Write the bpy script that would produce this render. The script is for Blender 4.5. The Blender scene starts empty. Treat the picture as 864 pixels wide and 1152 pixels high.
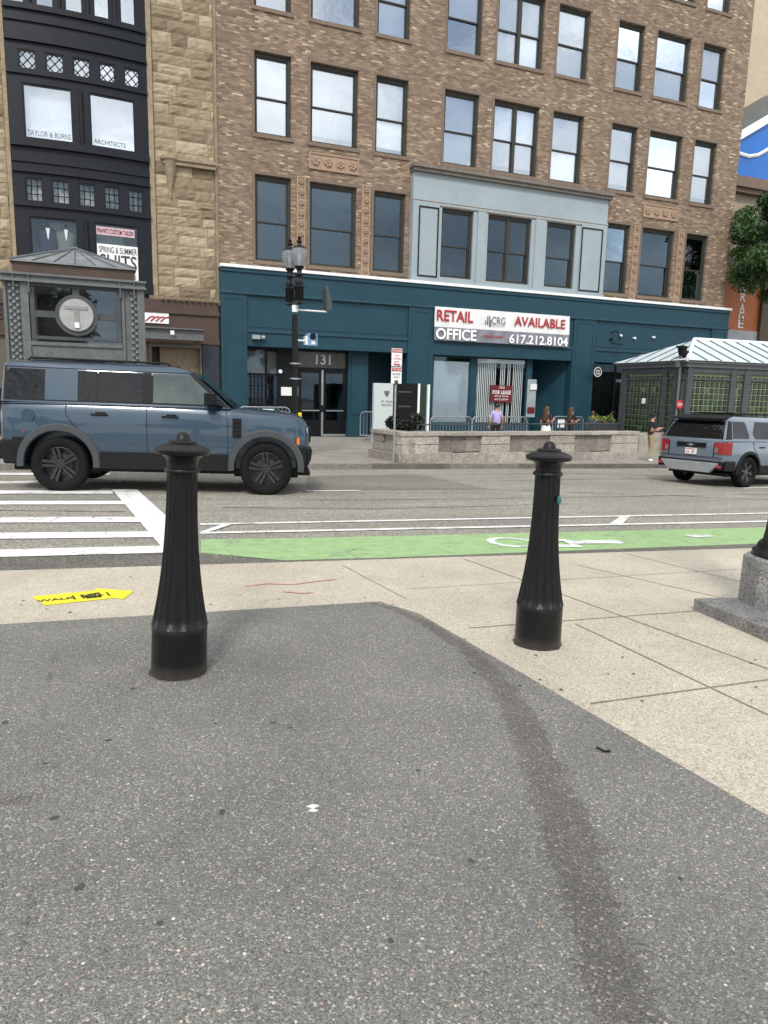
import bpy, bmesh, math, random
from mathutils import Vector, Matrix, Euler
import numpy as np
R = math.radians
random.seed(7); rng = np.random.default_rng(5)
S = bpy.context.scene
COL = S.collection

# ------------------------------------------------------------------ camera
CAMZ = 1.40
YAW, PIT, ROL, FPX = R(-22.1266), R(9.5506), R(1.3594), 795.0      # FPX at 864 px width
def cam_axes():
    cy, sy, cp, sp, cr, sr = math.cos(YAW), math.sin(YAW), math.cos(PIT), math.sin(PIT), math.cos(ROL), math.sin(ROL)
    f = Vector((-sy*cp, cy*cp, -sp)); r = Vector((cy, sy, 0)); u = r.cross(f)
    return cr*r + sr*u, -sr*r + cr*u, f
CR, CU, CF = cam_axes()
cd = bpy.data.cameras.new('camera'); cam = bpy.data.objects.new('camera', cd); COL.objects.link(cam)
cam.matrix_world = Matrix(((CR.x, CU.x, -CF.x, 0), (CR.y, CU.y, -CF.y, 0), (CR.z, CU.z, -CF.z, CAMZ), (0, 0, 0, 1)))
cd.sensor_fit = 'HORIZONTAL'; cd.sensor_width = 36; cd.lens = 36*FPX/864
cd.clip_start = .05; cd.clip_end = 1500
S.camera = cam
# ------------------------------------------------------------------ sky, sun, exposure
SUN_EL, SUN_AZ = 44, 208           # azimuth: compass-like, clockwise from +Y
w = bpy.data.worlds.new('World'); S.world = w; w.use_nodes = True
nt = w.node_tree; nt.nodes.clear()
def wn(t, **k):
    n = nt.nodes.new(t)
    for a, b in k.items(): setattr(n, a, b)
    return n
out = wn('ShaderNodeOutputWorld'); bg = wn('ShaderNodeBackground'); bg.inputs[1].default_value = .10
sky = wn('ShaderNodeTexSky', sky_type='NISHITA', sun_disc=False, sun_elevation=R(SUN_EL), sun_rotation=R(SUN_AZ), air_density=1.0, dust_density=1.5)
tc = wn('ShaderNodeTexCoord'); mp = wn('ShaderNodeMapping'); mp.inputs['Scale'].default_value = (1, 1, 2.2)
nz = wn('ShaderNodeTexNoise'); nz.inputs['Scale'].default_value = 2.1; nz.inputs['Detail'].default_value = 8; nz.inputs['Roughness'].default_value = .58
rp = wn('ShaderNodeValToRGB'); rp.color_ramp.elements[0].position = .31; rp.color_ramp.elements[1].position = .50
nz2 = wn('ShaderNodeTexNoise'); nz2.inputs['Scale'].default_value = 3.2; nz2.inputs['Detail'].default_value = 6
rp2 = wn('ShaderNodeValToRGB'); rp2.color_ramp.elements[0].position = .3; rp2.color_ramp.elements[1].position = .7
rp2.color_ramp.elements[0].color = (5.0, 5.6, 6.4, 1); rp2.color_ramp.elements[1].color = (14.5, 14.8, 15.0, 1)
mx = wn('ShaderNodeMix', data_type='RGBA')
L = nt.links.new
L(tc.outputs['Generated'], mp.inputs[0]); L(mp.outputs[0], nz.inputs['Vector']); L(mp.outputs[0], nz2.inputs['Vector'])
L(nz.outputs[0], rp.inputs[0]); L(nz2.outputs[0], rp2.inputs[0])
L(rp.outputs[0], mx.inputs[0]); L(sky.outputs[0], mx.inputs[6]); L(rp2.outputs[0], mx.inputs[7])
L(mx.outputs[2], bg.inputs[0]); L(bg.outputs[0], out.inputs[0])
sd = bpy.data.lights.new('sun', 'SUN'); sd.energy = 1.7; sd.angle = R(11); sd.color = (1, .96, .9)
so = bpy.data.objects.new('sun', sd); COL.objects.link(so)
az = R(SUN_AZ); sv = Vector((math.sin(az)*math.cos(R(SUN_EL)), math.cos(az)*math.cos(R(SUN_EL)), math.sin(R(SUN_EL))))
so.rotation_euler = sv.to_track_quat('Z', 'Y').to_euler(); so.location = sv*60
S.view_settings.view_transform = 'Standard'; S.view_settings.look = 'None'; S.view_settings.gamma = 1
S.view_settings.exposure = 0.55
S.cycles.max_bounces = 6; S.cycles.transparent_max_bounces = 10

# ------------------------------------------------------------------ photo-calibrated site survey (rays to real planes)
def ray(px, py): return (CR*((px-432)/FPX) - CU*((py-576)/FPX) + CF)
def aty(px, py, Y):
    d = ray(px, py); p = d*(Y/d.y); return Vector((p.x, Y, p.z+CAMZ))
def fx(px, py, Y=26.): p = aty(px, py, Y); return p.x, p.z
def plaza_z(x, y): return .128 - .0205*max(-30, min(40, x)) - .03*max(-3, min(9, y))
def G(px, py, dz=0):
    d = ray(px, py); t = (CAMZ-.128)/(-d.z-.0205*d.x-.03*d.y) ; p = d*t
    return Vector((p.x, p.y, p.z+CAMZ+dz))
_a, _b = G(0, 642), G(864, 616)
def yn(x): return _a.y + (x-_a.x)*(_b.y-_a.y)/(_b.x-_a.x)
def yf(x): return 15.6 + .075*x
def clx(x): return max(-40, min(45, x))
def road_z(x, y):
    v = (y-yn(x))/(yf(x)-yn(x)); v = max(-.1, min(1, v))
    zn = plaza_z(x, yn(x)) - .035 - .0035*max(0, min(x, 15))
    zf = -1.70 - .023*clx(x) + CAMZ
    return zn*(1-v) + zf*v
def walk_z(x, y):
    v = (y-yf(x))/(26-yf(x)); v = max(0, min(1.3, v))
    return (-1.58-.023*clx(x)+CAMZ)*(1-v) + (-1.69-.004*clx(x)+CAMZ)*v
def hit(px, py, fz):
    d = ray(px, py); a, b = 1., 200.
    for t in np.arange(1, 80, .25):
        p = d*t
        if p.z+CAMZ < fz(p.x, p.y): b = t; a = t-.25; break
    for _ in range(40):
        m = (a+b)/2; p = d*m
        if p.z+CAMZ < fz(p.x, p.y): b = m
        else: a = m
    p = d*a; return Vector((p.x, p.y, fz(p.x, p.y)))
def RD(px, py): return hit(px, py, road_z)
def WK(px, py): return hit(px, py, walk_z)

# ------------------------------------------------------------------ materials
def ramp(n, stops):
    cr = n.color_ramp
    while len(cr.elements) > 1: cr.elements.remove(cr.elements[-1])
    cr.elements[0].position = stops[0][0]; cr.elements[0].color = (*stops[0][1], 1)
    for p, c in stops[1:]:
        e = cr.elements.new(p); e.color = (*c, 1)
class NT:
    def __init__(s, name):
        s.m = bpy.data.materials.new(name); s.m.use_nodes = True; s.t = s.m.node_tree
        s.b = s.t.nodes['Principled BSDF']; s.o = s.t.nodes['Material Output']
    def n(s, t, **k):
        x = s.t.nodes.new(t)
        for a, b in k.items():
            if a.startswith('i_'):
                x.inputs[a[2:].replace('_', ' ')].default_value = b
            else: setattr(x, a, b)
        return x
    def l(s, a, b): s.t.links.new(a, b)
    def pos(s, scale=None, obj=False):
        if obj: o = s.n('ShaderNodeTexCoord').outputs['Object']
        else: o = s.n('ShaderNodeNewGeometry').outputs['Position']
        if scale:
            m = s.n('ShaderNodeMapping'); m.inputs['Scale'].default_value = scale; s.l(o, m.inputs[0]); o = m.outputs[0]
        return o
    def noise(s, scale, detail=4, rough=.55, vec=None):
        x = s.n('ShaderNodeTexNoise'); x.inputs['Scale'].default_value = scale; x.inputs['Detail'].default_value = detail; x.inputs['Roughness'].default_value = rough
        s.l(vec if vec is not None else s.pos(), x.inputs['Vector']); return x.outputs[0]
    def ramp(s, src, stops):
        x = s.n('ShaderNodeValToRGB'); ramp(x, stops); s.l(src, x.inputs[0]); return x.outputs[0]
    def mix(s, fac, a, b, mode='MIX'):
        x = s.n('ShaderNodeMix', data_type='RGBA', blend_type=mode)
        for i, v in ((0, fac), (6, a), (7, b)):
            if isinstance(v, (int, float)): x.inputs[i].default_value = v
            elif isinstance(v, tuple): x.inputs[i].default_value = (*v, 1) if len(v) == 3 else v
            else: s.l(v, x.inputs[i])
        return x.outputs[2]
    def math(s, op, a, b=None, clamp=False):
        x = s.n('ShaderNodeMath', operation=op, use_clamp=clamp)
        for i, v in ((0, a), (1, b)):
            if v is None: continue
            if isinstance(v, (int, float)): x.inputs[i].default_value = v
            else: s.l(v, x.inputs[i])
        return x.outputs[0]
    def bump(s, h, strength=.3, dist=.01):
        x = s.n('ShaderNodeBump'); x.inputs['Strength'].default_value = strength; x.inputs['Distance'].default_value = dist
        s.l(h, x.inputs['Height']); s.l(x.outputs[0], s.b.inputs['Normal'])
    def base(s, c):
        if isinstance(c, tuple): s.b.inputs['Base Color'].default_value = (*c, 1)
        else: s.l(c, s.b.inputs['Base Color'])
    def set(s, **k):
        for a, v in k.items(): s.b.inputs[a.replace('_', ' ')].default_value = v
MATS = {}
def mat(name, col, rough=.6, metal=0, var=.12, vs=6, bump=0, bs=60, coat=0, spec=.5, fine=None):
    if name in MATS: return MATS[name]
    t = NT(name); t.set(Roughness=rough, Metallic=metal); t.b.inputs['Coat Weight'].default_value = coat; t.b.inputs['Specular IOR Level'].default_value = spec
    if var:
        p = t.pos(obj=True)
        n = t.noise(vs, 5, .6, p)
        lo = tuple(c*(1-var) for c in col); hi = tuple(min(1, c*(1+var)) for c in col)
        c = t.ramp(n, [(.3, lo), (.7, hi)])
        if fine:
            n2 = t.noise(fine[0], 3, .6, p); c = t.mix(fine[1], c, t.ramp(n2, [(.35, (.25,)*3), (.65, (1., 1., 1.))]), 'MULTIPLY')
        t.base(c)
        r = t.math('MULTIPLY_ADD', n, .2); t.t.nodes[-1].inputs[2].default_value = rough-.1; t.l(r, t.b.inputs['Roughness'])
    else: t.base(col)
    if bump: t.bump(t.noise(bs, 4, .6, t.pos(obj=True)), bump, .01)
    MATS[name] = t.m; return t.m

def m_asphalt():
    t = NT('plaza_asphalt'); p = t.pos()
    def vor(sc):
        v = t.n('ShaderNodeTexVoronoi', feature='F1'); v.inputs['Scale'].default_value = sc; t.l(p, v.inputs['Vector']); return v
    v1 = vor(190); v2 = vor(420)
    s1 = t.n('ShaderNodeSeparateColor'); t.l(v1.outputs['Color'], s1.inputs[0])
    s2 = t.n('ShaderNodeSeparateColor'); t.l(v2.outputs['Color'], s2.inputs[0])
    c1 = t.ramp(s1.outputs[0], [(0, (.07, .068, .064)), (.45, (.145, .140, .130)), (.78, (.215, .206, .185)), (.93, (.36, .335, .275)), (1, (.80, .72, .55))])
    c2 = t.ramp(s2.outputs[1], [(0, (.055, .054, .052)), (.5, (.15, .146, .137)), (1, (.34, .33, .295))])
    c = t.mix(.52, c1, c2)
    # rare coloured pebbles
    v3 = vor(62); s3 = t.n('ShaderNodeSeparateColor'); t.l(v3.outputs['Color'], s3.inputs[0])
    near = t.math('LESS_THAN', v3.outputs['Distance'], .28)
    rare = t.math('GREATER_THAN', s3.outputs[0], .90)
    f = t.math('MULTIPLY', near, rare)
    pc = t.ramp(s3.outputs[1], [(0, (.55, .5, .38)), (.4, (.38, .38, .38)), (.7, (.42, .22, .14)), (1, (.7, .68, .6))])
    c = t.mix(f, c, pc)
    big = t.noise(1.1, 5, .6, p)
    c = t.mix(1., c, t.ramp(big, [(.3, (.78, .78, .79)), (.7, (1.16, 1.15, 1.13))]), 'MULTIPLY')
    # gum spots
    v4 = vor(1.9); s4 = t.n('ShaderNodeSeparateColor'); t.l(v4.outputs['Color'], s4.inputs[0])
    wob = t.math('MULTIPLY', t.noise(40, 2, .5, p), .03)
    d = t.math('ADD', v4.outputs['Distance'], wob)
    g = t.math('LESS_THAN', d, t.math('MULTIPLY_ADD', s4.outputs[1], .018)); t.t.nodes[-2].inputs[2].default_value = .026
    g = t.math('MULTIPLY', g, t.math('GREATER_THAN', s4.outputs[0], .8))
    c = t.mix(t.math('MULTIPLY', g, .55), c, (.03, .031, .034))
    # wet / oily trail
    at = t.n('ShaderNodeAttribute', attribute_name='stain').outputs['Fac']
    e = t.math('ADD', at, t.math('ADD', t.math('MULTIPLY', t.math('SUBTRACT', t.noise(7, 6, .7, p), .5), 1.1), t.math('MULTIPLY', t.math('SUBTRACT', t.noise(90, 3, .6, p), .5), .8)))
    e = t.ramp(e, [(.44, (0, 0, 0)), (.60, (1, 1, 1))])
    c = t.mix(t.math('MULTIPLY', e, .54), c, t.mix(1., c, (.42, .38, .35), 'MULTIPLY'))
    t.base(c)
    t.set(Roughness=.82)
    h = t.math('ADD', t.math('MULTIPLY', v1.outputs['Distance'], -1), t.math('MULTIPLY', v2.outputs['Distance'], -.5))
    t.bump(h, .55, .006)
    return t.m
def m_concrete():
    t = NT('sidewalk_concrete'); p = t.pos()
    v = t.n('ShaderNodeTexVoronoi'); v.inputs['Scale'].default_value = 150; t.l(p, v.inputs['Vector'])
    s = t.n('ShaderNodeSeparateColor'); t.l(v.outputs['Color'], s.inputs[0])
    c = t.ramp(s.outputs[0], [(0, (.14, .11, .09)), (.2, (.37, .32, .255)), (.65, (.49, .435, .345)), (1, (.69, .63, .52))])
    c = t.mix(.4, c, (.475, .425, .34))
    big = t.noise(1.3, 6, .65, p)
    c = t.mix(1., c, t.ramp(big, [(.3, (.82, .81, .80)), (.7, (1.08, 1.08, 1.07))]), 'MULTIPLY')
    v4 = t.n('ShaderNodeTexVoronoi'); v4.inputs['Scale'].default_value = 4.2; t.l(p, v4.inputs['Vector'])
    s4 = t.n('ShaderNodeSeparateColor'); t.l(v4.outputs['Color'], s4.inputs[0])
    d = t.math('ADD', v4.outputs['Distance'], t.math('MULTIPLY', t.noise(45, 2, .5, p), .05))
    thr = t.math('MULTIPLY', s4.outputs[1], .075)
    thr = t.math('ADD', thr, .03)
    g = t.math('MULTIPLY', t.math('LESS_THAN', d, thr), t.math('GREATER_THAN', s4.outputs[0], .5))
    c = t.mix(t.math('MULTIPLY', g, .8), c, (.06, .055, .055))
    t.base(c); t.set(Roughness=.85); t.bump(v.outputs['Distance'], .3, .004)
    return t.m
def m_road(name, tint=(1, 1, 1), k=1.):
    t = NT(name); p = t.pos()
    v = t.n('ShaderNodeTexVoronoi'); v.inputs['Scale'].default_value = 95; t.l(p, v.inputs['Vector'])
    s = t.n('ShaderNodeSeparateColor'); t.l(v.outputs['Color'], s.inputs[0])
    c = t.ramp(s.outputs[0], [(0, (.10*k, .096*k, .088*k)), (.5, (.23*k, .218*k, .19*k)), (.85, (.38*k, .355*k, .30*k)), (1, (.62*k, .57*k, .46*k))])
    st = t.noise(1., 6, .6, t.pos((.25, 2.2, 1)))
    c = t.mix(1., c, t.ramp(st, [(.3, (.8, .8, .8)), (.7, (1.12, 1.11, 1.08))]), 'MULTIPLY')
    n = t.noise(.5, 5, .6, p)
    c = t.mix(1., c, t.ramp(n, [(.35, (.86, .86, .87)), (.65, (1.08, 1.07, 1.05))]), 'MULTIPLY')
    c = t.mix(1., c, tint, 'MULTIPLY')
    t.base(c); t.set(Roughness=.85); t.bump(v.outputs['Distance'], .35, .005)
    return t.m
def m_paint(name, col, wear=.42):
    t = NT(name); p = t.pos()
    n = t.noise(3.5, 8, .72, p); n2 = t.noise(60, 4, .7, p)
    n3 = t.noise(.9, 4, .6, p)
    cr = t.n('ShaderNodeTexVoronoi', feature='DISTANCE_TO_EDGE'); cr.inputs['Scale'].default_value = 1.6; t.l(p, cr.inputs['Vector'])
    crk = t.math('MULTIPLY', t.math('LESS_THAN', t.math('ADD', cr.outputs['Distance'], t.math('MULTIPLY', n, .02)), .016), .10)
    f = t.ramp(t.math('SUBTRACT', t.math('ADD', t.math('ADD', t.math('MULTIPLY', n, .45), t.math('MULTIPLY', n2, .35)), t.math('MULTIPLY', n3, .2)), crk), [(wear-.04, (0, 0, 0)), (wear+.05, (1, 1, 1))])
    v = t.n('ShaderNodeTexVoronoi'); v.inputs['Scale'].default_value = 95; t.l(p, v.inputs['Vector'])
    s = t.n('ShaderNodeSeparateColor'); t.l(v.outputs['Color'], s.inputs[0])
    a = t.ramp(s.outputs[0], [(0, (.07, .07, .07)), (.6, (.17, .17, .16)), (1, (.42, .4, .34))])
    g = t.mix(1., col, t.ramp(t.noise(7, 5, .6, p), [(.3, (.82,)*3), (.7, (1.05,)*3)]), 'MULTIPLY')
    t.base(t.mix(f, a, g)); t.set(Roughness=.7); return t.m
def m_brick():
    t = NT('brown_brick'); p = t.pos()
    s = t.n('ShaderNodeSeparateXYZ'); t.l(p, s.inputs[0])
    c = t.n('ShaderNodeCombineXYZ'); t.l(t.math('ADD', s.outputs[0], s.outputs[1]), c.inputs[0]); t.l(s.outputs[2], c.inputs[1])
    b = t.n('ShaderNodeTexBrick'); b.offset = .5
    for k, v in (('Color1', (0, 0, 0, 1)), ('Color2', (1, 1, 1, 1)), ('Mortar', (.35, .35, .35, 1))): b.inputs[k].default_value = v
    b.inputs['Scale'].default_value = 1; b.inputs['Mortar Size'].default_value = .007; b.inputs['Brick Width'].default_value = .205; b.inputs['Row Height'].default_value = .066; b.inputs['Bias'].default_value = 0
    t.l(c.outputs[0], b.inputs['Vector'])
    k = t.ramp(b.outputs[0], [(0, (.135, .092, .063)), (.3, (.195, .136, .094)), (.65, (.245, .178, .124)), (.88, (.30, .225, .158)), (.96, (.38, .30, .215)), (1, (.52, .43, .32))])
    nv = t.noise(1., 5, .65, t.pos((2.2, 2.2, 4)))
    k = t.mix(1., k, t.ramp(nv, [(.3, (.80, .80, .80)), (.7, (1.15, 1.14, 1.12))]), 'MULTIPLY')
    n2 = t.noise(.35, 4, .6, p); k = t.mix(1., k, t.ramp(n2, [(.3, (.9, .88, .87)), (.7, (1.1, 1.1, 1.1))]), 'MULTIPLY')
    k = t.mix(b.outputs['Fac'], k, (.17, .125, .095))
    t.base(k); t.set(Roughness=.85)
    t.bump(t.math('MULTIPLY', b.outputs['Fac'], -1), .5, .01); return t.m
def m_tone(name, stops, rough=.85, ns=9, bump=.6, bs=14, speck=None):
    t = NT(name); p = t.pos()
    a = t.n('ShaderNodeAttribute', attribute_name='tone').outputs['Fac']
    c = t.ramp(a, stops)
    c = t.mix(1., c, t.ramp(t.noise(ns, 6, .65, p), [(.3, (.72,)*3), (.7, (1.15,)*3)]), 'MULTIPLY')
    if speck:
        v = t.n('ShaderNodeTexVoronoi'); v.inputs['Scale'].default_value = speck; t.l(p, v.inputs['Vector'])
        s = t.n('ShaderNodeSeparateColor'); t.l(v.outputs['Color'], s.inputs[0])
        c = t.mix(1., c, t.ramp(s.outputs[0], [(0, (.35,)*3), (.25, (.85,)*3), (1, (1.2,)*3)]), 'MULTIPLY')
    t.base(c); t.set(Roughness=rough); t.bump(t.noise(bs, 6, .6, p), bump, .03); return t.m
def m_glass(name, tint, refl=.3, rough=.02, wob=.0):
    t = NT(name); t.t.nodes.remove(t.b)
    tr = t.n('ShaderNodeBsdfTransparent'); tr.inputs[0].default_value = (*tint, 1)
    gl = t.n('ShaderNodeBsdfGlossy'); gl.inputs['Roughness'].default_value = rough; gl.inputs['Color'].default_value = (.9, .95, 1, 1) if refl > .1 else (.62, .82, 1, 1)
    fr = t.n('ShaderNodeFresnel'); fr.inputs[0].default_value = 1.5
    f = t.math('ADD', fr.outputs[0], refl, clamp=True)
    mx = t.n('ShaderNodeMixShader'); t.l(f, mx.inputs[0]); t.l(tr.outputs[0], mx.inputs[1]); t.l(gl.outputs[0], mx.inputs[2])
    if wob:
        bp = t.n('ShaderNodeBump'); bp.inputs['Strength'].default_value = wob; bp.inputs['Distance'].default_value = .02
        t.l(t.noise(1.6, 3, .5), bp.inputs['Height']); t.l(bp.outputs[0], gl.inputs['Normal'])
    t.l(mx.outputs[0], t.o.inputs[0]); return t.m
def m_leaf(name, cols):
    t = NT(name)
    a = t.n('ShaderNodeAttribute', attribute_name='tone').outputs['Fac']
    c = t.ramp(a, [(i/(len(cols)-1), x) for i, x in enumerate(cols)]); t.base(c); t.set(Roughness=.55)
    t.b.inputs['Specular IOR Level'].default_value = .35
    return t.m

ASPH = m_asphalt(); CONC = m_concrete(); ROAD = m_road('road_asphalt'); ROADD = m_road('dark_road_asphalt', k=.5)
ROADM = m_road('patched_road_asphalt', k=.72)
PWHITE = m_paint('road_paint_white', (.80, .80, .77), .415); PGREEN = m_paint('road_paint_green', (.30, .45, .20), .405)
PWORN = m_paint('worn_road_paint', (.75, .78, .72), .455)
BRICK = m_brick()
def m_iron():
    t = NT('black_cast_iron'); p = t.pos(obj=True); z = t.n('ShaderNodeSeparateXYZ'); t.l(p, z.inputs[0])
    n = t.noise(9, 5, .6, p); n2 = t.noise(140, 3, .7, p); n3 = t.noise(16, 6, .75, p)
    c = t.ramp(n, [(.3, (.004, .004, .0045)), (.7, (.008, .008, .0085))])
    sc = t.ramp(n2, [(.66, (0, 0, 0)), (.72, (1, 1, 1))]); m3 = t.ramp(n3, [(.54, (0, 0, 0)), (.64, (1, 1, 1))])
    c = t.mix(t.math('MULTIPLY', t.math('MULTIPLY', sc, m3), .5), c, (.10, .095, .085))
    lo = t.math('SUBTRACT', 1., t.math('MULTIPLY', z.outputs[2], 14.), clamp=True)
    c = t.mix(t.math('MULTIPLY', lo, t.math('MULTIPLY', n3, .8)), c, (.11, .095, .075))
    t.base(c); t.l(t.math('ADD', t.math('MULTIPLY', n3, .35), .14), t.b.inputs['Roughness']); t.b.inputs['Specular IOR Level'].default_value = .3
    t.bump(t.noise(110, 4, .6, p), .25, .01); return t.m
IRON = m_iron()
TEAL = mat('teal_painted_panel', (.014, .052, .074), .5, 0, .1, 2, spec=.25)
TEAL2 = mat('teal_trim', (.020, .062, .085), .5, 0, .1, 2, spec=.25)
BLUEGREY = mat('pale_blue_grey_paint', (.29, .345, .37), .6, 0, .08, .8, fine=(2.5, .08))
WHITE = mat('white_paint', (.78, .79, .78), .5, 0, .06, 3)
BRONZE = mat('dark_bronze_frame', (.042, .042, .036), .5, 0, .15, 4, spec=.25)
BLACK = mat('black_paint', (.007, .0075, .009), .45, 0, .15, 4, spec=.2)
NAVY = mat('navy_black_paint', (.008, .010, .015), .42, 0, .2, 3, spec=.25)
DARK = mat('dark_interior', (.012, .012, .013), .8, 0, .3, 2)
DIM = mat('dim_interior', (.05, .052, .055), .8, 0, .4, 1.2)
BLIND = mat('pale_blind', (.86, .89, .88), .7, 0, .06, 1.5)
TERRA = mat('terracotta_ornament', (.33, .23, .16), .85, 0, .2, 12, .4, 40)
TRIMB = mat('brown_trim', (.165, .122, .09), .8, 0, .2, 8)
BROWN = mat('brown_metal_fascia', (.060, .034, .024), .5, 0, .15, 3)
STEEL = mat('grey_painted_steel', (.13, .138, .14), .5, .1, .2, 5, fine=(30, .3))
STEELD = mat('dark_grey_painted_steel', (.055, .062, .066), .5, .1, .2, 5)
ROOFM = mat('weathered_zinc', (.20, .22, .22), .5, .2, .3, 3)
ROOFW = mat('pale_metal_roof', (.60, .68, .70), .42, .1, .08, 2)
GALV = mat('galvanised_steel', (.36, .38, .39), .4, .6, .15, 10)
GRAN = m_tone('speckled_granite', [(0, (.20, .175, .15)), (.5, (.31, .275, .235)), (1, (.45, .41, .35))], .8, 5, .2, 40, 60)
GRAND = m_tone('grey_granite', [(0, (.15, .147, .14)), (1, (.26, .25, .24))], .75, 6, .25, 60, 90)
SAND = m_tone('rock_faced_sandstone', [(0, (.19, .145, .092)), (.35, (.27, .21, .135)), (.7, (.335, .268, .178)), (1, (.41, .34, .235))], .9, 5, .7, 9)
GL_UP = m_glass('upper_window_glass', (.95, .97, .98), .46, .02, .25)
GL_LO = m_glass('lower_window_glass', (.50, .58, .64), .075, .02, .25)
GL_ST = m_glass('shop_glass', (.93, .96, .96), .03, .02, .1)
RED = mat('red_paint', (.42, .022, .03), .5, 0, .05)
MAROON = mat('maroon_sign', (.13, .012, .018), .5, 0, .05)
CONCW = mat('far_sidewalk', (.30, .275, .24), .85, 0, .2, 1.5, .3, 30, fine=(9, .35))
KERB = m_tone('granite_kerb', [(0, (.11, .10, .088)), (1, (.22, .205, .18))], .85, 4, .4, 30, 70)
BEIGE = mat('beige_render', (.50, .42, .30), .85, 0, .06, .8, fine=(3, .12))
BARK = mat('bark', (.07, .055, .042), .9, 0, .3, 14, .8, 30)

# ------------------------------------------------------------------ mesh helpers
ORG = {}
class MB:
    def __init__(s): s.v = []; s.f = []; s.t = []; s.mi = []; s.m = 0; s.tone = 0.
    def add(s, vs, fs):
        o = len(s.v); s.v += [tuple(v) for v in vs]; s.f += [tuple(i+o for i in f) for f in fs]; s.t += [s.tone]*len(fs); s.mi += [s.m]*len(fs); return s
    def box(s, x0, x1, y0, y1, z0, z1):
        return s.add([(x0, y0, z0), (x1, y0, z0), (x1, y1, z0), (x0, y1, z0), (x0, y0, z1), (x1, y0, z1), (x1, y1, z1), (x0, y1, z1)],
                     [(0, 3, 2, 1), (4, 5, 6, 7), (0, 1, 5, 4), (1, 2, 6, 5), (2, 3, 7, 6), (3, 0, 4, 7)])
    def obox(s, c, ex, ey, ez):       # oriented box: centre and three half-vectors
        c, ex, ey, ez = map(Vector, (c, ex, ey, ez))
        vs = [c+a*ex+b*ey+d*ez for d in (-1, 1) for a, b in ((-1, -1), (1, -1), (1, 1), (-1, 1))]
        return s.add(vs, [(0, 3, 2, 1), (4, 5, 6, 7), (0, 1, 5, 4), (1, 2, 6, 5), (2, 3, 7, 6), (3, 0, 4, 7)])
    def poly(s, pts): return s.add(pts, [tuple(range(len(pts)))])
    def prism(s, pts, d):
        n = len(pts); d = Vector(d); a = [Vector(p) for p in pts]
        return s.add(a+[p+d for p in a], [tuple(range(n))[::-1], tuple(range(n, 2*n))]+[(i, (i+1) % n, n+(i+1) % n, n+i) for i in range(n)])
    def tube(s, path, r, n=8, cap=True):
        path = [Vector(p) for p in path]; rs = r if isinstance(r, (list, tuple)) else [r]*len(path)
        vs = []; up = None
        for i, p in enumerate(path):
            d = (path[min(i+1, len(path)-1)]-path[max(i-1, 0)]).normalized()
            if up is None: up = Vector((0, 0, 1)) if abs(d.z) < .9 else Vector((1, 0, 0))
            a = d.cross(up).normalized(); b = a.cross(d).normalized(); up = b
            vs += [p+(a*math.cos(2*math.pi*k/n)+b*math.sin(2*math.pi*k/n))*rs[i] for k in range(n)]
        fs = [(i*n+k, i*n+(k+1) % n, (i+1)*n+(k+1) % n, (i+1)*n+k) for i in range(len(path)-1) for k in range(n)]
        if cap: fs += [tuple(range(n)), tuple((len(path)-1)*n+k for k in range(n))[::-1]]
        return s.add(vs, fs)
    def lathe(s, prof, n=24, c=(0, 0, 0), axis='z', flute=None):
        vs = []
        for (r, z) in prof:
            for k in range(n):
                a = 2*math.pi*k/n; rr = r
                if flute: rr = r*(1-flute(z, a))
                p = (rr*math.cos(a), rr*math.sin(a), z)
                if axis == 'y': p = (p[0], p[2], p[1])
                if axis == 'x': p = (p[2], p[0], p[1])
                vs.append((p[0]+c[0], p[1]+c[1], p[2]+c[2]))
        m = len(prof)
        fs = [(i*n+k, i*n+(k+1) % n, (i+1)*n+(k+1) % n, (i+1)*n+k) for i in range(m-1) for k in range(n)]
        fs += [tuple(range(n))[::-1], tuple((m-1)*n+k for k in range(n))]
        return s.add(vs, fs)
    def build(s, name, mats, parent=None, smooth=None, bevel=0, label=None, kind=None):
        me = bpy.data.meshes.new(name)
        o3 = ORG.get(parent.name, Vector((0, 0, 0))) if parent else Vector((0, 0, 0))
        me.from_pydata([(v[0]-o3[0], v[1]-o3[1], v[2]-o3[2]) for v in s.v], [], s.f); me.update()
        if not isinstance(mats, (list, tuple)): mats = [mats]
        for m in mats: me.materials.append(m)
        if any(s.mi): me.polygons.foreach_set('material_index', s.mi)
        if any(s.t):
            a = me.attributes.new('tone', 'FLOAT', 'FACE'); a.data.foreach_set('value', s.t)
        bm = bmesh.new(); bm.from_mesh(me); bmesh.ops.recalc_face_normals(bm, faces=bm.faces); bm.to_mesh(me); bm.free()
        if smooth:
            me.polygons.foreach_set('use_smooth', [True]*len(me.polygons)); me.set_sharp_from_angle(angle=R(smooth))
        o = bpy.data.objects.new(name, me); COL.objects.link(o)
        if parent: o.parent = parent; ORG[o.name] = o3
        if bevel:
            b = o.modifiers.new('bevel', 'BEVEL'); b.width = bevel; b.segments = 2; b.limit_method = 'ANGLE'; b.angle_limit = R(40)
        if label: o['label'] = label
        if kind: o['kind'] = kind
        return o
def tag(o, label, cat, group=None):
    o['label'] = label; o['category'] = cat
    if group: o['group'] = group
    return o
def thing(name, label, cat, loc, group=None):
    o = bpy.data.objects.new(name, None); COL.objects.link(o); o.location = loc; ORG[o.name] = Vector(loc); o.empty_display_size = .2
    return tag(o, label, cat, group)
def struct(name, mb, m, **k): o = mb.build(name, m, **k); o['kind'] = 'structure'; return o
def evalmesh(o):
    dg = bpy.context.evaluated_depsgraph_get(); dg.update(); return bpy.data.meshes.new_from_object(o.evaluated_get(dg))
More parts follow.
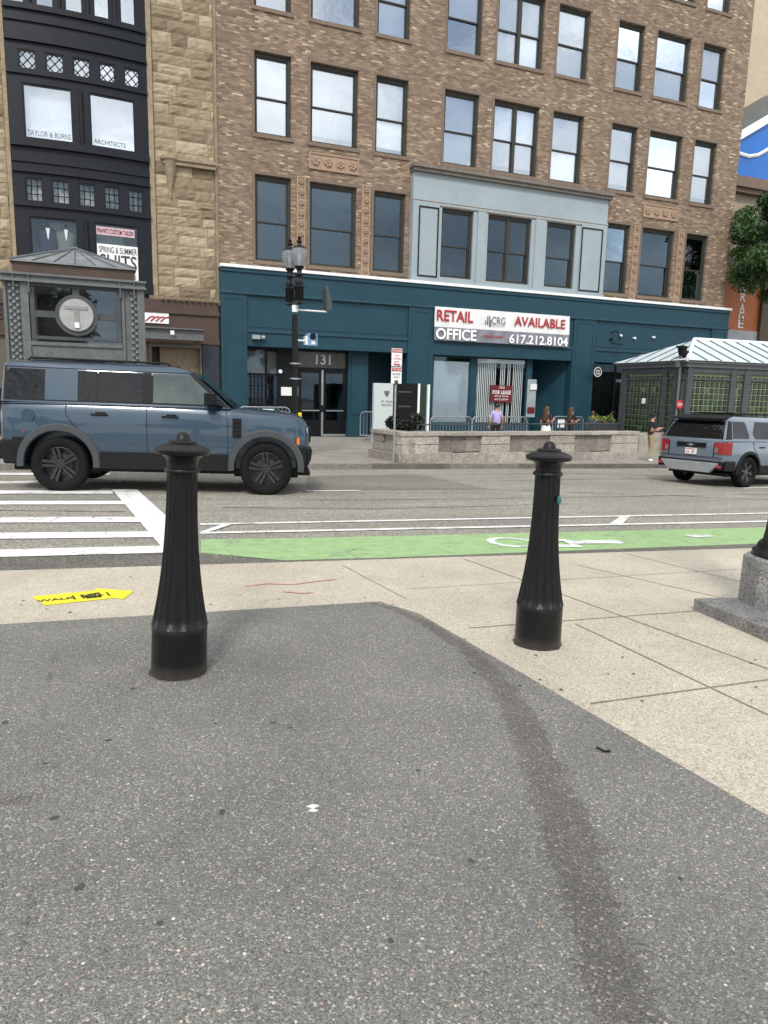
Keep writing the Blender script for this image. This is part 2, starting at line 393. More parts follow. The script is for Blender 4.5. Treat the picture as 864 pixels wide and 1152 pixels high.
def text(s, c, right, up, h, m, parent, name='lettering', bold=.0, w=None, ext=.004, align='CENTER'):
    """flat lettering: c = centre (or left end) of the baseline mid-height, h = cap height"""
    cu = bpy.data.curves.new(name, 'FONT'); cu.body = s; cu.align_x = align; cu.size = 1; cu.extrude = 0; cu.offset = bold; cu.resolution_u = 3; cu.space_line = 1.
    o = bpy.data.objects.new('tmp', cu); COL.objects.link(o); me = evalmesh(o); bpy.data.objects.remove(o)
    xs = [v.co.x for v in me.vertices]; width = max(xs)-min(xs); sx = h/.70
    kx = (w/width) if w else sx
    right = Vector(right).normalized(); up = Vector(up).normalized(); c = Vector(c); o3 = ORG.get(parent.name, Vector((0, 0, 0)))
    for v in me.vertices:
        v.co = c + right*(v.co.x*kx) + up*((v.co.y-.35)*sx) - o3
    me.materials.clear(); me.materials.append(m)
    ob = bpy.data.objects.new(name, me); COL.objects.link(ob); ob.parent = parent; ORG[ob.name] = o3
    return ob
X, Z = Vector((1, 0, 0)), Vector((0, 0, 1))

# ================================================================== GROUND
def strip(xs, ys, fz, fy):
    b = MB(); n = len(ys); vs = []
    for x in xs:
        for v in ys:
            y = fy(x, v); vs.append((x, y, fz(x, y)))
    b.add(vs, [(i*n+j, (i+1)*n+j, (i+1)*n+j+1, i*n+j+1) for i in range(len(xs)-1) for j in range(n-1)]); return b
XS = [-160, -90, -50] + list(np.arange(-40, 46, 2.5)) + [60, 100, 170]
b = MB(); b.poly([(-500, -400, -3.6), (500, -400, -3.6), (500, 600, -3.6), (-500, 600, -3.6)]); struct('ground', b, mat('far_ground', (.12, .12, .1), .9))
b = strip(XS, list(np.linspace(-.03, 1, 12)), road_z, lambda x, v: yn(x)+v*(yf(x)-yn(x))); struct('road', b, ROAD)
b = strip(XS, list(np.linspace(0, 1, 6)), walk_z, lambda x, v: yf(x)+.16+v*(40-yf(x))); struct('far_sidewalk', b, CONCW)
b = MB()
xs = list(np.arange(-40, 45, 2.2))
for i in range(len(xs)-1):
    b.tone = random.uniform(.1, 1)
    x0, x1 = xs[i]+.006, xs[i+1]-.006
    for a in (0,):
        b.add([(x0, yf(x0), road_z(x0, yf(x0))-.05), (x1, yf(x1), road_z(x1, yf(x1))-.05), (x1, yf(x1), walk_z(x1, yf(x1))+.003), (x0, yf(x0), walk_z(x0, yf(x0))+.003),
               (x0, yf(x0)+.17, walk_z(x0, yf(x0))+.006), (x1, yf(x1)+.17, walk_z(x1, yf(x1))+.006)], [(0, 1, 2, 3), (3, 2, 5, 4)])
struct('far_kerb', b, KERB)
# plaza sheet (concrete) and asphalt sheet over it
b = strip([-60, -30, -15]+list(np.arange(-8, 12, 1.))+[20, 40, 70], [-60, -20, -5, 0, 1, 2, 3, 4, 5, 6], plaza_z, lambda x, v: v if v < 6 else yn(x))
struct('sidewalk', b, CONC)
b = MB()      # edge of the sidewalk towards the road
for i in range(-30, 40):
    b.add([(i, yn(i), plaza_z(i, yn(i))), (i+1, yn(i+1), plaza_z(i+1, yn(i+1))), (i+1, yn(i+1)+.02, plaza_z(i+1, yn(i+1))-.3), (i, yn(i)+.02, plaza_z(i, yn(i))-.3)], [(0, 1, 2, 3)])
struct('sidewalk_edge', b, CONC)
stain_px = [((412, 678), 5), ((440, 684), 8), ((475, 700), 11), ((520, 728), 15), ((556, 762), 20), ((582, 800), 26), ((600, 840), 32), ((618, 880), 38), ((636, 930), 44), ((655, 985), 50), ((672, 1040), 56), ((690, 1100), 60), ((712, 1170), 64)]
SP = [(G(*p), p[0], p[1], w_) for p, w_ in stain_px]
seg = []
for i in range(len(SP)):
    p = SP[i][0]; q = G(SP[i][1]+SP[i][3], SP[i][2]); seg.append((p.x, p.y, (q-p).length*.66))
faint = [([(G(*p).x, G(*p).y, w_) for p, w_ in q], st_) for q, st_ in (([((60, 735), .02), ((45, 860), .02), ((32, 1000), .02), ((24, 1160), .02)], .56), ([((8, 905), .10), ((44, 900), .09)], .60), ([((60, 1080), .05), ((95, 1100), .05)], .5))]
gx = sorted(set([-60, -30, -12, -6] + [round(v, 3) for v in np.arange(-3, 4.5, .045)] + [6, 10, 20, 60])); gy = sorted(set([-60, -20, -8, -3, -1] + [round(v, 3) for v in np.arange(.1, 5.6, .045)]))
bm = bmesh.new(); la = bm.verts.layers.float.new('stain'); grid = []
for x in gx:
    row = []
    for y in gy:
        v = bm.verts.new((x, y, plaza_z(x, y)+.004))
        best = 0
        if .5 < x < 4 and .1 < y < 5.2:
            for i in range(len(seg)-1):
                ax, ay, aw = seg[i]; bx, by, bw = seg[i+1]
                dx, dy = bx-ax, by-ay; t = max(0, min(1, ((x-ax)*dx+(y-ay)*dy)/(dx*dx+dy*dy)))
                d = math.hypot(x-ax-t*dx, y-ay-t*dy); ww = aw+(bw-aw)*t
                best = max(best, min(1, max(0, 1.0-.5*d/ww)))
        if x < 1.2 and .1 < y < 5.2:
            for sg2, st_ in faint:
                for i in range(len(sg2)-1):
                    ax, ay, aw = sg2[i]; bx, by, bw = sg2[i+1]; dx, dy = bx-ax, by-ay; t = max(0, min(1, ((x-ax)*dx+(y-ay)*dy)/(dx*dx+dy*dy+1e-9)))
                    d = math.hypot(x-ax-t*dx, y-ay-t*dy); best = max(best, st_*min(1, max(0, 1.0-.5*d/aw)))
        v[la] = best; row.append(v)
    grid.append(row)
for i in range(len(gx)-1):
    for j in range(len(gy)-1): bm.faces.new((grid[i][j], grid[i+1][j], grid[i+1][j+1], grid[i][j+1]))
def cut(bm, p, q, keep):
    d = q-p; n = Vector((-d.y, d.x, 0)).normalized()
    if n.dot(Vector(keep)-p) > 0: n = -n
    bmesh.ops.bisect_plane(bm, geom=bm.verts[:]+bm.edges[:]+bm.faces[:], plane_co=p, plane_no=n, clear_outer=True)
inside = G(300, 1000)
cut(bm, G(0, 703), G(430, 677), inside); cut(bm, G(470, 690), G(864, 919), inside); cut(bm, G(425, 676.5), G(475, 692), inside)
me = bpy.data.meshes.new('asphalt_path'); bm.to_mesh(me); bm.free(); me.materials.append(ASPH)
o = bpy.data.objects.new('asphalt_path', me); COL.objects.link(o); o['kind'] = 'structure'
# concrete joints (grooves drawn as narrow dark sheets 4 mm up)
JOINT = mat('joint_filler', (.20, .175, .14), .9, 0, .3, 30)
b = MB()
def joint(p, q, w_=.009):
    p, q = Vector(p), Vector(q); n = Vector((-(q-p).y, (q-p).x, 0)).normalized()*w_/2
    pts = []
    N = max(2, int((q-p).length/.5))
    for i in range(N):
        a = p.lerp(q, i/N); c = p.lerp(q, (i+1)/N)
        for v in (a, c): v.z = plaza_z(v.x, v.y)+.004
        b.poly([a-n, c-n, c+n, a+n])
def ext(p, q, a, c): d = (q-p); return p-d*a, q+d*c
for p, q, a, c in [((385, 636), (457, 674), 0, 0), ((522, 629), (707, 696), 0, 1.2), ((647, 702), (797, 773), .0, 3), ((527, 707), (672, 696), 0, 1.5), ((664, 792), (864, 765), 0, 2),
                   ((650, 636), (790, 668), 0, .3), ((457, 663), (640, 652), 0, 1.5), ((700, 622), (864, 662), 0, .6)]:
    joint(*ext(G(*p), G(*q), a, c), .009 if a == 0 and p[0] > 500 else .006)
struct('sidewalk_joints', b, JOINT)
b = MB(); rg_ = random.Random(12)
spots = [(6, 814, 1), (52, 860, .7), (61, 922, 1.1), (89, 1000, 1.2), (250, 915, 1.1), (307, 814, .9), (326, 820, .8), (149, 776, .9), (122, 834, .8), (242, 815, .6), (90, 771, .5), (530, 970, .8), (700, 740, .6), (535, 735, .5), (610, 800, .5), (180, 1040, .6), (470, 868, .7), (440, 1060, .6), (765, 990, .7)]
spots += [(rg_.uniform(0, 864), rg_.uniform(640, 690), rg_.uniform(.35, .75)) for k in range(24)]+[(rg_.uniform(520, 864), rg_.uniform(690, 800), rg_.uniform(.3, .75)) for k in range(24)]
for px, py, sz_ in spots:
    c_ = G(px, py); r_ = .016*sz_; n = 11; el2, a0 = rg_.uniform(.5, 1), rg_.uniform(0, 3)
    b.poly([(c_.x+(math.cos(a0)*math.cos(a)*r_*k1-math.sin(a0)*math.sin(a)*r_*el2*k1), c_.y+(math.sin(a0)*math.cos(a)*r_*k1+math.cos(a0)*math.sin(a)*r_*el2*k1), plaza_z(c_.x, c_.y)+.0052) for a in [2*math.pi*i/n for i in range(n)] for k1 in (rg_.uniform(.7, 1.15),)])
b.build('trodden_gum', mat('old_gum', (.055, .053, .052), .75, 0, .3, 60), None, kind='stuff')
# ---- road markings
def rmark(polys, lift=.005, grow=None):
    b = MB()
    for pts in polys:
        ws = [RD(*p) for p in pts]; b.poly([(v.x, v.y, road_z(v.x, v.y)+lift) for v in ws])
    return b
def quadline(x0, y0a, y0b, x1, y1a, y1b, n=6):
    """image-space trapezoid between two verticals, cut in n pieces so it hugs the surface"""
    out = []
    for i in range(n):
        t, u = i/n, (i+1)/n; l = lambda a, c, k: a+(c-a)*k
        out.append([(l(x0, x1, t), l(y0b, y1b, t)), (l(x0, x1, u), l(y0b, y1b, u)), (l(x0, x1, u), l(y0a, y1a, u)), (l(x0, x1, t), l(y0a, y1a, t))])
    return out
def wline(p, q, w_, lift=.009, a=0, c=0, n=10):
    """a painted line of real width w_ along the road between two surveyed points"""
    p, q = RD(*p), RD(*q); d = q-p; p, q = p-d*a, q+d*c; nrm = Vector((-(q-p).y, (q-p).x, 0)).normalized()*w_/2; out = []
    for i in range(n):
        s0, s1 = p.lerp(q, i/n), p.lerp(q, (i+1)/n)
        out.append([(v.x, v.y, road_z(v.x, v.y)+lift) for v in (s0-nrm, s1-nrm, s1+nrm, s0+nrm)])
    return out
def wpolys(ps):
    b = MB()
    for p in ps: b.poly(p)
    return b
b = rmark(quadline(-60, 630, 646, 184, 623, 641)+quadline(184, 623, 641, 228, 624, 640, 2)+quadline(228, 624, 640, 320, 631, 637, 3)+quadline(320, 631, 637, 432, 627.5, 634, 4)+quadline(432, 627.5, 634, 1000, 605, 616), .0045)
struct('dark_asphalt_strip', b, ROADD)
b = rmark([[(345, 551), (432, 551), (552, 550.5), (480, 536), (432, 534), (345, 536)]], .0045); struct('road_patch', b, ROADM)
b = MB()
for q in ([(345, 536), (480, 533.5), (620, 533.5), (760, 531), (864, 529)], [(560, 541), (660, 539), (740, 539)], [(345, 563), (560, 561), (864, 556)], [(-60, 574), (60, 575), (140, 576)], [(552, 551), (700, 556), (864, 562)], [(250, 571), (420, 573), (640, 567)]):
    ws = [RD(*p_) for p_ in q]
    for i in range(len(ws)-1):
        d = ws[i+1]-ws[i]; n = Vector((-d.y, d.x, 0)).normalized()*.018; N = 8; pv = None
        for k in range(N+1):
            c_ = ws[i].lerp(ws[i+1], k/N)+n*random.uniform(-1.2, 1.2) if 0 < k < N else ws[i].lerp(ws[i+1], k/N)
            w2 = n*random.uniform(.4, 1.1); cur = [(v.x, v.y, road_z(v.x, v.y)+.0042) for v in (c_-w2, c_+w2)]
            if pv: b.poly([pv[0], cur[0], cur[1], pv[1]])
            pv = cur
struct('road_crack_seals', b, mat('tar_sealant', (.045, .044, .043), .6, 0, .3, 10))
b = rmark(quadline(226, 607.5, 622.5, 320, 606, 631, 3)+quadline(320, 606, 631, 432, 603.8, 628, 3)+quadline(432, 603.8, 628, 851, 594, 612)+quadline(851, 594, 612, 1100, 588, 603), .006)
struct('green_bike_lane', b, PGREEN)
polys = []
for (x0, a0, b0), (x1, a1, b1) in [((-90, 552, 556.3), (127, 552.5, 556)), ((-90, 564.2, 568.4), (143, 564, 568)), ((-90, 583, 589), (158, 582, 588)), ((-90, 601, 608), (174, 598.6, 605.2)), ((-90, 621.5, 630), (184, 614.8, 622.7)),
                                  ((-90, 543, 545.5), (137, 540, 543.2)), ((-90, 532.5, 534.5), (124, 532.5, 535))]:
    polys += quadline(x0, a0, b0, x1, a1, b1)
b = rmark(polys+[[(180.5, 614.6), (222, 613), (154, 551), (126, 551)]], .009); struct('crosswalk_markings', b, PWHITE)
lane = wline((225, 590.5), (864, 577.8), .10, c=1.) + wline((225, 600.3), (864, 587), .11, c=1.) + wline((345, 552.8), (405, 552.2), .12, n=3) + wline((836, 549.5), (1000, 546), .12, n=4)
b = wpolys(lane)
for q in ([(224, 600), (232, 600.5), (262, 590.5), (252, 590)], [(685, 590.5), (700, 590.2), (708.5, 582), (698, 582)]):
    v = [RD(*p) for p in q]; b.poly([(a.x, a.y, road_z(a.x, a.y)+.0125) for a in v])
struct('lane_lines', b, PWHITE)
# bicycle symbol in the green lane (travel direction +x): two wheels, frame, rider's head
b = MB()
cen = RD(588, 611); ux = (RD(700, 608)-cen); ux.z = 0; ux.normalize(); uy = Vector((-ux.y, ux.x, 0))
def P(u, v, lift=.0105): p = cen+ux*u+uy*v; return (p.x, p.y, road_z(p.x, p.y)+lift)
def ring(u, v, r, w_, n=20):
    for k in range(n):
        a, c = 2*math.pi*k/n, 2*math.pi*(k+1)/n
        b.poly([P(u+(r)*math.cos(a), v+(r)*math.sin(a)), P(u+(r)*math.cos(c), v+r*math.sin(c)), P(u+(r-w_)*math.cos(c), v+(r-w_)*math.sin(c)), P(u+(r-w_)*math.cos(a), v+(r-w_)*math.sin(a))])
def bar(u0, v0, u1, v1, w_, l=.0125):
    d = Vector((u1-u0, v1-v0)).normalized()*w_/2; n = (-d.y, d.x)
    b.poly([P(u0-n[0], v0-n[1], l), P(u1-n[0], v1-n[1], l), P(u1+n[0], v1+n[1], l), P(u0+n[0], v0+n[1], l)])
ring(-.10, .02, .30, .09)
bar(.12, -.22, .55, -.30, .13); bar(.5, -.34, .56, .10, .09, .0135); bar(.2, .12, .6, .0, .09, .0145); bar(.5, -.08, 1.0, -.12, .2, .0155); ring(1.12, -.10, .13, .125, 12)
bar(2.35, .08, 2.7, .12, .16, .0125)
struct('bike_lane_symbol', b, PWORN)
# red spray scribbles on the concrete
b = MB()
for pts in ([(276, 660), (300, 657), (330, 658), (352, 655), (378, 652)], [(318, 666), (340, 668), (352, 667)], [(690, 618.5), (702, 619)]):
    ws = [G(*p, .0045) for p in pts]
    for i in range(len(ws)-1):
        d = (ws[i+1]-ws[i]); n = Vector((-d.y, d.x, 0)).normalized()*.008; b.poly([ws[i]-n, ws[i+1]-n, ws[i+1]+n, ws[i]+n])
struct('spray_marks', b, mat('faded_red_spray', (.50, .20, .17), .8, 0, .3, 20))
# yellow arrow decal
tg = thing('arrow_decal', 'yellow arrow-shaped notice stuck flat on the pale sidewalk strip, pointing right', 'floor decal', G(95, 672))
b = MB(); pts = [(36, 672), (108.5, 664.8), (106, 662.6), (150.5, 665.6), (138, 675), (131, 673), (51, 681.5)]
b.prism([G(*p, .003) for p in pts], (0, 0, .003)); b.build('decal_sheet', mat('yellow_vinyl', (.78, .68, .03), .5, 0, .05), tg)
p0, p1 = G(52, 676.5, .0085), G(131, 668.5, .0085); rt = (p1-p0).normalized(); upv = G(110, 665, .0085)-G(118, 675, .0085); upv = (upv-rt*upv.dot(rt)).normalized()
INK = mat('black_ink', (.03, .03, .02), .7, 0, 0)
L_ = (p1-p0).length
text('WALK', p0+rt*.06, rt, upv, .055, INK, tg, 'lettering', .02)
for k in range(5):
    bb = MB(); a = p0+rt*(.17+.055*k); bb.obox(a, rt*.006, upv*.055, Z*.0003); 
    if k == 0: lines = bb
    else: lines.v += []; lines.add(bb.v, bb.f)
rr = random.Random(3)
for k in range(40):
    a = p0+rt*rr.uniform(.5, .78)*L_+upv*rr.uniform(-.06, .06); lines.obox(a, rt*rr.uniform(.006, .02), upv*rr.uniform(.004, .01), Z*.0003)
lines.build('print', INK, tg)
tag(MB().tube([G(671, 844, .012), G(675, 846, .012), G(680, 848.5, .012), G(686, 848, .012)], .004, 6).build('twig', BLACK), 'short curved black scrap lying on the grey asphalt', 'litter')
b = MB()
for pts in ([(345, 909), (352, 906.5), (359, 908), (353, 911)], [(347, 914), (352, 911.5), (358, 913.5), (354, 915)]): b.prism([G(*p, .0045) for p in pts], (0, 0, .002))
tag(b.build('paper_scrap', WHITE), 'small torn white paper scrap flat on the asphalt', 'litter')

# ================================================================== BOLLARDS (foreground)
GRIME = mat('rusty_grime', (.07, .05, .035), .9, 0, .5, 25)
def make_bollard(label, loc, flip=0):
    t = thing('bollard', label, 'bollard', loc, 'fluted black bollards on the plaza')
    H = 1.175; o = Vector(loc)
    n = 16*8
    t0, t1 = .245, .985
    b = MB(); b.lathe([(.129, -.02), (.133, 0), (.134, .012), (.132, .03), (.131, .215), (.1315, .232), (.127, .243)], 64, o); b.build('base_drum', IRON, t, 35)
    # fluted shaft
    prof = []
    for i in range(41):
        s = i/40; z = t0+(t1-t0)*s
        r = .071 + (.128-.071)*(1-s)**2.6*1.0 + .006*(1-s)
        prof.append((r, z))
    def fl(z, a):
        s = (z-t0)/(t1-t0); k = min(1, s/.035)*min(1, (1-s)/.03)
        return .105*k*(abs(math.sin(a*8)))**.8
    b = MB(); b.lathe(prof, n, o, 'z', fl); b.build('fluted_shaft', IRON, t, 50)
    b = MB(); b.lathe([(.070, .985), (.081, .988), (.083, .998), (.079, 1.006), (.070, 1.01), (.071, 1.03), (.075, 1.05), (.092, 1.066), (.105, 1.072)], 48, o); b.build('neck_moulding', IRON, t, 40)
    b = MB(); b.lathe([(.104, 1.070), (.122, 1.073), (.126, 1.082), (.126, 1.094), (.120, 1.101), (.095, 1.112), (.070, 1.122), (.066, 1.123), (.066, 1.131), (.060, 1.135), (.036, 1.139), (.034, 1.146), (.031, 1.160), (.022, 1.171), (.008, 1.176)], 48, o)
    c = b.build('cap', IRON, t, 40)
    b = MB()
    for k in range(4):
        a = k*math.pi/2+.5; b.lathe([(.006, 1.106), (.006, 1.113), (.003, 1.117)], 8, o+Vector((math.cos(a)*.09, math.sin(a)*.09, 0)))
    b.build('cap_screw', IRON, c, 40)
    rr0 = random.Random(int(loc[0]*100)); nn = 40
    MB().poly([(o.x+math.cos(2*math.pi*i/nn)*q_, o.y+math.sin(2*math.pi*i/nn)*q_, plaza_z(o.x+math.cos(2*math.pi*i/nn)*q_, o.y+math.sin(2*math.pi*i/nn)*q_)+.0075) for i in range(nn) for q_ in (rr0.uniform(.136, .146),)]).build('base_joint', GRIME, t)
    return t
p = G(201.5, 756); bl = make_bollard('black fluted bollard standing on the grey asphalt in front of the blue SUV', (p.x, p.y, plaza_z(p.x, p.y)+.004)); bl.rotation_euler = (0, R(2.3), R(9))
p = G(604.5, 724); br = make_bollard('black fluted bollard standing on the pale concrete, small teal smear near its top', (p.x, p.y, plaza_z(p.x, p.y)))
b = MB(); q = br.location + Vector((.066, -.03, .845)); q = Vector(br.location)+Vector((.030, -.076, .84))
b.lathe([(.012, 0), (.013, .01), (.011, .03), (.006, .038)], 10, q); b.build('paint_smear', mat('teal_smear', (.008, .11, .10), .6), br, 40)
# ================================================================== LAMP POST ON GRANITE (right edge)
g0 = G(779.5, 686); 
tg = thing('lamp_post', 'black fluted lamp post on an octagonal granite block, cut off by the right edge', 'lamp post', (0, 0, 0))
pc = G(885, 693); cz = plaza_z(pc.x, pc.y); tg.location = (pc.x, pc.y, cz); ORG[tg.name] = Vector((pc.x, pc.y, cz))
# slab: front-left corner surveyed, edge running to lower right
q1 = G(862, 722); ed = (q1-g0); ed.z = 0; ed.normalize(); nd = Vector((-ed.y, ed.x, 0))
if nd.x < 0: nd = -nd
b = MB(); b.tone = .5
b.prism([(v.x, v.y, plaza_z(v.x, v.y)-.03) for v in (g0, g0+ed*1.15, g0+ed*1.15+nd*1.15, g0+nd*1.15)], (0, 0, .03+.085)); b.build('granite_slab', GRAND, tg, bevel=.006)
c0 = G(885, 693); cz0 = plaza_z(c0.x, c0.y)+.085
b = MB(); b.tone = .8; b.lathe([(.315, 0), (.31, .32), (.29, .335)], 8, (c0.x, c0.y, cz0)); b.build('granite_block', GRAND, tg, bevel=.006)
b = MB(); b.lathe([(.262, .335), (.26, .365), (.235, .385), (.23, .41), (.215, .43)], 40, (c0.x, c0.y, cz0)); b.build('base_ring', IRON, tg, 40)
b = MB(); b.lathe([(.205-.075*min(1, s*1.6)**.7, .42+s*1.6) for s in np.linspace(0, 1, 20)], 96, (c0.x, c0.y, cz0), 'z', lambda z, a: .1*abs(math.sin(a*6))); b.build('fluted_shaft', IRON, tg, 50)
b = MB(); b.lathe([(.135, 2.02), (.15, 2.06), (.07, 2.1), (.055, 2.3), (.05, 3.6), (.09, 3.65), (.06, 3.75), (.14, 3.85)], 24, (c0.x, c0.y, cz0)); b.build('pole', IRON, tg, 40)
b = MB(); b.lathe([(.12, 3.86), (.2, 4.05), (.19, 4.2), (.1, 4.32)], 24, (c0.x, c0.y, cz0)); b.build('lamp_globe', mat('frosted_globe', (.7, .7, .68), .3), tg, 40)

# ================================================================== BRICK OFFICE BUILDING
FY = 26.0
BX0, BX1 = 4.16, 27.62
BTOP = 24.0
BOT = -1.2
WX = [(5.435, 6.721), (7.415, 9.194), (9.879, 11.155), (12.650, 14.121), (14.796, 16.861), (17.523, 19.018), (20.439, 21.782), (22.449, 24.265), (24.967, 26.258)]
ZR = {0: (16.59+CAMZ, 19.14+CAMZ), 1: (12.694+CAMZ, 15.243+CAMZ), 2: (8.720+CAMZ, 11.342+CAMZ), 3: (4.532+CAMZ, 7.407+CAMZ)}
bd = thing('brick_office_building', 'tall brown brick office building with rows of sash windows above a teal shopfront', 'building', ((BX0+BX1)/2, FY, walk_z(12, 26)))
holes = []
for r in (0, 1, 2, 3):
    for i, (a, c) in enumerate(WX):
        if r == 3 and i in (3, 4, 5): continue
        holes.append((a, c, ZR[r][0], ZR[r][1], r, i))
SFT = fx(243, 299)[1]      # storefront top
bayx0, bayx1 = fx(464, 190)[0], fx(683, 218)[0]; bayz0, bayz1 = fx(463, 318)[1], fx(464, 184)[1]
def wall_grid(b, x0, x1, z0, z1, y, hs, dep):
    xs = sorted(set([x0, x1]+[v for h in hs for v in h[:2]])); zs = sorted(set([z0, z1]+[v for h in hs for v in h[2:4]]))
    for i in range(len(xs)-1):
        run = None
        for j in range(len(zs)-1):
            cx, cz_ = (xs[i]+xs[i+1])/2, (zs[j]+zs[j+1])/2
            inside = any(h[0] < cx < h[1] and h[2] < cz_ < h[3] for h in hs)
            if not inside:
                if run is None: run = zs[j]
            if inside or j == len(zs)-2:
                if run is not None:
                    e = zs[j] if inside else zs[j+1]; b.poly([(xs[i], y, run), (xs[i+1], y, run), (xs[i+1], y, e), (xs[i], y, e)]); run = None
    for h in hs:
        a, c, d, e = h[:4]
        b.poly([(a, y, d), (a, y+dep, d), (a, y+dep, e), (a, y, e)]); b.poly([(c, y, d), (c, y, e), (c, y+dep, e), (c, y+dep, d)])
        b.poly([(a, y, e), (a, y+dep, e), (c, y+dep, e), (c, y, e)]); b.poly([(a, y, d), (c, y, d), (c, y+dep, d), (a, y+dep, d)])
b = MB(); wall_grid(b, BX0, BX1, SFT-.3, BTOP, FY, holes+[(bayx0+.05, bayx1-.05, bayz0, bayz1-.1)], .32)
b.poly([(BX1, FY, BOT), (BX1, FY+16, BOT), (BX1, FY+16, BTOP), (BX1, FY, BTOP)]); b.poly([(BX0, FY, BOT), (BX0, FY, BTOP), (BX0, FY+16, BTOP), (BX0, FY+16, BOT)])
b.poly([(BX0, FY, BTOP), (BX1, FY, BTOP), (BX1, FY+16, BTOP), (BX0, FY+16, BTOP)]); b.poly([(BX0, FY+16, BOT), (BX0, FY+16, BTOP), (BX1, FY+16, BTOP), (BX1, FY+16, BOT)])
wall = b.build('wall', BRICK, bd)
b = MB(); b.box(BX0-.1, BX1+.25, FY-.35, FY+.1, BTOP-.5, BTOP+.15); b.box(BX0-.05, BX1+.15, FY-.2, FY+.1, BTOP-.8, BTOP-.5); b.build('roof_cornice', TRIMB, wall)
b = MB(); b.box(BX0+.1, BX1-.1, FY+5., FY+5.05, SFT, BTOP-.1)
for z in (4.0+CAMZ, 8.1+CAMZ, 12.05+CAMZ, 16.0+CAMZ): b.box(BX0+.1, BX1-.1, FY+.4, FY+5, z, z+.15)
b.build('interior_floors', DIM, bd)
def sash_window(x0, x1, z0, z1, y, parent, up=True, split=False, blind=None, frame=BRONZE, sill=True, storm=0., y_gl=.2):
    """double-hung window; the mesh is the outer frame, sashes / glass / blind / sill are its sub-parts"""
    fw = .075; b = MB(); yb = y+y_gl
    b.box(x0, x0+fw, yb-.06, yb+.06, z0, z1); b.box(x1-fw-.02, x1, yb-.09, yb+.06, z0, z1); b.box(x0+fw, x1-fw-.02, yb-.06, yb+.06, z1-fw-.05, z1); b.box(x0+fw, x1-fw-.02, yb-.06, yb+.06, z0, z0+fw)
    win = b.build('window', frame, parent, bevel=0)
    zm = z0+(z1-z0)*.47; a, c = x0+fw, x1-fw-.02
    b = MB(); s = .05
    cols = [(a, c)] if not split else [(a, (a+c)/2-.06), ((a+c)/2+.06, c)]
    if split: b.box((a+c)/2-.06, (a+c)/2+.06, yb-.055, yb+.05, z0+fw, z1-fw-.05)
    gb = MB()
    for l, r in cols:
        for (q0, q1, yy) in ((z0+fw, zm+.03, yb+.015), (zm-.03, z1-fw-.05, yb-.03)):
            b.box(l, l+s, yy, yy+.04, q0, q1); b.box(r-s, r, yy, yy+.04, q0, q1); b.box(l+s, r-s, yy+.001, yy+.039, q0, q0+s); b.box(l+s, r-s, yy+.001, yy+.039, q1-s, q1)
            gb.poly([(l+s, yy+.02, q0+s), (r-s, yy+.02, q0+s), (r-s, yy+.02, q1-s), (l+s, yy+.02, q1-s)])
    b.build('sash', frame, win)
    gb.build('pane', GL_UP if up else GL_LO, win)
    if blind:
        bb = MB()
        for z_0, z_1 in blind:
            n = 1
            bb.box(a-.02, c+.02, yb+.075, yb+.085, z0+(z1-z0)*z_0, z0+(z1-z0)*z_1)
        bb.build('blind', BLIND, win)
    if sill:
        b = MB(); b.box(x0-.08, x1+.08, y-.05, y+.14, z0-.12, z0+.004); b.build('sill', TRIMB, win)
    return win
wb = random.Random(11)
for a, c, d, e, r, i in holes:
    bl_ = None
    if r in (0, 1, 2): bl_ = [(wb.choice((0, 0, 0, .06, .12)), 1)]
    if (r, i) in ((0, 0), (0, 1), (0, 6), (0, 7)): bl_ = None
    if (r, i) == (1, 0) or (r, i) == (1, 1): bl_ = None
    if (r, i) == (1, 3): bl_ = [(.48, 1)]
    if (r, i) in ((2, 2), (1, 8)): bl_ = [(.1, 1)]
    if r == 1 and i == 2: bl_ = [(0, 1)]
    wdw = sash_window(a, c, d, e, FY, bd, up=(r < 3), split=(i == 4 and r < 3), blind=bl_)
# brick soldier surround strips
b = MB()
for a, c, d, e, r, i in holes:
    b.box(a-.10, a-.006, FY-.012, FY+.02, d, e+.10); b.box(a-.006, c+.1, FY-.012, FY+.02, e+.006, e+.10)
b.build('window_surround', TRIMB, wall)
# terracotta ornaments
def rosette_panel(x0, x1, z0, z1, n, vertical, parent):
    b = MB(); f = .05
    b.box(x0, x1, FY-.03, FY+.02, z0, z1)
    b.box(x0, x0+f, FY-.06, FY-.03, z0, z1); b.box(x1-f, x1, FY-.06, FY-.03, z0, z1); b.box(x0+f, x1-f, FY-.06, FY-.03, z0, z0+f); b.box(x0+f, x1-f, FY-.06, FY-.03, z1-f, z1)
    for k in range(n):
        if vertical: cx, cz_ = (x0+x1)/2, z0+(z1-z0)*(k+.5)/n; r = min((x1-x0), (z1-z0)/n)*.36
        else: cx, cz_ = x0+(x1-x0)*(k+.5)/n, (z0+z1)/2; r = min((z1-z0), (x1-x0)/n)*.36
        for q in range(6):
            an = q*math.pi/3+.3*k; b.lathe([(r*.34, -.075), (r*.2, -.09), (r*.02, -.095)], 7, (cx+r*.62*math.cos(an), FY, cz_+r*.62*math.sin(an)), 'y')
        b.lathe([(r*.3, -.08), (r*.15, -.105), (.003, -.11)], 8, (cx, FY, cz_), 'y')
        if vertical: b.box(x0+f, x1-f, FY-.05, FY-.028, z0+(z1-z0)*k/n, z0+(z1-z0)*k/n+.03)
    return b.build('ornament_panel', TERRA, parent)
def fr(p0, p1, Y=FY): a = fx(*p0, Y); c = fx(*p1, Y); return min(a[0], c[0]), max(a[0], c[0]), min(a[1], c[1]), max(a[1], c[1])
z3a, z3b = ZR[3]
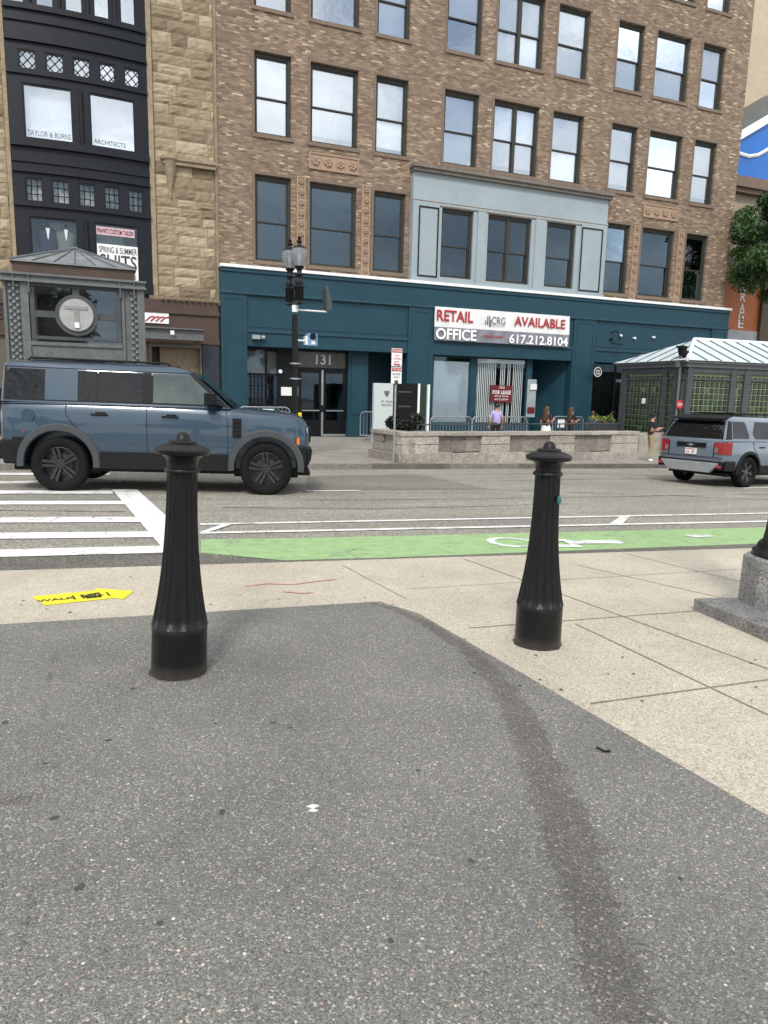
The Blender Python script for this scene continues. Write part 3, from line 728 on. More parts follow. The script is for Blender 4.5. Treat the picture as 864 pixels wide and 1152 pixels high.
rosette_panel(WX[1][0]-.05, WX[1][1]+.05, z3b+.42, z3b+.98, 4, False, bd); rosette_panel(WX[7][0]-.05, WX[7][1]+.05, z3b+.42, z3b+.98, 4, False, bd)
for a, c in ((WX[0][1], WX[1][0]), (WX[1][1], WX[2][0]), (WX[6][1], WX[7][0]), (WX[7][1], WX[8][0])):
    rosette_panel((a+c)/2-.15, (a+c)/2+.17, z3a-.2, z3b+.12, 9, True, bd)
# ---- blue-grey bay
b = MB(); y0 = FY-.22
ct = fx(464, 184, y0)[1]; cb = fx(465, 190, y0)[1]
bx0, bx1 = fx(465, 210, y0)[0], fx(683.5, 245, y0)[0]
zt = fx(465, 192, y0)[1]; zf0 = fx(466, 222, y0)[1]; zb0 = fx(463, 317, y0)[1]
wins = [fr((497.6, 231.9), (530, 314.5), y0), fr((549.8, 239.5), (594.5, 321), y0), fr((616, 247.5), (644, 325.4), y0)]
wins = [(w_[0], w_[1], zb0+.28, zf0-.22) for w_ in wins]
wins = [(w_[0], w_[1], min(wins[0][2], 99), wins[0][3]) for w_ in wins]
hs = list(wins)
wall_grid(b, bx0, bx1, zb0, zt, y0, hs, .3)
b.poly([(bx0, y0, zb0), (bx0, FY+.01, zb0), (bx0, FY+.01, zt), (bx0, y0, zt)]); b.poly([(bx1, y0, zb0), (bx1, y0, zt), (bx1, FY+.01, zt), (bx1, FY+.01, zb0)])
b.poly([(bx0, y0, zb0), (bx1, y0, zb0), (bx1, FY+.01, zb0), (bx0, FY+.01, zb0)])
b.box(bx0-.02, bx1+.02, y0-.05, y0, zt-1.0, zt-.92); b.box(bx0-.02, bx1+.02, y0-.04, y0-.002, zf0-.17, zf0-.10)
b.box(bx0-.03, bx1+.03, y0-.10, y0-.001, zb0, zb0+.14)
for (l, r) in ((wins[0][1], wins[1][0]), (wins[1][1], wins[2][0])): b.box(l+.18, r-.12, y0-.05, y0-.003, zb0+.142, zf0-.2)
for (l, r) in ((bx0+.0, wins[0][0]-.12), (wins[2][1]+.25, bx1)): b.box(l, r, y0-.04, y0-.003, zb0+.142, zf0-.172)
bay = b.build('projecting_bay', BLUEGREY, bd)
b = MB(); b.box(bx0-.01, bx1+.01, y0-.035, y0-.0005, zt-1.035, zt-1.002); b.box(bx0-.01, bx1+.01, y0-.03, y0-.0005, zf0-.095, zf0-.07); b.box(bx0-.01, bx1+.01, y0-.03, y0-.0005, zf0-.205, zf0-.172); b.build('rusty_trim', mat('rusty_edge', (.26, .17, .10), .8, 0, .4, 5), bay)
b = MB(); b.box(bx0-.05, bx1+.1, y0-.16, FY-.002, zt, zt+.12); b.box(bx0-.09, bx1+.14, y0-.24, FY-.004, zt+.12, zt+.24); b.build('bay_cornice', mat('rust_stained_trim', (.15, .13, .11), .7, 0, .25, 6), bay)
for (p0, p1) in (((471.5, 232), (491.5, 307.5)), ((655, 256.5), (674, 323))):
    a, c, d, e = fr(p0, p1, y0-.04); d, e = wins[0][2]-.05, wins[0][3]-.05; b = MB(); f = .05; yy = y0-.065
    b.box(a, c, yy, yy+.022, d, d+f); b.box(a, c, yy, yy+.022, e-f, e); b.box(a, a+f, yy, yy+.022, d+f, e-f); b.box(c-f, c, yy, yy+.022, d+f, e-f); b.build('panel_moulding', BLACK, bay)
for k, (a, c, d, e) in enumerate(wins): sash_window(a, c, d, e, y0, bd, up=False, split=(k == 1), sill=False, y_gl=.18)
# WELC... banner seen inside the last window of the first floor up
b = MB(); a, c = WX[8]; b.box(a+.45, c-.35, FY+.55, FY+.56, z3a+.1, z3b-.5); o = b.build('hanging_banner', mat('red_banner', (.26, .03, .03), .7), bd)
for k, ch in enumerate('WELC'): text(ch, ((a+c)/2+.05, FY+.54, z3b-.95-.52*k), X, Z, .3, WHITE, o, 'lettering', .02)

# ================================================================== TEAL SHOPFRONT (ground floor of the same building)
TY = FY-.30
tz = fx(243, 299, TY)[1]; tx0, tx1 = BX0-.02, fx(820.5, 356, TY)[0]
def tzz(px, py): return fx(px, py, TY)[1]
b = MB()
b.box(tx0, tx1+.05, TY-.10, FY-.001, tz, tz+.10); b.build('white_flashing', WHITE, bd)
b = MB()
zfr = tzz(245, 327)    # frieze bottom
zfb = tzz(279, 371)    # big panel bottom
zso = tzz(279, 389)    # soffit
pils = [(tx0, fx(278, 370, TY)[0]), (fx(459, 380, TY)[0], fx(487, 400, TY)[0]), (fx(643.7, 400, TY)[0], fx(668.7, 400, TY)[0]), (fx(800, 380, TY)[0], tx1)]
b.box(tx0, tx1, TY, FY-.002, zfr, tz)                         # frieze
b.box(tx0, tx1, TY-.05, FY-.003, tz-.14, tz-.002)
for k in range(3):
    l, r = pils[k][1], pils[k+1][0]
    b.box(l, r, TY+.04, FY-.004, zfb, zfr-.003)
    b.box(l, r, TY+.02, FY+.9, zso, zfb)
for k, (l, r) in enumerate(pils): b.box(l, r, TY-.02, FY+.9, BOT, zfr-.002)
b.box(pils[0][1], pils[3][0], FY+.2, FY+3.9, zso+.001, zso+.1)
sf = b.build('shopfront_fascia', TEAL, bd, bevel=.008)
b = MB()
b.box(tx0-.02, tx1+.03, TY-.07, TY-.001, zfr-.05, zfr+.035)
for k in range(3):
    l, r = pils[k][1], pils[k+1][0]
    b.box(l, r, TY-.03, TY+.018, zfb-.07, zfb+.02)
    z0_, z1_ = zfb+.12, zfr-.16
    for (a, c, d, e) in ((l+.06, r-.06, z0_, z0_+.03), (l+.06, r-.06, z1_-.03, z1_), (l+.06, l+.09, z0_+.03, z1_-.03), (r-.09, r-.06, z0_+.03, z1_-.03)): b.box(a, c, TY+.022, TY+.039, d, e)
for (l, r) in pils:
    z0_, z1_ = .35, zfr-.2
    for (a, c, d, e) in ((l+.14, r-.14, z0_, z0_+.03), (l+.14, r-.14, z1_-.03, z1_), (l+.14, l+.17, z0_+.03, z1_-.03), (r-.17, r-.14, z0_+.03, z1_-.03)): b.box(a, c, TY-.04, TY-.021, d, e)
    b.box(l-.01, r+.01, TY-.05, TY-.021, BOT, .05)
b.build('shopfront_trim', TEAL2, sf)
# interior of the shops
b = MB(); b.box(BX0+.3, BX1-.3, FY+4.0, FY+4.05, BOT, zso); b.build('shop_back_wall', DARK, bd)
gz = walk_z(9, 26.5)
# -- bay 1: barred window, door 131, teal pier, dark recess
Y1 = FY+.45
def f1(px, py): return fx(px, py, Y1)
xw0, xw1 = pils[0][1], f1(314, 420)[0]
zb = f1(300, 457)[1]
win = MB()
for x in (xw0, f1(299.5, 420)[0]-.04, xw1-.07): win.box(x, x+.07, Y1-.05, Y1+.05, zb, zso)
zm1 = f1(290, 421)[1]
win.box(xw0, xw1, Y1-.049, Y1+.049, zso-.06, zso); win.box(xw0, xw1, Y1-.049, Y1+.049, zb, zb+.07); win.box(xw0, xw1, Y1-.048, Y1+.048, zm1-.04, zm1+.04)
wo = win.build('shop_window', BLACK, bd)
MB().poly([(xw0, Y1, zb), (xw1, Y1, zb), (xw1, Y1, zso), (xw0, Y1, zso)]).build('pane', GL_ST, wo)
b = MB(); bx = list(np.arange(xw0+.12, xw1-.1, .14))
for x in bx: b.box(x-.01, x+.01, Y1-.09, Y1-.07, zb+.05, zm1)
for z in (zb+.25, zb+.75, zm1-.1): b.box(xw0, xw1-.1, Y1-.092, Y1-.068, z-.012, z+.012)
b.build('window_bars', BLACK, wo)
b = MB(); b.box(xw0, xw1, Y1+.12, Y1+.13, zm1+.05, zso-.1); b.build('grey_screen', mat('grey_screen', (.16, .17, .165), .8, 0, .3, 3), wo)
b = MB(); b.box(xw0, xw1, Y1-.08, Y1+.1, BOT, zb); b.build('stall_riser', TEAL, bd)
xd0, xd1 = f1(335, 450)[0], f1(389, 450)[0]; zdt = f1(370, 416.5)[1]; xj0, xj1 = xw1, f1(391, 450)[0]
b = MB(); b.box(xj0+.001, xd0, Y1-.06, Y1+.06, BOT, zso-.001); b.box(xd1, xj1+.04, Y1-.06, Y1+.06, BOT, zso-.001); b.box(xd0, xd1, Y1-.06, Y1+.06, zdt, zdt+.08); b.box(xd0, xd1, Y1-.059, Y1+.059, zso-.07, zso-.002)
dr = b.build('door_frame', BLACK, bd)
MB().poly([(xd0, Y1, zdt+.08), (xd1, Y1, zdt+.08), (xd1, Y1, zso-.07), (xd0, Y1, zso-.07)]).build('transom_pane', mat('smoked_transom', (.055, .055, .045), .15, 0, .2, 4), dr)
c_ = f1(363.5, 404.5); text('131', (c_[0], Y1-.02, c_[1]), X, Z, .36, mat('pale_numerals', (.62, .66, .60), .5), dr, 'street_number', .012)
gz0 = walk_z((xd0+xd1)/2, FY+.4)
for (l, r, sd_) in ((xd0, (xd0+xd1)/2-.004, 1), ((xd0+xd1)/2+.004, xd1, -1)):
    b = MB(); s = .13; zb1 = gz0+.62
    b.box(l, l+s, Y1-.03, Y1+.03, gz0+.02, zdt); b.box(r-s, r, Y1-.03, Y1+.03, gz0+.02, zdt); b.box(l+s, r-s, Y1-.03, Y1+.03, zdt-s, zdt); b.box(l+s, r-s, Y1-.03, Y1+.03, gz0+.02, zb1)
    d_ = b.build('door', BLACK, bd)
    MB().poly([(l+s, Y1, zb1), (r-s, Y1, zb1), (r-s, Y1, zdt-s), (l+s, Y1, zdt-s)]).build('pane', GL_ST, d_)
    b = MB(); b.box(l+s, r-s, Y1-.10, Y1-.07, gz0+.98, gz0+1.02); b.build('push_bar', GALV, d_)
    xx = r-.03 if sd_ > 0 else l+.03
    if sd_ > 0: MB().box(r-.05, r+.02, Y1-.10, Y1-.032, gz0+.03, zdt).build('astragal', GALV, d_); MB().box(r-.12, r+.06, Y1-.12, Y1-.10, gz0+.95, gz0+1.2).build('door_handle', BLACK, d_)
    else: MB().box(l+.02, r, Y1-.05, Y1-.032, gz0+.02, gz0+.10).build('kick_plate', GALV, d_)
b = MB(); b.box(xw1+.05, xd0-.02, Y1-.12, Y1-.065, f1(322, 445)[1], f1(322, 435.5)[1]); b.build('notice', WHITE, bd)
b = MB(); q = f1(314, 418); b.lathe([(.07, -.16), (.075, -.12), (.05, -.05), (.02, 0)], 14, (q[0], Y1-.06, q[1]), 'y'); b.build('wall_lamp', WHITE, bd)
for q in ((288, 379.5),):
    p = fx(*q, TY); b = MB(); b.box(p[0]-.16, p[0]+.12, TY-.18, TY+.018, p[1]-.07, p[1]+.07); b.lathe([(.08, 0), (.08, .12)], 14, (p[0]+.17, TY-.08, p[1]), 'x'); b.build('security_camera', GALV, bd, 40)
# teal pier + recess
Y2 = FY+.25
xp0, xp1 = fx(391.5, 450, Y2)[0], fx(413.5, 450, Y2)[0]
b = MB(); b.box(xp0, xp1, Y2, FY+1.6, BOT, zso+.001); b.box(xp0-.03, xp1+.03, Y2-.03, Y2+.3, BOT, .45-.1); b.box(xp0+.12, xp1-.12, Y2-.03, Y2-.001, .55, zso-.2); b.box(xp1, fx(459, 400)[0], FY+1.6, FY+1.65, BOT, zso)
b.build('recess_pier', TEAL, bd)
# -- bay 2
Y3 = FY+.12
def f3(px, py): return fx(px, py, Y3)
wa = (f3(486, 440)[0], f3(528, 440)[0]); wb2 = (f3(534.5, 440)[0], f3(590.5, 440)[0]); zb3 = f3(560, 477)[1]
b = MB()
for l, r in ((pils[1][1], wa[0]), (wa[1], wb2[0]), (wb2[1], wb2[1]+.28)): b.box(l, r, Y3-.05, Y3+.12, BOT, zso-.001)
b.box(pils[1][1], wb2[1]+.28, Y3-.08, Y3+.14, BOT, zb3)
b.build('window_posts', TEAL, bd)
for (l, r, kind) in ((*wa, 0), (*wb2, 1)):
    b = MB(); b.box(l, r, Y3-.02, Y3+.04, zb3, zb3+.06); b.box(l, l+.04, Y3-.02, Y3+.04, zb3+.06, zso-.05); b.box(r-.04, r, Y3-.02, Y3+.04, zb3+.06, zso-.05); b.box(l, r, Y3-.02, Y3+.04, zso-.05, zso-.002)
    wo = b.build('shop_window', TEAL2 if kind == 0 else BLACK, bd)
    MB().poly([(l, Y3, zb3), (r, Y3, zb3), (r, Y3, zso), (l, Y3, zso)]).build('pane', GL_ST, wo)
    b = MB(); zt_ = f3(500, 409)[1] if kind == 0 else f3(560, 402.5)[1]
    if kind == 0:
        b.box(l+.05, r-.05, Y3+.045, Y3+.055, zb3, zt_); b.box(l+.03, r-.03, Y3+.03, Y3+.09, zt_, zt_+.1)
        for x in np.arange(l+.1, r-.1, .11): b.box(x, x+.006, Y3+.038, Y3+.0449, zb3, zt_)
    else:
        b.box(l+.04, r-.04, Y3+.06, Y3+.14, zt_-.22, zt_)
        x = l+.05
        while x < r-.08:
            f = (x-l)/(r-l)
            if not (.42 < f < .49 or .60 < f < .635 or .68 < f < .72): b.obox((x+.02, Y3+.05, (zb3+zt_-.22)/2), (.035, .022, 0), (0, .002, 0), (0, 0, (zt_-.22-zb3)/2))
            x += .088
    b.build('vertical_blind', BLIND, wo)
# FOR LEASE sign
a, c, d, e = fr((552, 434.3), (575.8, 451), Y3-.06); d = (d+e)/2-.36; e = d+.70
sg = MB().box(a, c, Y3-.08, Y3-.05, d, e).build('for_lease_sign', MAROON, bd)
cx = (a+c)/2; w_ = c-a
text('FOR LEASE', (cx, Y3-.085, (d+e)/2+.06), X, Z, .15, WHITE, sg, 'lettering', .02, w=w_*.84)
text('RETAIL SPACE', (cx, Y3-.085, (d+e)/2-.10), X, Z, .06, WHITE, sg, 'lettering', .01, w=w_*.62); text('617.212.8104', (cx, Y3-.085, d+.12), X, Z, .07, WHITE, sg, 'lettering', .01, w=w_*.62); text('CRG', (cx, Y3-.085, e-.09), X, Z, .09, WHITE, sg, 'lettering', .01)
# doorway
xr0 = wb2[1]+.28
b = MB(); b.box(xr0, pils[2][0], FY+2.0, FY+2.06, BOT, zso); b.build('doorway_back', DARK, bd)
b = MB(); l, r = f3(612, 440)[0], f3(629, 440)[0]
b.add([(pils[2][0]-.001, FY+.1, BOT), (pils[2][0]-1.0, FY+1.95, BOT), (pils[2][0]-1.0, FY+1.95, zso), (pils[2][0]-.001, FY+.1, zso)], [(0, 1, 2, 3)]); b.build('doorway_side_wall', TEAL, bd)
yd = FY+1.9
b = MB(); l = fx(600, 440, yd)[0]; r = fx(626, 440, yd)[0]; zt_ = fx(612, 428, yd)[1]
for x in (l, (l+r)/2, r): b.box(x-.03, x+.03, yd, yd+.05, BOT+.8, zt_)
b.box(l, r, yd, yd+.05, zt_-.03, zt_+.05); d_ = b.build('door', BRONZE, bd); MB().box((l+r)/2-.12, (l+r)/2-.08, yd-.08, yd-.02, .4, .9).build('door_handle', GALV, d_)
for (p0, p1, m_) in (((596.8, 432), (603.5, 438.5), WHITE), ((593.5, 458), (601, 464.5), MAROON)):
    a, c, d, e = fr(p0, p1, FY+.02); MB().box(a, c, FY+.0, FY+.03, d, e).build('wall_notice', m_, bd)
b = MB(); a, c, d, e = fr((593, 440), (601.5, 464), Y3-.05); b.box(a, c, Y3-.065, Y3-.051, d-.2, e+.5); b.build('notice_board', mat('pale_board', (.3, .35, .36), .5), bd)
# -- bay 3: curtained window behind the kiosk
Y4 = FY+.3
l, r = pils[2][1], pils[3][0]
b = MB(); b.box(l, r, Y4-.1, Y4+.05, BOT, -.15); b.build('stall_riser', TEAL, bd)
b = MB()
for x in np.linspace(l, r, 5)[:-1]: b.box(x, x+.07, Y4-.03, Y4+.05, -.149, zso)
wo = b.build('shop_window', BLACK, bd); MB().poly([(l, Y4, -.15), (r, Y4, -.15), (r, Y4, zso), (l, Y4, zso)]).build('pane', GL_ST, wo)
b = MB(); x = l+.9
while x < r-.2: b.tube([(x, Y4+.45, -.1), (x, Y4+.45, zso-.05)], .05, 6); x += .1
b.build('curtain', mat('dark_green_curtain', (.035, .042, .036), .9, 0, .3, 3), wo)
# leafy vine over window head + round sign
sg = MB(); q = fx(672.3, 418.4, TY-.35); sg.lathe([(.235, -.015), (.235, .015)], 28, (q[0], TY-.35, q[1]), 'y')
so_ = sg.build('round_sign', mat('charcoal_sign', (.03, .035, .035), .5), bd)
b = MB()
for k in range(28):
    a0, a1 = 2*math.pi*k/28, 2*math.pi*(k+1)/28
    b.poly([(q[0]+rr_*math.cos(an), TY-.368, q[1]+rr_*math.sin(an)) for rr_, an in ((.205, a0), (.205, a1), (.18, a1), (.18, a0))])
b.build('sign_ring', WHITE, so_)
text('DELI', (q[0], TY-.369, q[1]+.05), X, Z, .07, WHITE, so_, 'lettering', .02, w=.2); text('CAFE', (q[0], TY-.369, q[1]-.07), X, Z, .07, WHITE, so_, 'lettering', .02, w=.26)
MB().box(q[0]-.02, q[0]+.02, TY-.35, TY+.0, q[1]+.235, q[1]+.265).build('sign_bracket', BLACK, so_)
for (px, py) in ((688, 382), (698.5, 377.5), (714, 380.5), (735.5, 379.5)):
    p = fx(px, py, TY-.05); b = MB(); b.lathe([(.05, -.12), (.06, -.04), (.025, .08)], 10, (p[0], TY+.02, p[1]), 'y')
    if px == 688: b.tube([(p[0], TY+.03, p[1]+.3), (p[0], TY-.35, p[1]+.35), (p[0]+.1, TY-.5, p[1]+.05), (p[0]-.25, TY-.4, p[1]-.2), (p[0]+.3, TY-.4, p[1]-.22)], .025, 6)
    b.build('fascia_fitting', WHITE if px != 688 else BLACK, bd, 40)
# ---- banner RETAIL / OFFICE AVAILABLE
bY = TY-.13
a0, a1, a2, a3 = fx(489.6, 344.6, bY), fx(641.5, 354.6, bY), fx(640.8, 389.2, bY), fx(488.5, 382.3, bY)
bt, bb_ = a0[1], a3[1]; bl0, br0 = a0[0], a1[0]
def ban(u, v):
    wv = .018*math.sin(u*23+v*3)+.014*math.sin(u*51-v*6)
    sag = -.06*4*u*(1-u)*(v) if v > .5 else 0
    return (bl0+(br0-bl0)*u, bY+wv*.6, bb_+(bt-bb_)*v + sag*.0)
bn = MB(); NU = 60
def sheet(v0, v1, m):
    q = MB(); nv = 8
    vs = [ban(i/NU, v0+(v1-v0)*j/nv) for i in range(NU+1) for j in range(nv+1)]
    q.add(vs, [(i*(nv+1)+j, (i+1)*(nv+1)+j, (i+1)*(nv+1)+j+1, i*(nv+1)+j+1) for i in range(NU) for j in range(nv)]); return q
bt_ = thing('vinyl_banner', 'long white and grey retail and office banner hung on the teal fascia', 'banner', (bl0, bY, bb_))
sheet(.40, 1, 0).build('white_band', mat('banner_white', (.74, .74, .73), .5, 0, .06, 3), bt_, 80)
sheet(0, .40, 0).build('grey_band', mat('banner_grey', (.20, .20, .23), .45, 0, .25, 3), bt_, 80)
BW, BH = br0-bl0, bt-bb_
CRIM = mat('crimson_print', (.36, .012, .02), .5, 0, .1); CHAR = mat('charcoal_print', (.05, .05, .055), .5, 0, 0)
PRW = mat('white_print', (.85, .85, .85), .5, 0, 0)
yT = bY-.045
def bp(u, v): return (bl0+BW*u, yT, bb_+BH*v)
text('RETAIL', bp(.135, .75), X, Z, .40, CRIM, bt_, 'lettering', .025, w=BW*.255)
text('AVAILABLE', bp(.765, .73), X, Z, .36, CRIM, bt_, 'lettering', .022, w=BW*.395)
text('CRG', bp(.45, .70), X, Z, .30, CHAR, bt_, 'lettering', -.003, w=BW*.10)
text('COMMERCIAL REALTY', bp(.45, .53), X, Z, .05, CHAR, bt_, 'lettering', 0, w=BW*.10)
text('OFFICE', bp(.15, .20), X, Z, .40, PRW, bt_, 'lettering', .025, w=BW*.285)
text('617.212.8104', bp(.762, .17), X, Z, .34, PRW, bt_, 'lettering', .022, w=BW*.455)
text('creative spaces', bp(.415, .22), X, Z, .13, CRIM, bt_, 'lettering', .01, w=BW*.15)
b = MB()
for u, h0, h1 in ((.352, .55, .68), (.366, .55, .82), (.380, .50, .84), (.390, .5, .72)): b.box(bl0+BW*u, bl0+BW*(u+.007), yT-.002, yT, bb_+BH*h0, bb_+BH*h1)
b.build('logo', CHAR, bt_)

# ================================================================== SANDSTONE BUILDING (left)
sb = thing('sandstone_building', 'rock-faced tan sandstone building with a dark bowed window bay, left side of the photo', 'building', (0, FY, walk_z(0, 26)))
def sandblocks(b, x0, x1, z0, z1, y, rnd):
    z = z0; row = 0
    while z < z1-.02:
        h = min(rnd.choice((.30, .34, .38, .27)), z1-z); x = x0-(.35 if row % 2 else 0)
        while x < x1-.03:
            w_ = rnd.uniform(.5, 1.15); a, c = max(x, x0), min(x+w_, x1); x += w_
            if c-a < .06: continue
            b.tone = rnd.random(); nx, nz_ = max(3, int((c-a)/.13)), 4; g = .012
            vs = []
            bulge = rnd.uniform(.015, .04); ph = rnd.uniform(0, 9)
            for i in range(nx+1):
                for j in range(nz_+1):
                    u, v = i/nx, j/nz_; ed = min(1, min(u, 1-u)*nx, min(v, 1-v)*nz_)
                    vs.append((a+g+(c-a-2*g)*u, y-ed*(bulge+rnd.uniform(-.014, .014)+.01*math.sin(ph+u*5)), z+g+(h-2*g)*v))
            b.add(vs, [(i*(nz_+1)+j, (i+1)*(nz_+1)+j, (i+1)*(nz_+1)+j+1, i*(nz_+1)+j+1) for i in range(nx) for j in range(nz_)])
        z += h; row += 1
rnd = random.Random(4)
sx0, sx1 = fx(175.5, 250)[0], BX0-.10
lz = fx(210, 335)[1]
b = MB(); sandblocks(b, sx0, sx1, lz, 22, FY, rnd); sandblocks(b, -12, fx(9, 200)[0], lz+.4, 22, FY, rnd)
b.tone = .25; b.box(-12, fx(8, 200)[0], FY+.006, FY+.5, BOT, 22); b.box(sx0, BX0-.01, FY+.006, FY+.5, BOT, 22); b.box(BX0-.1, BX0-.005, FY-.05, FY+.005, BOT, 22); b.box(-12, BX0-.01, FY+.5, FY+14, BOT, 22)
b.tone = .55; b.box(sx0-.16, sx0-.003, FY-.08, FY+.4, lz, 22)
b.box(fx(9, 200)[0]+.003, fx(9, 200)[0]+.12, FY-.08, FY+.4, lz, 22)
sw = b.build('wall', SAND, sb)
b = MB(); b.tone = .5     # small corbelled string course
p = fx(181, 183); q = fx(241, 192); b.box(p[0]+.05, sx1, FY-.2, FY-.05, q[1]-.03, q[1]+.1); b.box(p[0]+.0, sx1+.02, FY-.26, FY-.03, q[1]+.1, q[1]+.2)
b.lathe([(.30, .12), (.30, .02), (.24, -.05), (.2, -.2), (.13, -.5), (.07, -.8), (.03, -1.15), (.01, -1.2)], 14, (p[0]+.28, FY-.05, q[1]+.1)); b.build('string_course', SAND, sw)
b = MB(); b.tone = .1; b.box(sx0-.3, BX0-.02, FY-.22, FY-.02, lz-.22, lz-.02)
for x in np.arange(sx0+.1, sx1, .2): b.lathe([(.07, -.3), (.05, -.36), (.01, -.38)], 8, (x, FY, lz-.11), 'y')
b.build('carved_cornice', SAND, sw)
# bowed bay
bx_l, bx_r = fx(9.5, 200)[0]+.12, sx0-.16
def bow(u): return bx_l+(bx_r-bx_l)*u, FY-.05-.15*math.sin(math.pi*u)**.8 if 0 < u < 1 else FY-.05
SEG = 10
def bowband(b, z0, z1, off=0, u0=0., u1=1., th=.0, inset=0):
    n = max(2, int(round((u1-u0)*SEG*1.5)))
    for i in range(n):
        ua, uc = u0+(u1-u0)*i/n, u0+(u1-u0)*(i+1)/n
        (xa, ya), (xc, yc) = bow(ua), bow(uc)
        b.add([(xa, ya-off, z0), (xc, yc-off, z0), (xc, yc-off, z1), (xa, ya-off, z1), (xa, ya+.25, z0), (xc, yc+.25, z0), (xc, yc+.25, z1), (xa, ya+.25, z1)],
              [(0, 1, 2, 3), (3, 2, 6, 7), (0, 4, 5, 1)]+([(0, 3, 7, 4)] if i == 0 else [])+([(1, 5, 6, 2)] if i == n-1 else []))
def zc(px, py): return fx(px, py, FY-.45)[1]
zl = {}
A = dict(sp0t=zc(88, 18), sp0b=zc(88, 48), l1t=zc(90, 62), l1b=zc(90, 84), t1=zc(96, 92), w1t=zc(96, 100), w1b=zc(96, 161), s1=zc(96, 170), sp1b=zc(96, 195), l2t=zc(96, 204), l2b=zc(96, 231), w2t=zc(96, 247), w2b=zc(96, 312), sp2=zc(96, 325))
bay = MB()
bowband(bay, A['sp0b'], A['sp0t'], 0); bowband(bay, A['sp0t'], A['sp0t']+.16, .14); bowband(bay, A['sp0t']-.30, A['sp0t']-.001, .06)
bowband(bay, A['sp0b']-.12, A['sp0b']-.001, .12); bowband(bay, A['l1t'], A['sp0b']-.121, .03)
bowband(bay, A['l1b']-.14, A['l1b'], .10); bowband(bay, A['w1t'], A['l1b']-.141, .03)
bowband(bay, A['s1'], A['w1b'], .12); bowband(bay, A['sp1b'], A['s1']-.001, 0); bowband(bay, A['s1']-.45, A['s1']-.28, .05)
bowband(bay, A['sp1b']-.1, A['sp1b']-.001, .12); bowband(bay, A['l2t'], A['sp1b']-.101, .03)
bowband(bay, A['l2b']-.14, A['l2b'], .12); bowband(bay, A['w2t'], A['l2b']-.141, .03)
bowband(bay, A['sp2'], A['w2b'], .10); bowband(bay, A['sp2']-.7, A['sp2']-.001, .02)
# mullions between the small lights, big windows
def mull(z0, z1, us, wd): 
    for u in us: bowband(bay, z0, z1, .05 if wd < .09 else .04, max(0, u-wd/2), min(1, u+wd/2))
fiveu = [.0, .05, .235, .42, .605, .79, .97]
lights = [(.085, .21), (.27, .40), (.46, .585), (.645, .765), (.825, .945)]
def posts(z0, z1, openings):
    prev = 0
    for (a, c) in openings: bowband(bay, z0, z1, .035, prev, a); prev = c
    bowband(bay, z0, z1, .035, prev, 1)
posts(A['l1b'], A['l1t'], lights); posts(A['l2b'], A['l2t'], lights)
big = [(.10, .445), (.565, .90)]
posts(A['w1b'], A['w1t'], big); posts(A['w2b'], A['w2t'], big)
zt0 = A['sp0t']+.16; top_l = [(.03, .15), (.22, .35), (.42, .55), (.62, .74), (.81, .93)]
posts(zt0, zt0+2.6, top_l); bowband(bay, zt0+2.6, 21.5, .0); bowband(bay, zt0+1.15, zt0+1.22, .0)
for u in (.185, .385, .585, .775, .505):
    x, y = bow(u)
    if u == .505:
        for (z0_, z1_) in ((A['w1b'], A['w1t']), (A['w2b'], A['w2t'])): bay.tube([(x, y-.09, z0_), (x, y-.09, z1_)], .055, 8)
    else: bay.tube([(x, y-.07, zt0), (x, y-.07, zt0+2.6)], .05, 8)
bo = bay.build('bowed_bay', NAVY, sb)
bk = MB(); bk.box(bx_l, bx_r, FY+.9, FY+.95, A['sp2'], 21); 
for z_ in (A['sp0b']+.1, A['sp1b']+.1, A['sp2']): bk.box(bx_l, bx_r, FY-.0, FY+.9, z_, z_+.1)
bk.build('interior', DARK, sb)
def light(name, z0, z1, u0, u1, m_gl, pattern=None, blindm=None, off=.02, bd_=.22):
    (xa, ya), (xc, yc) = bow(u0), bow(u1); ya += off; yc += off
    def q(u, v, d=0): return (xa+(xc-xa)*u, ya+(yc-ya)*u-d, z0+(z1-z0)*v)
    b = MB(); f = .05/(xc-xa); g = .05/(z1-z0)
    for (a, c, d, e) in ((0, 1, 0, g), (0, 1, 1-g, 1), (0, f, g, 1-g), (1-f, 1, g, 1-g)): b.prism([q(a, d, .03), q(c, d, .03), q(c, e, .03), q(a, e, .03)], (0, .05, 0))
    if pattern == 'diamond':
        H = [((0, .5), (.5, 1)), ((.5, 1), (1, .5)), ((1, .5), (.5, 0)), ((.5, 0), (0, .5)), ((0, 0), (1, 1)), ((0, 1), (1, 0))]
        for (p_, r_) in H: b.tube([q(*p_, .01), q(*r_, .01)], .014, 4)
    if pattern == 'grid':
        for k in (1/3, 2/3): b.tube([q(k, 0, .01), q(k, 1, .01)], .014, 4); b.tube([q(0, k, .01), q(1, k, .01)], .014, 4)
    if pattern == 'sash': b.tube([q(0, .5, .01), q(1, .5, .01)], .03, 4)
    wo = b.build(name, NAVY, sb)
    MB().poly([q(0, 0), q(1, 0), q(1, 1), q(0, 1)]).build('pane', m_gl, wo)
    if blindm: MB().poly([q(0, 0, -bd_), q(1, 0, -bd_), q(1, .999, -bd_), q(0, .999, -bd_)]).build('curtain', blindm, wo)
    return wo, q
LEAD = mat('mottled_leaded_backing', (.42, .41, .38), .7, 0, .55, 9)
for (a, c) in lights:
    light('leaded_window', A['l1b'], A['l1t'], a, c, GL_UP, 'diamond', BLIND); light('leaded_window', A['l2b'], A['l2t'], a, c, GL_ST, 'grid', LEAD)
for k, (a, c) in enumerate(top_l): light('upper_window', zt0, zt0+2.6, a, c, GL_UP, 'sash', None if k != 3 else None)
wo, q = light('large_window', A['w1b'], A['w1t'], *big[0], GL_UP, None, BLIND)
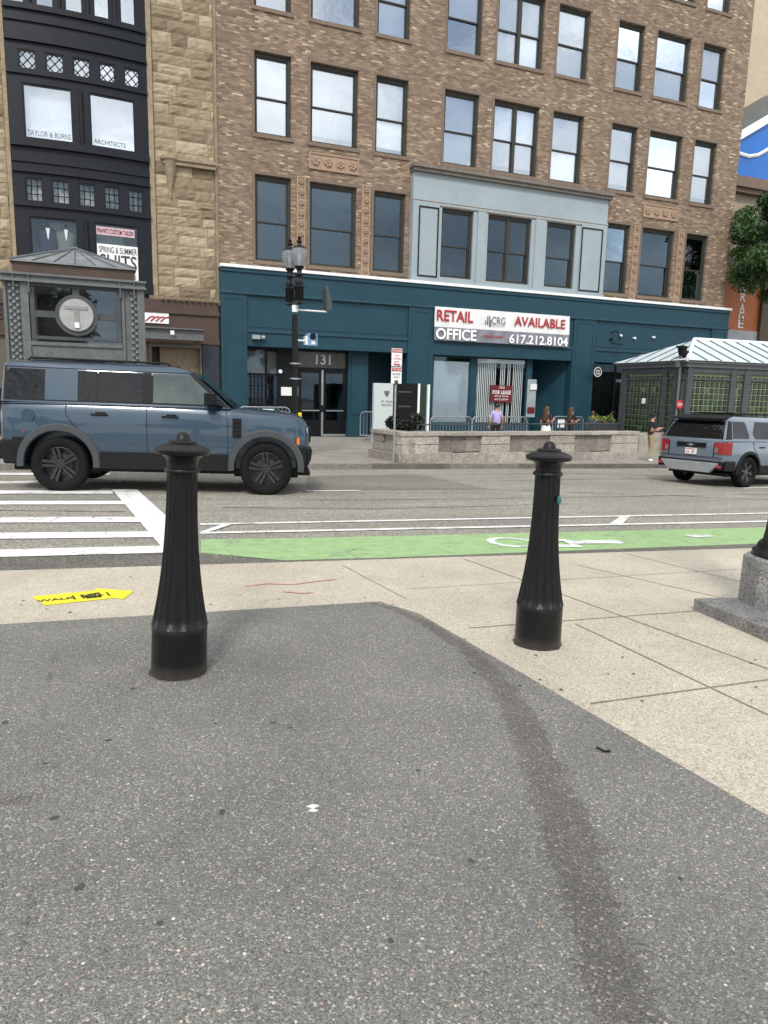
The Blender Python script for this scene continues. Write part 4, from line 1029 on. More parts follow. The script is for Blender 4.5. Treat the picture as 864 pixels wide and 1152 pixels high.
u_ = (Vector(q(1, 0))-Vector(q(0, 0))).normalized()
CHAR2 = mat('grey_print', (.10, .10, .10), .5, 0, 0)
text('TAYLOR & BURNS', q(.5, .12, .012), u_, Z, .15, CHAR2, wo, 'lettering', 0, w=(Vector(q(1, 0))-Vector(q(0, 0))).length*.88)
wo, q = light('large_window', A['w1b'], A['w1t'], *big[1], GL_UP, None, mat('grey_curtain', (.36, .40, .44), .7, 0, .1)); u_ = (Vector(q(1, 0))-Vector(q(0, 0))).normalized()
text('ARCHITECTS', q(.42, .12, .012), u_, Z, .13, CHAR2, wo, 'lettering', 0, w=(Vector(q(1, 0))-Vector(q(0, 0))).length*.70)
wo, q = light('large_window', A['w2b'], A['w2t'], *big[0], GL_ST, None, mat('grey_display_wall', (.60, .60, .58), .8, 0, .15), bd_=.62)
wo2, q2 = light('large_window', A['w2b'], A['w2t'], *big[1], GL_ST, None, mat('grey_display_wall', (.60, .60, .58), .8, 0, .15), bd_=.62); u2 = (Vector(q2(1, 0))-Vector(q2(0, 0))).normalized(); W2 = (Vector(q2(1, 0))-Vector(q2(0, 0))).length
sg = MB().poly([q2(.03, -.0, .014), q2(.99, -.0, .014), q2(.99, .64, .014), q2(.03, .64, .014)]).build('window_poster', WHITE, wo2)
text('SPRING & SUMMER', q2(.51, .545, .02), u2, Z, .19, CHAR, wo2, 'lettering', .01, w=W2*.86); text('SUITS', q2(.51, .34, .02), u2, Z, .44, CHAR, wo2, 'lettering', .012, w=W2*.84); text('ALTERATIONS', q2(.51, .09, .02), u2, Z, .13, CHAR, wo2, 'lettering', .02, w=W2*.80)
MB().poly([q2(.03, .80, .014), q2(.90, .80, .014), q2(.90, .94, .014), q2(.03, .94, .014)]).build('window_strip', mat('pink_strip', (.62, .42, .47), .6), wo2)
text("FRANK'S CUSTOM TAILOR", q2(.465, .87, .02), u2, Z, .14, MAROON, wo2, 'lettering', .02, w=W2*.82)
# jackets on stands in the tailor's window
def jacket(u, m_, lab):
    p = Vector(q(u, 0, -.35)); z0 = A['w2b']+.50; t = thing('jacket_stand', lab, 'suit jacket', (p.x, p.y, z0), None)
    b = MB(); prof = [(0, .38, .17), (.25, .34, .16), (.5, .33, .16), (.72, .40, .15), (.86, .42, .12), (.93, .30, .10), (.98, .12, .08), (1.0, .09, .07)]
    prof = [(h*1.05, w_, d) for h, w_, d in prof]
    vs = [(p.x+w_*math.cos(2*math.pi*k/16)*.8, p.y+d*math.sin(2*math.pi*k/16), z0+h) for h, w_, d in prof for k in range(16)]
    b.add(vs, [(i*16+k, i*16+(k+1) % 16, (i+1)*16+(k+1) % 16, (i+1)*16+k) for i in range(len(prof)-1) for k in range(16)]); b.build('jacket', m_, t, 60)
    b = MB(); b.prism([(p.x-.06, p.y-.17, z0+1.0), (p.x+.06, p.y-.17, z0+1.0), (p.x+.012, p.y-.18, z0+.66), (p.x-.012, p.y-.18, z0+.66)], (0, .08, 0)); b.build('shirt_front', WHITE, t)
    b = MB(); b.lathe([(.06, 1.0), (.045, 1.12), (.06, 1.14), (.03, 1.19), (.01, 1.2)], 10, (p.x, p.y, z0)); b.build('stand_neck', BLACK, t, 40)
jacket(.36, mat('navy_wool', (.012, .014, .022), .85), 'navy suit jacket with white shirt on a stand in the lower left bay window')
jacket(.74, mat('grey_wool', (.13, .125, .11), .85), 'grey suit jacket on a stand beside the navy one in the bay window')
# brown shop fascia below
SY = FY-.25
def s5(px, py): return fx(px, py, SY)
fz1, fz0 = s5(200, 338)[1], s5(200, 386)[1]
b = MB(); b.box(-8, BX0-.08, SY, FY+.3, fz0, fz1); b.box(-8, BX0-.06, SY-.08, SY-.001, fz1-.45, fz1-.30); b.box(-8, BX0-.06, SY-.06, SY-.001, fz0, fz0+.14)
for k in range(5): b.box(-8, fx(3, 350)[0], SY-.05, SY-.001, fz0+.5+.14*k, fz0+.57+.14*k)
fa = b.build('shop_fascia', BROWN, sb)
b = MB(); a, c, d, e = fr((163, 354), (190, 364.5), SY-.03); b.box(a-.6, c, SY-.06, SY-.002, d, e+.12); sgn = b.build('shop_sign', WHITE, fa)
b = MB()
for k in range(4): b.tube([(c-.75+.16*k, SY-.07, d+.06), (c-.60+.16*k, SY-.07, d+.2), (c-.48+.16*k, SY-.07, d+.22)], .022, 5)
b.build('sign_logo', RED, sgn)
b = MB(); a, c, d, e = fr((150, 366), (229, 379), SY-.6); zc_ = (d+e)/2-.05
b.box(a, c, SY-.75, SY-.45, zc_+.12, zc_+.16); b.box(a, c, SY-.62, SY-.58, zc_-.18, zc_+.12); b.box(a, c, SY-.75, SY-.45, zc_-.22, zc_-.18); b.box(c-.3, c-.2, SY-.58, SY, zc_-.1, zc_+.1); b.build('canopy_beam', STEEL, fa)
b = MB(); b.box(c-1.1, c-.98, SY-.85, SY-.755, zc_-.07, zc_+.06); b.build('spotlight', WHITE, fa)
b = MB(); l_, r_ = s5(168, 400)[0], s5(225, 400)[0]
b.box(-8, l_-.0, SY+.05, SY+.2, BOT, fz0-.001); b.box(r_, r_+.09, SY+.0, SY+.2, BOT, fz0-.001); b.box(l_, l_+.08, SY, SY+.2, BOT, fz0-.001); b.box(l_+.08, r_, SY, SY+.2, fz0-.15, fz0-.001); b.build('shop_door_frame', mat('bronze_shop_frame', (.10, .085, .065), .5), sb)
MB().box(-8, BX0-.1, FY+2., FY+2.05, BOT, fz0).build('shop_interior', DARK, sb)
b = MB(); mid = s5(203, 400)[0]; b.box(mid, r_-.05, SY+.35, SY+.4, BOT, fz0-.2); b.build('inner_wall', mat('dim_plaster', (.16, .15, .12), .8, 0, .3, 3), sb)
b = MB(); l2 = s5(227, 400)[0]
b.box(l2, BX0-.1, SY+.0, SY+.3, BOT, fz0-.001); b.build('shop_pier', mat('blue_black_panel', (.015, .022, .035), .4, 0, .4, 4), sb)
#@@
# ================================================================== CARS
def carbody(name, st, mats, parent, n_half=9):
    b = MB(); m = None; rings = []
    for (x, zb, zt, w_, tw) in st:   # tw: inset of the top edge
        zm = zb+(zt-zb)*.55
        h = [(0, zb), (w_*.8, zb), (w_-.03, zb+.03), (w_-.005, zb+.2), (w_, zm), (w_-.012, zt-.14), (w_-.04, zt-.045), (w_-.04-tw*.5, zt-.008), (w_-.04-tw, zt+.004), (w_*.4, zt+.022), (0, zt+.028)]
        ring_ = [(x, y, z) for y, z in h] + [(x, -y, z) for y, z in h[1:-1]][::-1]
        rings.append(ring_); m = len(ring_)
    vs = [p for r in rings for p in r]
    b.add(vs, [(i*m+k, i*m+(k+1) % m, (i+1)*m+(k+1) % m, (i+1)*m+k) for i in range(len(rings)-1) for k in range(m)]+[tuple(range(m))[::-1], tuple((len(rings)-1)*m+k for k in range(m))])
    return b
def cut_arches(o, xs, r, hw):
    for x in xs:
        for s in (1, -1):
            c = MB(); c.lathe([(r, -.2), (r, .2)], 40, (x, s*(hw-.10), .40), 'y')
            c.box(x-r, x+r, s*(hw-.10)-.2, s*(hw-.10)+.2, -.2, .38)
            me = bpy.data.meshes.new('c'); bm = bmesh.new()
            t = MB(); t.lathe([(r, -.22), (r, .22)], 40, (x, s*(hw-.10), .42), 'y'); co = t.build('cut', [], None)
            md = o.modifiers.new('b', 'BOOLEAN'); md.operation = 'DIFFERENCE'; md.object = co; md.solver = 'EXACT'
            me2 = evalmesh(o); o.modifiers.clear(); old = o.data; o.data = me2; bpy.data.objects.remove(co)
def wheel(parent, x, side, hw, r, spoke, rimc, seedrot=0.):
    yc = side*(hw-.135); TY_ = .125
    s = side
    b = MB(); tr = r*.66
    prof = [(tr, -TY_+.02), (tr+.02, -TY_), (r-.05, -TY_-.012), (r-.018, -TY_+.004), (r, -TY_+.03), (r, TY_-.03), (r-.018, TY_-.004), (r-.05, TY_+.012), (tr+.02, TY_), (tr, TY_-.02)]
    b.lathe([(rr_, z) for rr_, z in prof], 56, (x, yc, r), 'y')
    # hollow face: build tyre as ring only
    n = 56; b.f = [f for f in b.f if len(f) == 4]
    for k in range(44):
        a = 2*math.pi*k/44
        for zz in (-.075, -.025, .025, .075):
            b.obox((x+math.cos(a)*(r-.001), yc+zz, r+math.sin(a)*(r-.001)), (-math.sin(a)*.017, 0, math.cos(a)*.017), (0, .02, 0), (math.cos(a)*.006, 0, math.sin(a)*.006))
    wo = b.build('wheel', TYRE, parent, 40)
    b = MB(); b.lathe([(tr-.012, -.1), (tr+.003, -.095), (tr+.003, .095), (tr-.012, .1)], 48, (x, yc, r), 'y'); b.f = [f for f in b.f if len(f) == 4]
    b.lathe([(tr, .0), (tr, .004)], 32, (x, yc-s*.02, r), 'y')
    yo = yc+s*.085
    for k in range(spoke):
        a = 2*math.pi*k/spoke+math.pi/2+seedrot; ca, sa = math.cos(a), math.sin(a)
        def P_(rad, t, y): return (x+ca*rad-sa*t, y, r+sa*rad+ca*t)
        wo_, wi_ = .052, .034
        for (t0, t1) in ((-wo_, -.012), (.012, wo_)) if spoke == 5 else ((-.03, -.006), (.006, .03)):
            m0 = t0*.75; m1 = t1*.75
            b.add([P_(.05, m0, yo-s*.05), P_(.05, m1, yo-s*.05), P_(tr-.01, t1*1.15, yo-s*.03), P_(tr-.01, t0*1.15, yo-s*.03), P_(.05, m0, yo-s*.015), P_(.05, m1, yo-s*.015), P_(tr-.01, t1*1.15, yo+s*.006), P_(tr-.01, t0*1.15, yo+s*.006)],
                  [(0, 3, 2, 1), (4, 5, 6, 7), (0, 1, 5, 4), (1, 2, 6, 5), (2, 3, 7, 6), (3, 0, 4, 7)])
    b.lathe([(.075, -.03), (.075, .0), (.06, .012)] if s > 0 else [(.06, -.012), (.075, 0), (.075, .03)], 20, (x, yo-s*.02, r), 'y')
    for k in range(5):
        a = 2*math.pi*k/5; b.lathe([(.011, -.01), (.011, .014)], 6, (x+.055*math.cos(a), yo-s*.006, r+.055*math.sin(a)), 'y')
    b.build('rim', rimc, wo, 35)
    b = MB(); b.lathe([(.165, -.015), (.165, .015)], 28, (x, yc, r), 'y'); b.build('brake_disc', mat('dull_disc', (.05, .05, .05), .5, .4, .2, 9), wo, 40)
TYRE = mat('tyre_rubber', (.009, .009, .009), .85, 0, .25, 8, spec=.15)
def m_car(name, c):
    t = NT(name); t.base(c); t.set(Roughness=.32, Metallic=.2); t.b.inputs['Coat Weight'].default_value = .8; t.b.inputs['Coat Roughness'].default_value = .04
    t.bump(t.noise(1.5, 3, .5, t.pos(obj=True)), .03, .02); return t.m
SLATE = m_car('slate_blue_car_paint', (.025, .052, .083)); GREYC = m_car('blue_grey_car_paint', (.125, .16, .20))
PLAS = mat('black_trim_plastic', (.009, .009, .010), .6, 0, .2, 9, spec=.2); CLAD = mat('dark_grey_cladding', (.045, .050, .054), .45, 0, .1, 5)
_q = NT('tinted_car_glass'); _q.base((.004, .005, .006)); _q.set(Roughness=.04); _q.b.inputs['Specular IOR Level'].default_value = .42; _q.bump(_q.noise(1.3, 4, .6, _q.pos(obj=True)), .35, .06); CGL = _q.m; CGL2 = mat('front_door_glass', (.055, .075, .072), .05, 0, .35, 3, spec=.6)
RIMD = mat('dark_alloy', (.035, .037, .040), .38, .4, .1, 8); RIMS = mat('machined_alloy', (.10, .10, .105), .35, .6, .2, 8)
def side_y(lv, z):
    for i in range(len(lv)-1):
        if lv[i][0] <= z <= lv[i+1][0]:
            t = (z-lv[i][0])/(lv[i+1][0]-lv[i][0]); return lv[i][3]+(lv[i+1][3]-lv[i][3])*t
    return lv[-1][3]
def cabin(lv, parent, m, name='cabin'):
    """stacked rounded rectangles: (z, x_rear, x_front, half_width)"""
    b = MB(); vs = []; n = None
    for (z, xr, xf, w_) in lv:
        c = .07; pts = []
        for (cx, cy, a0) in ((xf-c, w_-c, 0), (xr+c, w_-c, 90), (xr+c, -w_+c, 180), (xf-c, -w_+c, 270)):
            for k in range(4): a = R(a0+30*k); pts.append((cx+c*math.cos(a), cy+c*math.sin(a), z))
        n = len(pts); vs += pts
    b.add(vs, [(i*n+k, i*n+(k+1) % n, (i+1)*n+(k+1) % n, (i+1)*n+k) for i in range(len(lv)-1) for k in range(n)]+[tuple((len(lv)-1)*n+k for k in range(n))])
    return b.build(name, m, parent, 35)
def side_panel(name, poly, lv, side, m, parent, proud=.006, th=.02):
    """a window or panel lying on the sloped cabin side; poly in (x, z)"""
    b = MB(); n = len(poly)
    a = [(x, side*(side_y(lv, z)+proud), z) for x, z in poly]; c = [(x, side*(side_y(lv, z)+proud-th), z) for x, z in poly]
    b.add(a+c, [tuple(range(n)), tuple(range(n, 2*n))]+[(i, (i+1) % n, n+(i+1) % n, n+i) for i in range(n)])
    return b.build(name, m, parent)
def arch(b, x, z, side, hw, r0, r1, out, a0=-8, a1=188, n=24, flat=.0):
    vs = []
    for k in range(n+1):
        a = R(a0+(a1-a0)*k/n)
        for rr_, y in ((r0, hw-.10), (r0, hw+out), (r1-.02, hw+out), (r1, hw+out*.4), (r1, hw-.10)): vs.append((x+rr_*math.cos(a), side*y, z+rr_*math.sin(a)))
    b.add(vs, [(k*5+j, (k+1)*5+j, (k+1)*5+(j+1) % 5, k*5+(j+1) % 5) for k in range(n) for j in range(5)]+[(0, 1, 2, 3, 4), tuple(n*5+j for j in range(5))])
def seam(b, pts, side, w_=.007):
    for i in range(len(pts)-1):
        (x0, y0, z0), (x1, y1, z1) = pts[i], pts[i+1]; d = Vector((x1-x0, 0, z1-z0)); 
        if d.length < 1e-4: continue
        d.normalize(); n = Vector((-d.z, 0, d.x))*w_/2
        P0, P1 = Vector((x0, side*y0, z0)), Vector((x1, side*y1, z1)); o = Vector((0, side*.004, 0))
        b.add([P0-n+o, P1-n+o, P1+n+o, P0+n+o, P0-n-o*3, P1-n-o*3, P1+n-o*3, P0+n-o*3], [(0, 1, 2, 3), (0, 1, 5, 4), (1, 2, 6, 5), (2, 3, 7, 6), (3, 0, 4, 7)])

# ---- slate blue boxy off-roader (side on)
A_, B_ = RD(68, 553), RD(299, 557)
car = thing('parked_car', 'boxy slate-blue off-road car with dark wheels, side-on across the left crosswalk', 'car', (0, 0, 0))
HW = .985; WR, WF = -1.511, 1.511; ZB = 1.33
st = [(-2.33, .52, 1.22, .80, .04), (-2.325, .46, 1.28, .90, .06), (-2.28, .42, 1.315, .955, .05), (-2.15, .36, ZB, HW-.01, .04), (-1.5, .34, ZB, HW, .04), (-.5, .34, ZB, HW, .04), (.5, .34, ZB-.005, HW, .05), (.88, .34, ZB-.01, HW, .07), (.98, .34, 1.295, HW, .12), (1.3, .34, 1.28, HW, .15), (1.75, .36, 1.262, HW-.005, .15), (2.0, .40, 1.24, HW-.02, .15), (2.15, .42, 1.205, HW-.035, .12), (2.25, .44, 1.155, HW-.07, .10), (2.32, .48, 1.05, HW-.16, .08), (2.345, .55, .98, HW-.24, .05)]
NS = lambda x: WF+(x-WF)*.80 if x > WF else x
st = [(NS(q[0]),)+q[1:] for q in st]
body = carbody('body', st, None, None).build('body', SLATE, car); cut_arches(body, (WR, WF), .485, HW)
body.data.polygons.foreach_set('use_smooth', [True]*len(body.data.polygons)); body.data.set_sharp_from_angle(angle=R(32))
LV = [(ZB-.02, -2.315, .97, .935), (1.60, -2.30, .66, .8795), (1.80, -2.285, .42, .845), (1.87, -2.27, .30, .815), (1.91, -2.22, .12, .74), (1.925, -2.1, -.1, .60)]
cabin(LV, car, SLATE)
b = MB()
for s in (1, -1):
    b.box(WR+.58, WF-.58, s*HW-.0 if s > 0 else -HW-.022, s*HW+.022 if s > 0 else -HW, .36, .62)
b.box(-2.2, 2.2, -.80, .80, .30, .37)
b.build('sill_cladding', PLAS, car, bevel=.01)
for s in (1, -1):
    for x in (WR, WF): b = MB(); arch(b, x, .43, s, HW, .487, .585, .035, -6, 186); b.build('arch_flare', CLAD, car, 40)
def well(par, x, s, r, zt):
    b = MB(); vs = [(x+r*math.cos(R(-2+184*k/24)), s*y_, .42+r*math.sin(R(-2+184*k/24))) for k in range(25) for y_ in (HW-.32, HW-.02)]; b.add(vs, [(2*k, 2*k+2, 2*k+3, 2*k+1) for k in range(24)])
    b.box(x-.5, x+.5, s*(HW-.34)-.01, s*(HW-.34)+.01, .25, zt); b.build('wheel_well', PLAS, par)
for s in (1, -1):
    for x in (WR, WF): well(car, x, s, .484, .93)
for x in (WR, WF):
    for s in (-1, 1): wheel(car, x, s, HW+.005, .402, 5, RIMD, R(14 if x < 0 else 5))
for s in (-1, 1):
    W = [('window', [(-2.20, 1.36), (-1.70, 1.36), (-1.70, 1.79), (-2.19, 1.79)], CGL, .006), ('window', [(-1.235, 1.36), (-.97, 1.36), (-.97, 1.79), (-1.235, 1.79)], CGL, .006), ('window', [(-.955, 1.36), (-.33, 1.36), (-.33, 1.79), (-.955, 1.79)], CGL, .006),
         ('quarter_panel', [(-1.695, 1.35), (-1.24, 1.35), (-1.24, 1.80), (-1.695, 1.80)], SLATE, .012), ('pillar_cover', [(-.325, 1.345), (-.20, 1.345), (-.20, 1.80), (-.325, 1.80)], BLACK, .006),
         ('window', [(-.17, 1.36), (.82, 1.36), (.78, 1.40), (.36, 1.79), (-.17, 1.79)], CGL2, .006)]
    for nm, pl, m_, pr in W: side_panel(nm, pl, LV, s, m_, car, pr)
    b = MB(); pl = [(-.20, 1.335), (.93, 1.335), (.42, 1.82), (-2.25, 1.82), (-2.26, 1.335)]
    side_panel('window_surround', pl, LV, s, BLACK, car, .004)
    b = MB(); sy = HW
    def pth(L_): return [(x, y_, z) for x, y_, z in L_]
    seam(b, pth([(-1.40, HW-.03, 1.30), (-1.40, HW-.006, 1.15), (-1.30, HW, 1.0), (-1.12, HW, .84)]), s)
    seam(b, pth([(-.26, HW-.03, 1.30), (-.26, HW-.006, 1.15), (-.26, HW, .9), (-.25, HW-.002, .62)]), s)
    seam(b, pth([(.90, HW-.03, 1.28), (.92, HW-.006, 1.13), (.93, HW, .9), (.93, HW-.002, .62)]), s)
    seam(b, pth([(-2.30, .925, 1.27), (-2.1, HW-.028, 1.29), (-.5, HW-.03, 1.30), (.9, HW-.04, 1.29)]), s, .006)
    b.build('door_seams', BLACK, body)
    for x in (-.93, .08):
        b = MB(); b.box(x-.12, x+.12, s*HW-.006 if s > 0 else -HW-.02, s*HW+.02 if s > 0 else -HW+.006, 1.145, 1.175); b.box(x-.05, x+.09, s*(HW+.012)-.012, s*(HW+.012)+.012, 1.175, 1.20); b.build('door_handle', BLACK, car, bevel=.006)
    b = MB(); b.box(1.00, 1.13, s*(HW+.004)-.018, s*(HW+.004)+.018, .88, 1.17)
    for k in range(4): b.box(1.02, 1.11, s*(HW+.024)-.006, s*(HW+.024)+.006, .91+.065*k, .93+.065*k)
    b.build('side_vent', PLAS, car, bevel=.008)
    b = MB(); b.box(.60, .76, s*(HW+.14)-.11, s*(HW+.14)+.11, 1.36, 1.54); b.tube([(.74, s*(HW+.05), 1.38), (.84, s*(HW-.06), 1.34)], .03, 8); b.build('mirror', BLACK, car, bevel=.03)
    b = MB(); b.lathe([(.012, -.012), (.012, .012)], 10, (WR-.47, s*(HW-.0), .88), 'y'); b.build('side_marker', RED, car)
    b = MB(); b.box(NS(2.09), NS(2.14), s*(HW-.03)-.03, s*(HW-.03)+.03, .80, .90); b.build('indicator', mat('amber_lens', (.7, .18, .01), .3), car)
    b = MB(); b.box(NS(2.18), NS(2.31), s*(HW-.27)-.12, s*(HW-.27)+.14, .92, 1.06); b.build('headlight', mat('headlight_lens', (.45, .5, .52), .1, .3, .2), car, bevel=.02)
    b = MB(); b.tube([(-2.0, s*.66, 1.90), (-1.95, s*.66, 1.955), (.0, s*.66, 1.955), (.06, s*.66, 1.91)], .018, 8); b.box(-1.9, -.9, s*.66-.03, s*.66+.03, 1.90, 1.93); b.build('roof_rail', PLAS, car, 40)
b = MB(); b.box(NS(2.345), NS(2.375), -.66, .66, .82, 1.04); b.build('grille', PLAS, car)
b = MB(); prof = [(NS(x), z) for x, z in [(2.05, .36), (2.15, .46), (2.2, .74), (2.38, .76), (2.40, .70), (2.38, .55), (2.26, .36)]]
for i in range(1): b.prism([(x, -.86, z) for x, z in prof], (0, 1.72, 0))
b.box(NS(2.1), NS(2.28), -HW+.02, -.858, .44, .78); b.box(NS(2.1), NS(2.28), .858, HW-.02, .44, .78)
b.build('front_bumper', PLAS, car, bevel=.03)
b = MB(); b.box(-2.42, -2.10, -.90, .90, .46, .74); b.box(-2.30, -2.03, -HW+.01, -.898, .40, .78); b.box(-2.30, -2.03, .898, HW-.01, .40, .78); b.build('rear_bumper', PLAS, car, bevel=.04)
b = MB(); b.box(-2.15, -1.98, -HW-.005, HW+.005, .56, .80); b.build('rear_corner_cladding', PLAS, car, bevel=.01)
b = MB(); b.lathe([(.22, -2.36), (.38, -2.37), (.402, -2.42), (.402, -2.56), (.37, -2.61), (.25, -2.62)], 44, (0, 0, 1.12), 'x'); b.build('spare_wheel', TYRE, car, 40)
b = MB(); b.poly([(.955, -.80, 1.34), (.955, .80, 1.34), (.44, .74, 1.80), (.44, -.74, 1.80)]); o = b.build('windscreen', CGL, car); o.location.x += .03; o.location.z += .012
b = MB(); b.tube([(.98, -.75, 1.33), (1.02, -.1, 1.34)], .012, 6); b.tube([(.98, -.05, 1.33), (1.02, .6, 1.34)], .012, 6); b.build('wiper', BLACK, car)
b = MB(); b.lathe([(.09, 0), (.09, .006)], 24, (-1.92, -HW-.001, 1.12), 'y'); fo = b.build('fuel_flap', SLATE, car); 
b = MB(); b.box(1.15, 1.95, -.62, .62, 1.27, 1.292); b.build('bonnet_panel', PLAS, car, bevel=.01) if False else None
d = B_-A_; mid = (A_+B_)/2
def place_car(o, wl, xl0, xl1, hw_c, yaw, pitch, roll, sc):
    """put the tread contact of the near rear wheel (local x=xl0, y=-hw) at wl"""
    M_ = Euler((roll, pitch, yaw), 'XYZ').to_matrix(); off = M_ @ Vector((xl0*sc, -hw_c*sc, 0)); o.location = Vector(wl)-off; o.rotation_euler = (roll, pitch, yaw); o.scale = (sc,)*3
sc = d.length/3.022
yaw = math.atan2(d.y, d.x); pit = math.asin(-d.z/d.length)
place_car(car, A_, WR, WF, HW-.02, yaw, pit, R(-.5), sc)

# ---- blue-grey SUV seen from behind (right edge)
car2 = thing('parked_car', 'blue-grey SUV seen from behind at the right edge, red tail lamps and black rear glass', 'car', (0, 0, 0))
HW = .995; WR, WF = -1.44, 1.45
ZB = 1.19
st = [(-2.44, .60, 1.10, .78, .02), (-2.43, .55, 1.15, .88, .03), (-2.38, .50, 1.18, .945, .03), (-2.2, .42, ZB, HW-.015, .04), (-1.4, .36, ZB, HW, .04), (0, .34, ZB, HW, .04), (.8, .34, ZB-.03, HW, .06), (1.1, .34, ZB-.05, HW, .12), (1.8, .38, 1.10, HW-.01, .15), (2.2, .42, 1.04, HW-.06, .13), (2.38, .48, .95, HW-.18, .08), (2.42, .55, .88, HW-.3, .05)]
body = carbody('body', st, None, None).build('body', GREYC, car2); cut_arches(body, (WR, WF), .45, HW)
body.data.polygons.foreach_set('use_smooth', [True]*len(body.data.polygons)); body.data.set_sharp_from_angle(angle=R(32))
LV = [(ZB-.02, -2.42, 1.25, .945), (1.45, -2.30, .82, .8635), (1.68, -2.17, .45, .80), (1.75, -2.10, .28, .76), (1.79, -2.0, .05, .68), (1.80, -1.9, -.1, .55)]
cabin(LV, car2, GREYC)
for s in (1, -1):
    for x in (WR, WF): b = MB(); arch(b, x, .40, s, HW, .452, .53, .022, -8, 188); b.build('arch_flare', PLAS, car2, 40)
b = MB()
for s in (1, -1):
    b.box(WR+.5, WF-.5, s*(HW+.006)-.02, s*(HW+.006)+.02, .36, .56)
b.box(-2.2, 2.2, -.80, .80, .28, .36); b.build('cladding', PLAS, car2, 40)
for s in (1, -1):
    for x in (WR, WF): well(car2, x, s, .449, .86)
for x in (WR, WF):
    for s in (-1, 1): wheel(car2, x, s, HW+.005, .39, 6, RIMS, .3)
def xr(z): 
    for i in range(len(LV)-1):
        if LV[i][0] <= z <= LV[i+1][0]: t = (z-LV[i][0])/(LV[i+1][0]-LV[i][0]); return LV[i][1]+(LV[i+1][1]-LV[i][1])*t
    return LV[-1][1]
# rear glass
b = MB(); z0, z1 = 1.22, 1.66
b.add([(xr(z)-.010, y, z) for z, y in ((z0, -.84), (z0, .84), (1.45, .79), (1.45, -.79), (z1, .71), (z1, -.71))]+[(xr(z)+.02, y, z) for z, y in ((z0, -.84), (z0, .84), (z1, .71), (z1, -.71))], [(0, 1, 2, 3), (3, 2, 4, 5), (0, 1, 7, 6), (5, 4, 8, 9)]); b.build('rear_window', CGL, car2)
b = MB(); b.prism([(-2.33, -.72, 1.695), (-1.95, -.74, 1.775), (-1.95, .74, 1.775), (-2.33, .72, 1.695)], (0, 0, .035)); b.build('rear_spoiler', PLAS, car2, bevel=.01)
for s in (-1, 1):
    side_panel('window', [(-2.13, 1.24), (-1.47, 1.24), (-1.43, 1.30), (-1.52, 1.62), (-1.58, 1.66), (-2.05, 1.66)], LV, s, CGL, car2, .006)
    side_panel('window', [(-1.18, 1.235), (-.20, 1.235), (-.20, 1.67), (-1.10, 1.67), (-1.26, 1.36)], LV, s, CGL, car2, .006)
    side_panel('window', [(-.12, 1.235), (.98, 1.235), (.48, 1.67), (-.12, 1.67)], LV, s, CGL2, car2, .006)
    side_panel('rear_pillar', [(-2.40, 1.215), (-2.17, 1.215), (-2.08, 1.66), (-2.19, 1.67)], LV, s, BLACK, car2, .003)
    b = MB()   # tail lamp wraps round the corner
    b.prism([(-2.462, s*.66, .86), (-2.462, s*.66, 1.13), (-2.452, s*.90, 1.145), (-2.452, s*.90, .83)], (.06, 0, 0)); b.prism([(-2.452, s*.90, .83), (-2.35, s*(HW-.01), .83), (-2.22, s*(HW+.008), .83), (-2.22, s*(HW-.10), .83), (-2.35, s*.86, .83)], (0, 0, .31))
    tl = b.build('tail_lamp', mat('red_lens', (.24, .006, .010), .15, 0, .3, 10, coat=.5), car2, bevel=.008)
    b = MB(); b.box(-2.47, -2.45, min(s*.68, s*.77), max(s*.68, s*.77), .87, 1.0); b.build('lamp_insert', mat('smoky_lens', (.15, .13, .13), .2), tl)
    b = MB()
    seam(b, [(-1.30, HW-.03, 1.15), (-1.28, HW-.004, 1.0), (-1.08, HW, .82)], s); seam(b, [(-.16, HW-.03, 1.15), (-.16, HW, .9), (-.16, HW, .56)], s); seam(b, [(.98, HW-.05, 1.12), (1.0, HW, .9), (1.0, HW, .56)], s)
    seam(b, [(-2.2, HW-.045, 1.165), (0, HW-.045, 1.17), (1.0, HW-.06, 1.13)], s, .008)
    b.build('door_seams', BLACK, body)
    for x in (-.95, .1):
        b = MB(); b.box(x-.1, x+.12, s*(HW+.01)-.014, s*(HW+.01)+.014, 1.01, 1.04); b.build('door_handle', BLACK, car2, bevel=.006)
    b = MB(); b.tube([(-1.75, s*.62, 1.79), (-1.6, s*.62, 1.865), (.1, s*.62, 1.865), (.2, s*.62, 1.80)], .022, 8); b.build('roof_rail', PLAS, car2, 40)
    b = MB(); b.box(.70, .86, s*(HW+.12)-.11, s*(HW+.12)+.11, 1.21, 1.38); b.build('mirror', GREYC, car2, bevel=.03)
b = MB(); b.box(-1.62, -1.2, -.6, .6, 1.79, 1.83); b.tube([(-.6, -.62, 1.87), (-.6, .62, 1.87)], .025, 6); b.tube([(-1.35, -.62, 1.87), (-1.35, .62, 1.87)], .025, 6); b.build('roof_bar', PLAS, car2, 40)
b = MB(); b.box(-2.47, -2.44, -.42, .42, .98, 1.10); b.build('number_plate_recess', BLACK, car2, bevel=.008)
b = MB(); b.box(-2.478, -2.472, -.05, .05, 1.01, 1.07); b.box(-2.48, -2.474, -.12, .12, 1.035, 1.045); b.build('badge', mat('chrome', (.6, .6, .62), .15, .9, 0), car2)
b = MB(); b.box(-2.475, -2.446, -.17, .15, .80, .95); pl = b.build('number_plate', WHITE, car2)
b = MB(); b.box(-2.477, -2.4755, -.15, .13, .915, .935); b.build('plate_header', RED, pl)
text('3LK 284', (-2.478, 0, .86), (0, -1, 0), Z, .075, mat('plate_red', (.35, .03, .04), .5, 0, 0), pl, 'lettering', .01, w=.26)
b = MB(); seam2 = [(-.90, .79), (.90, .79)]
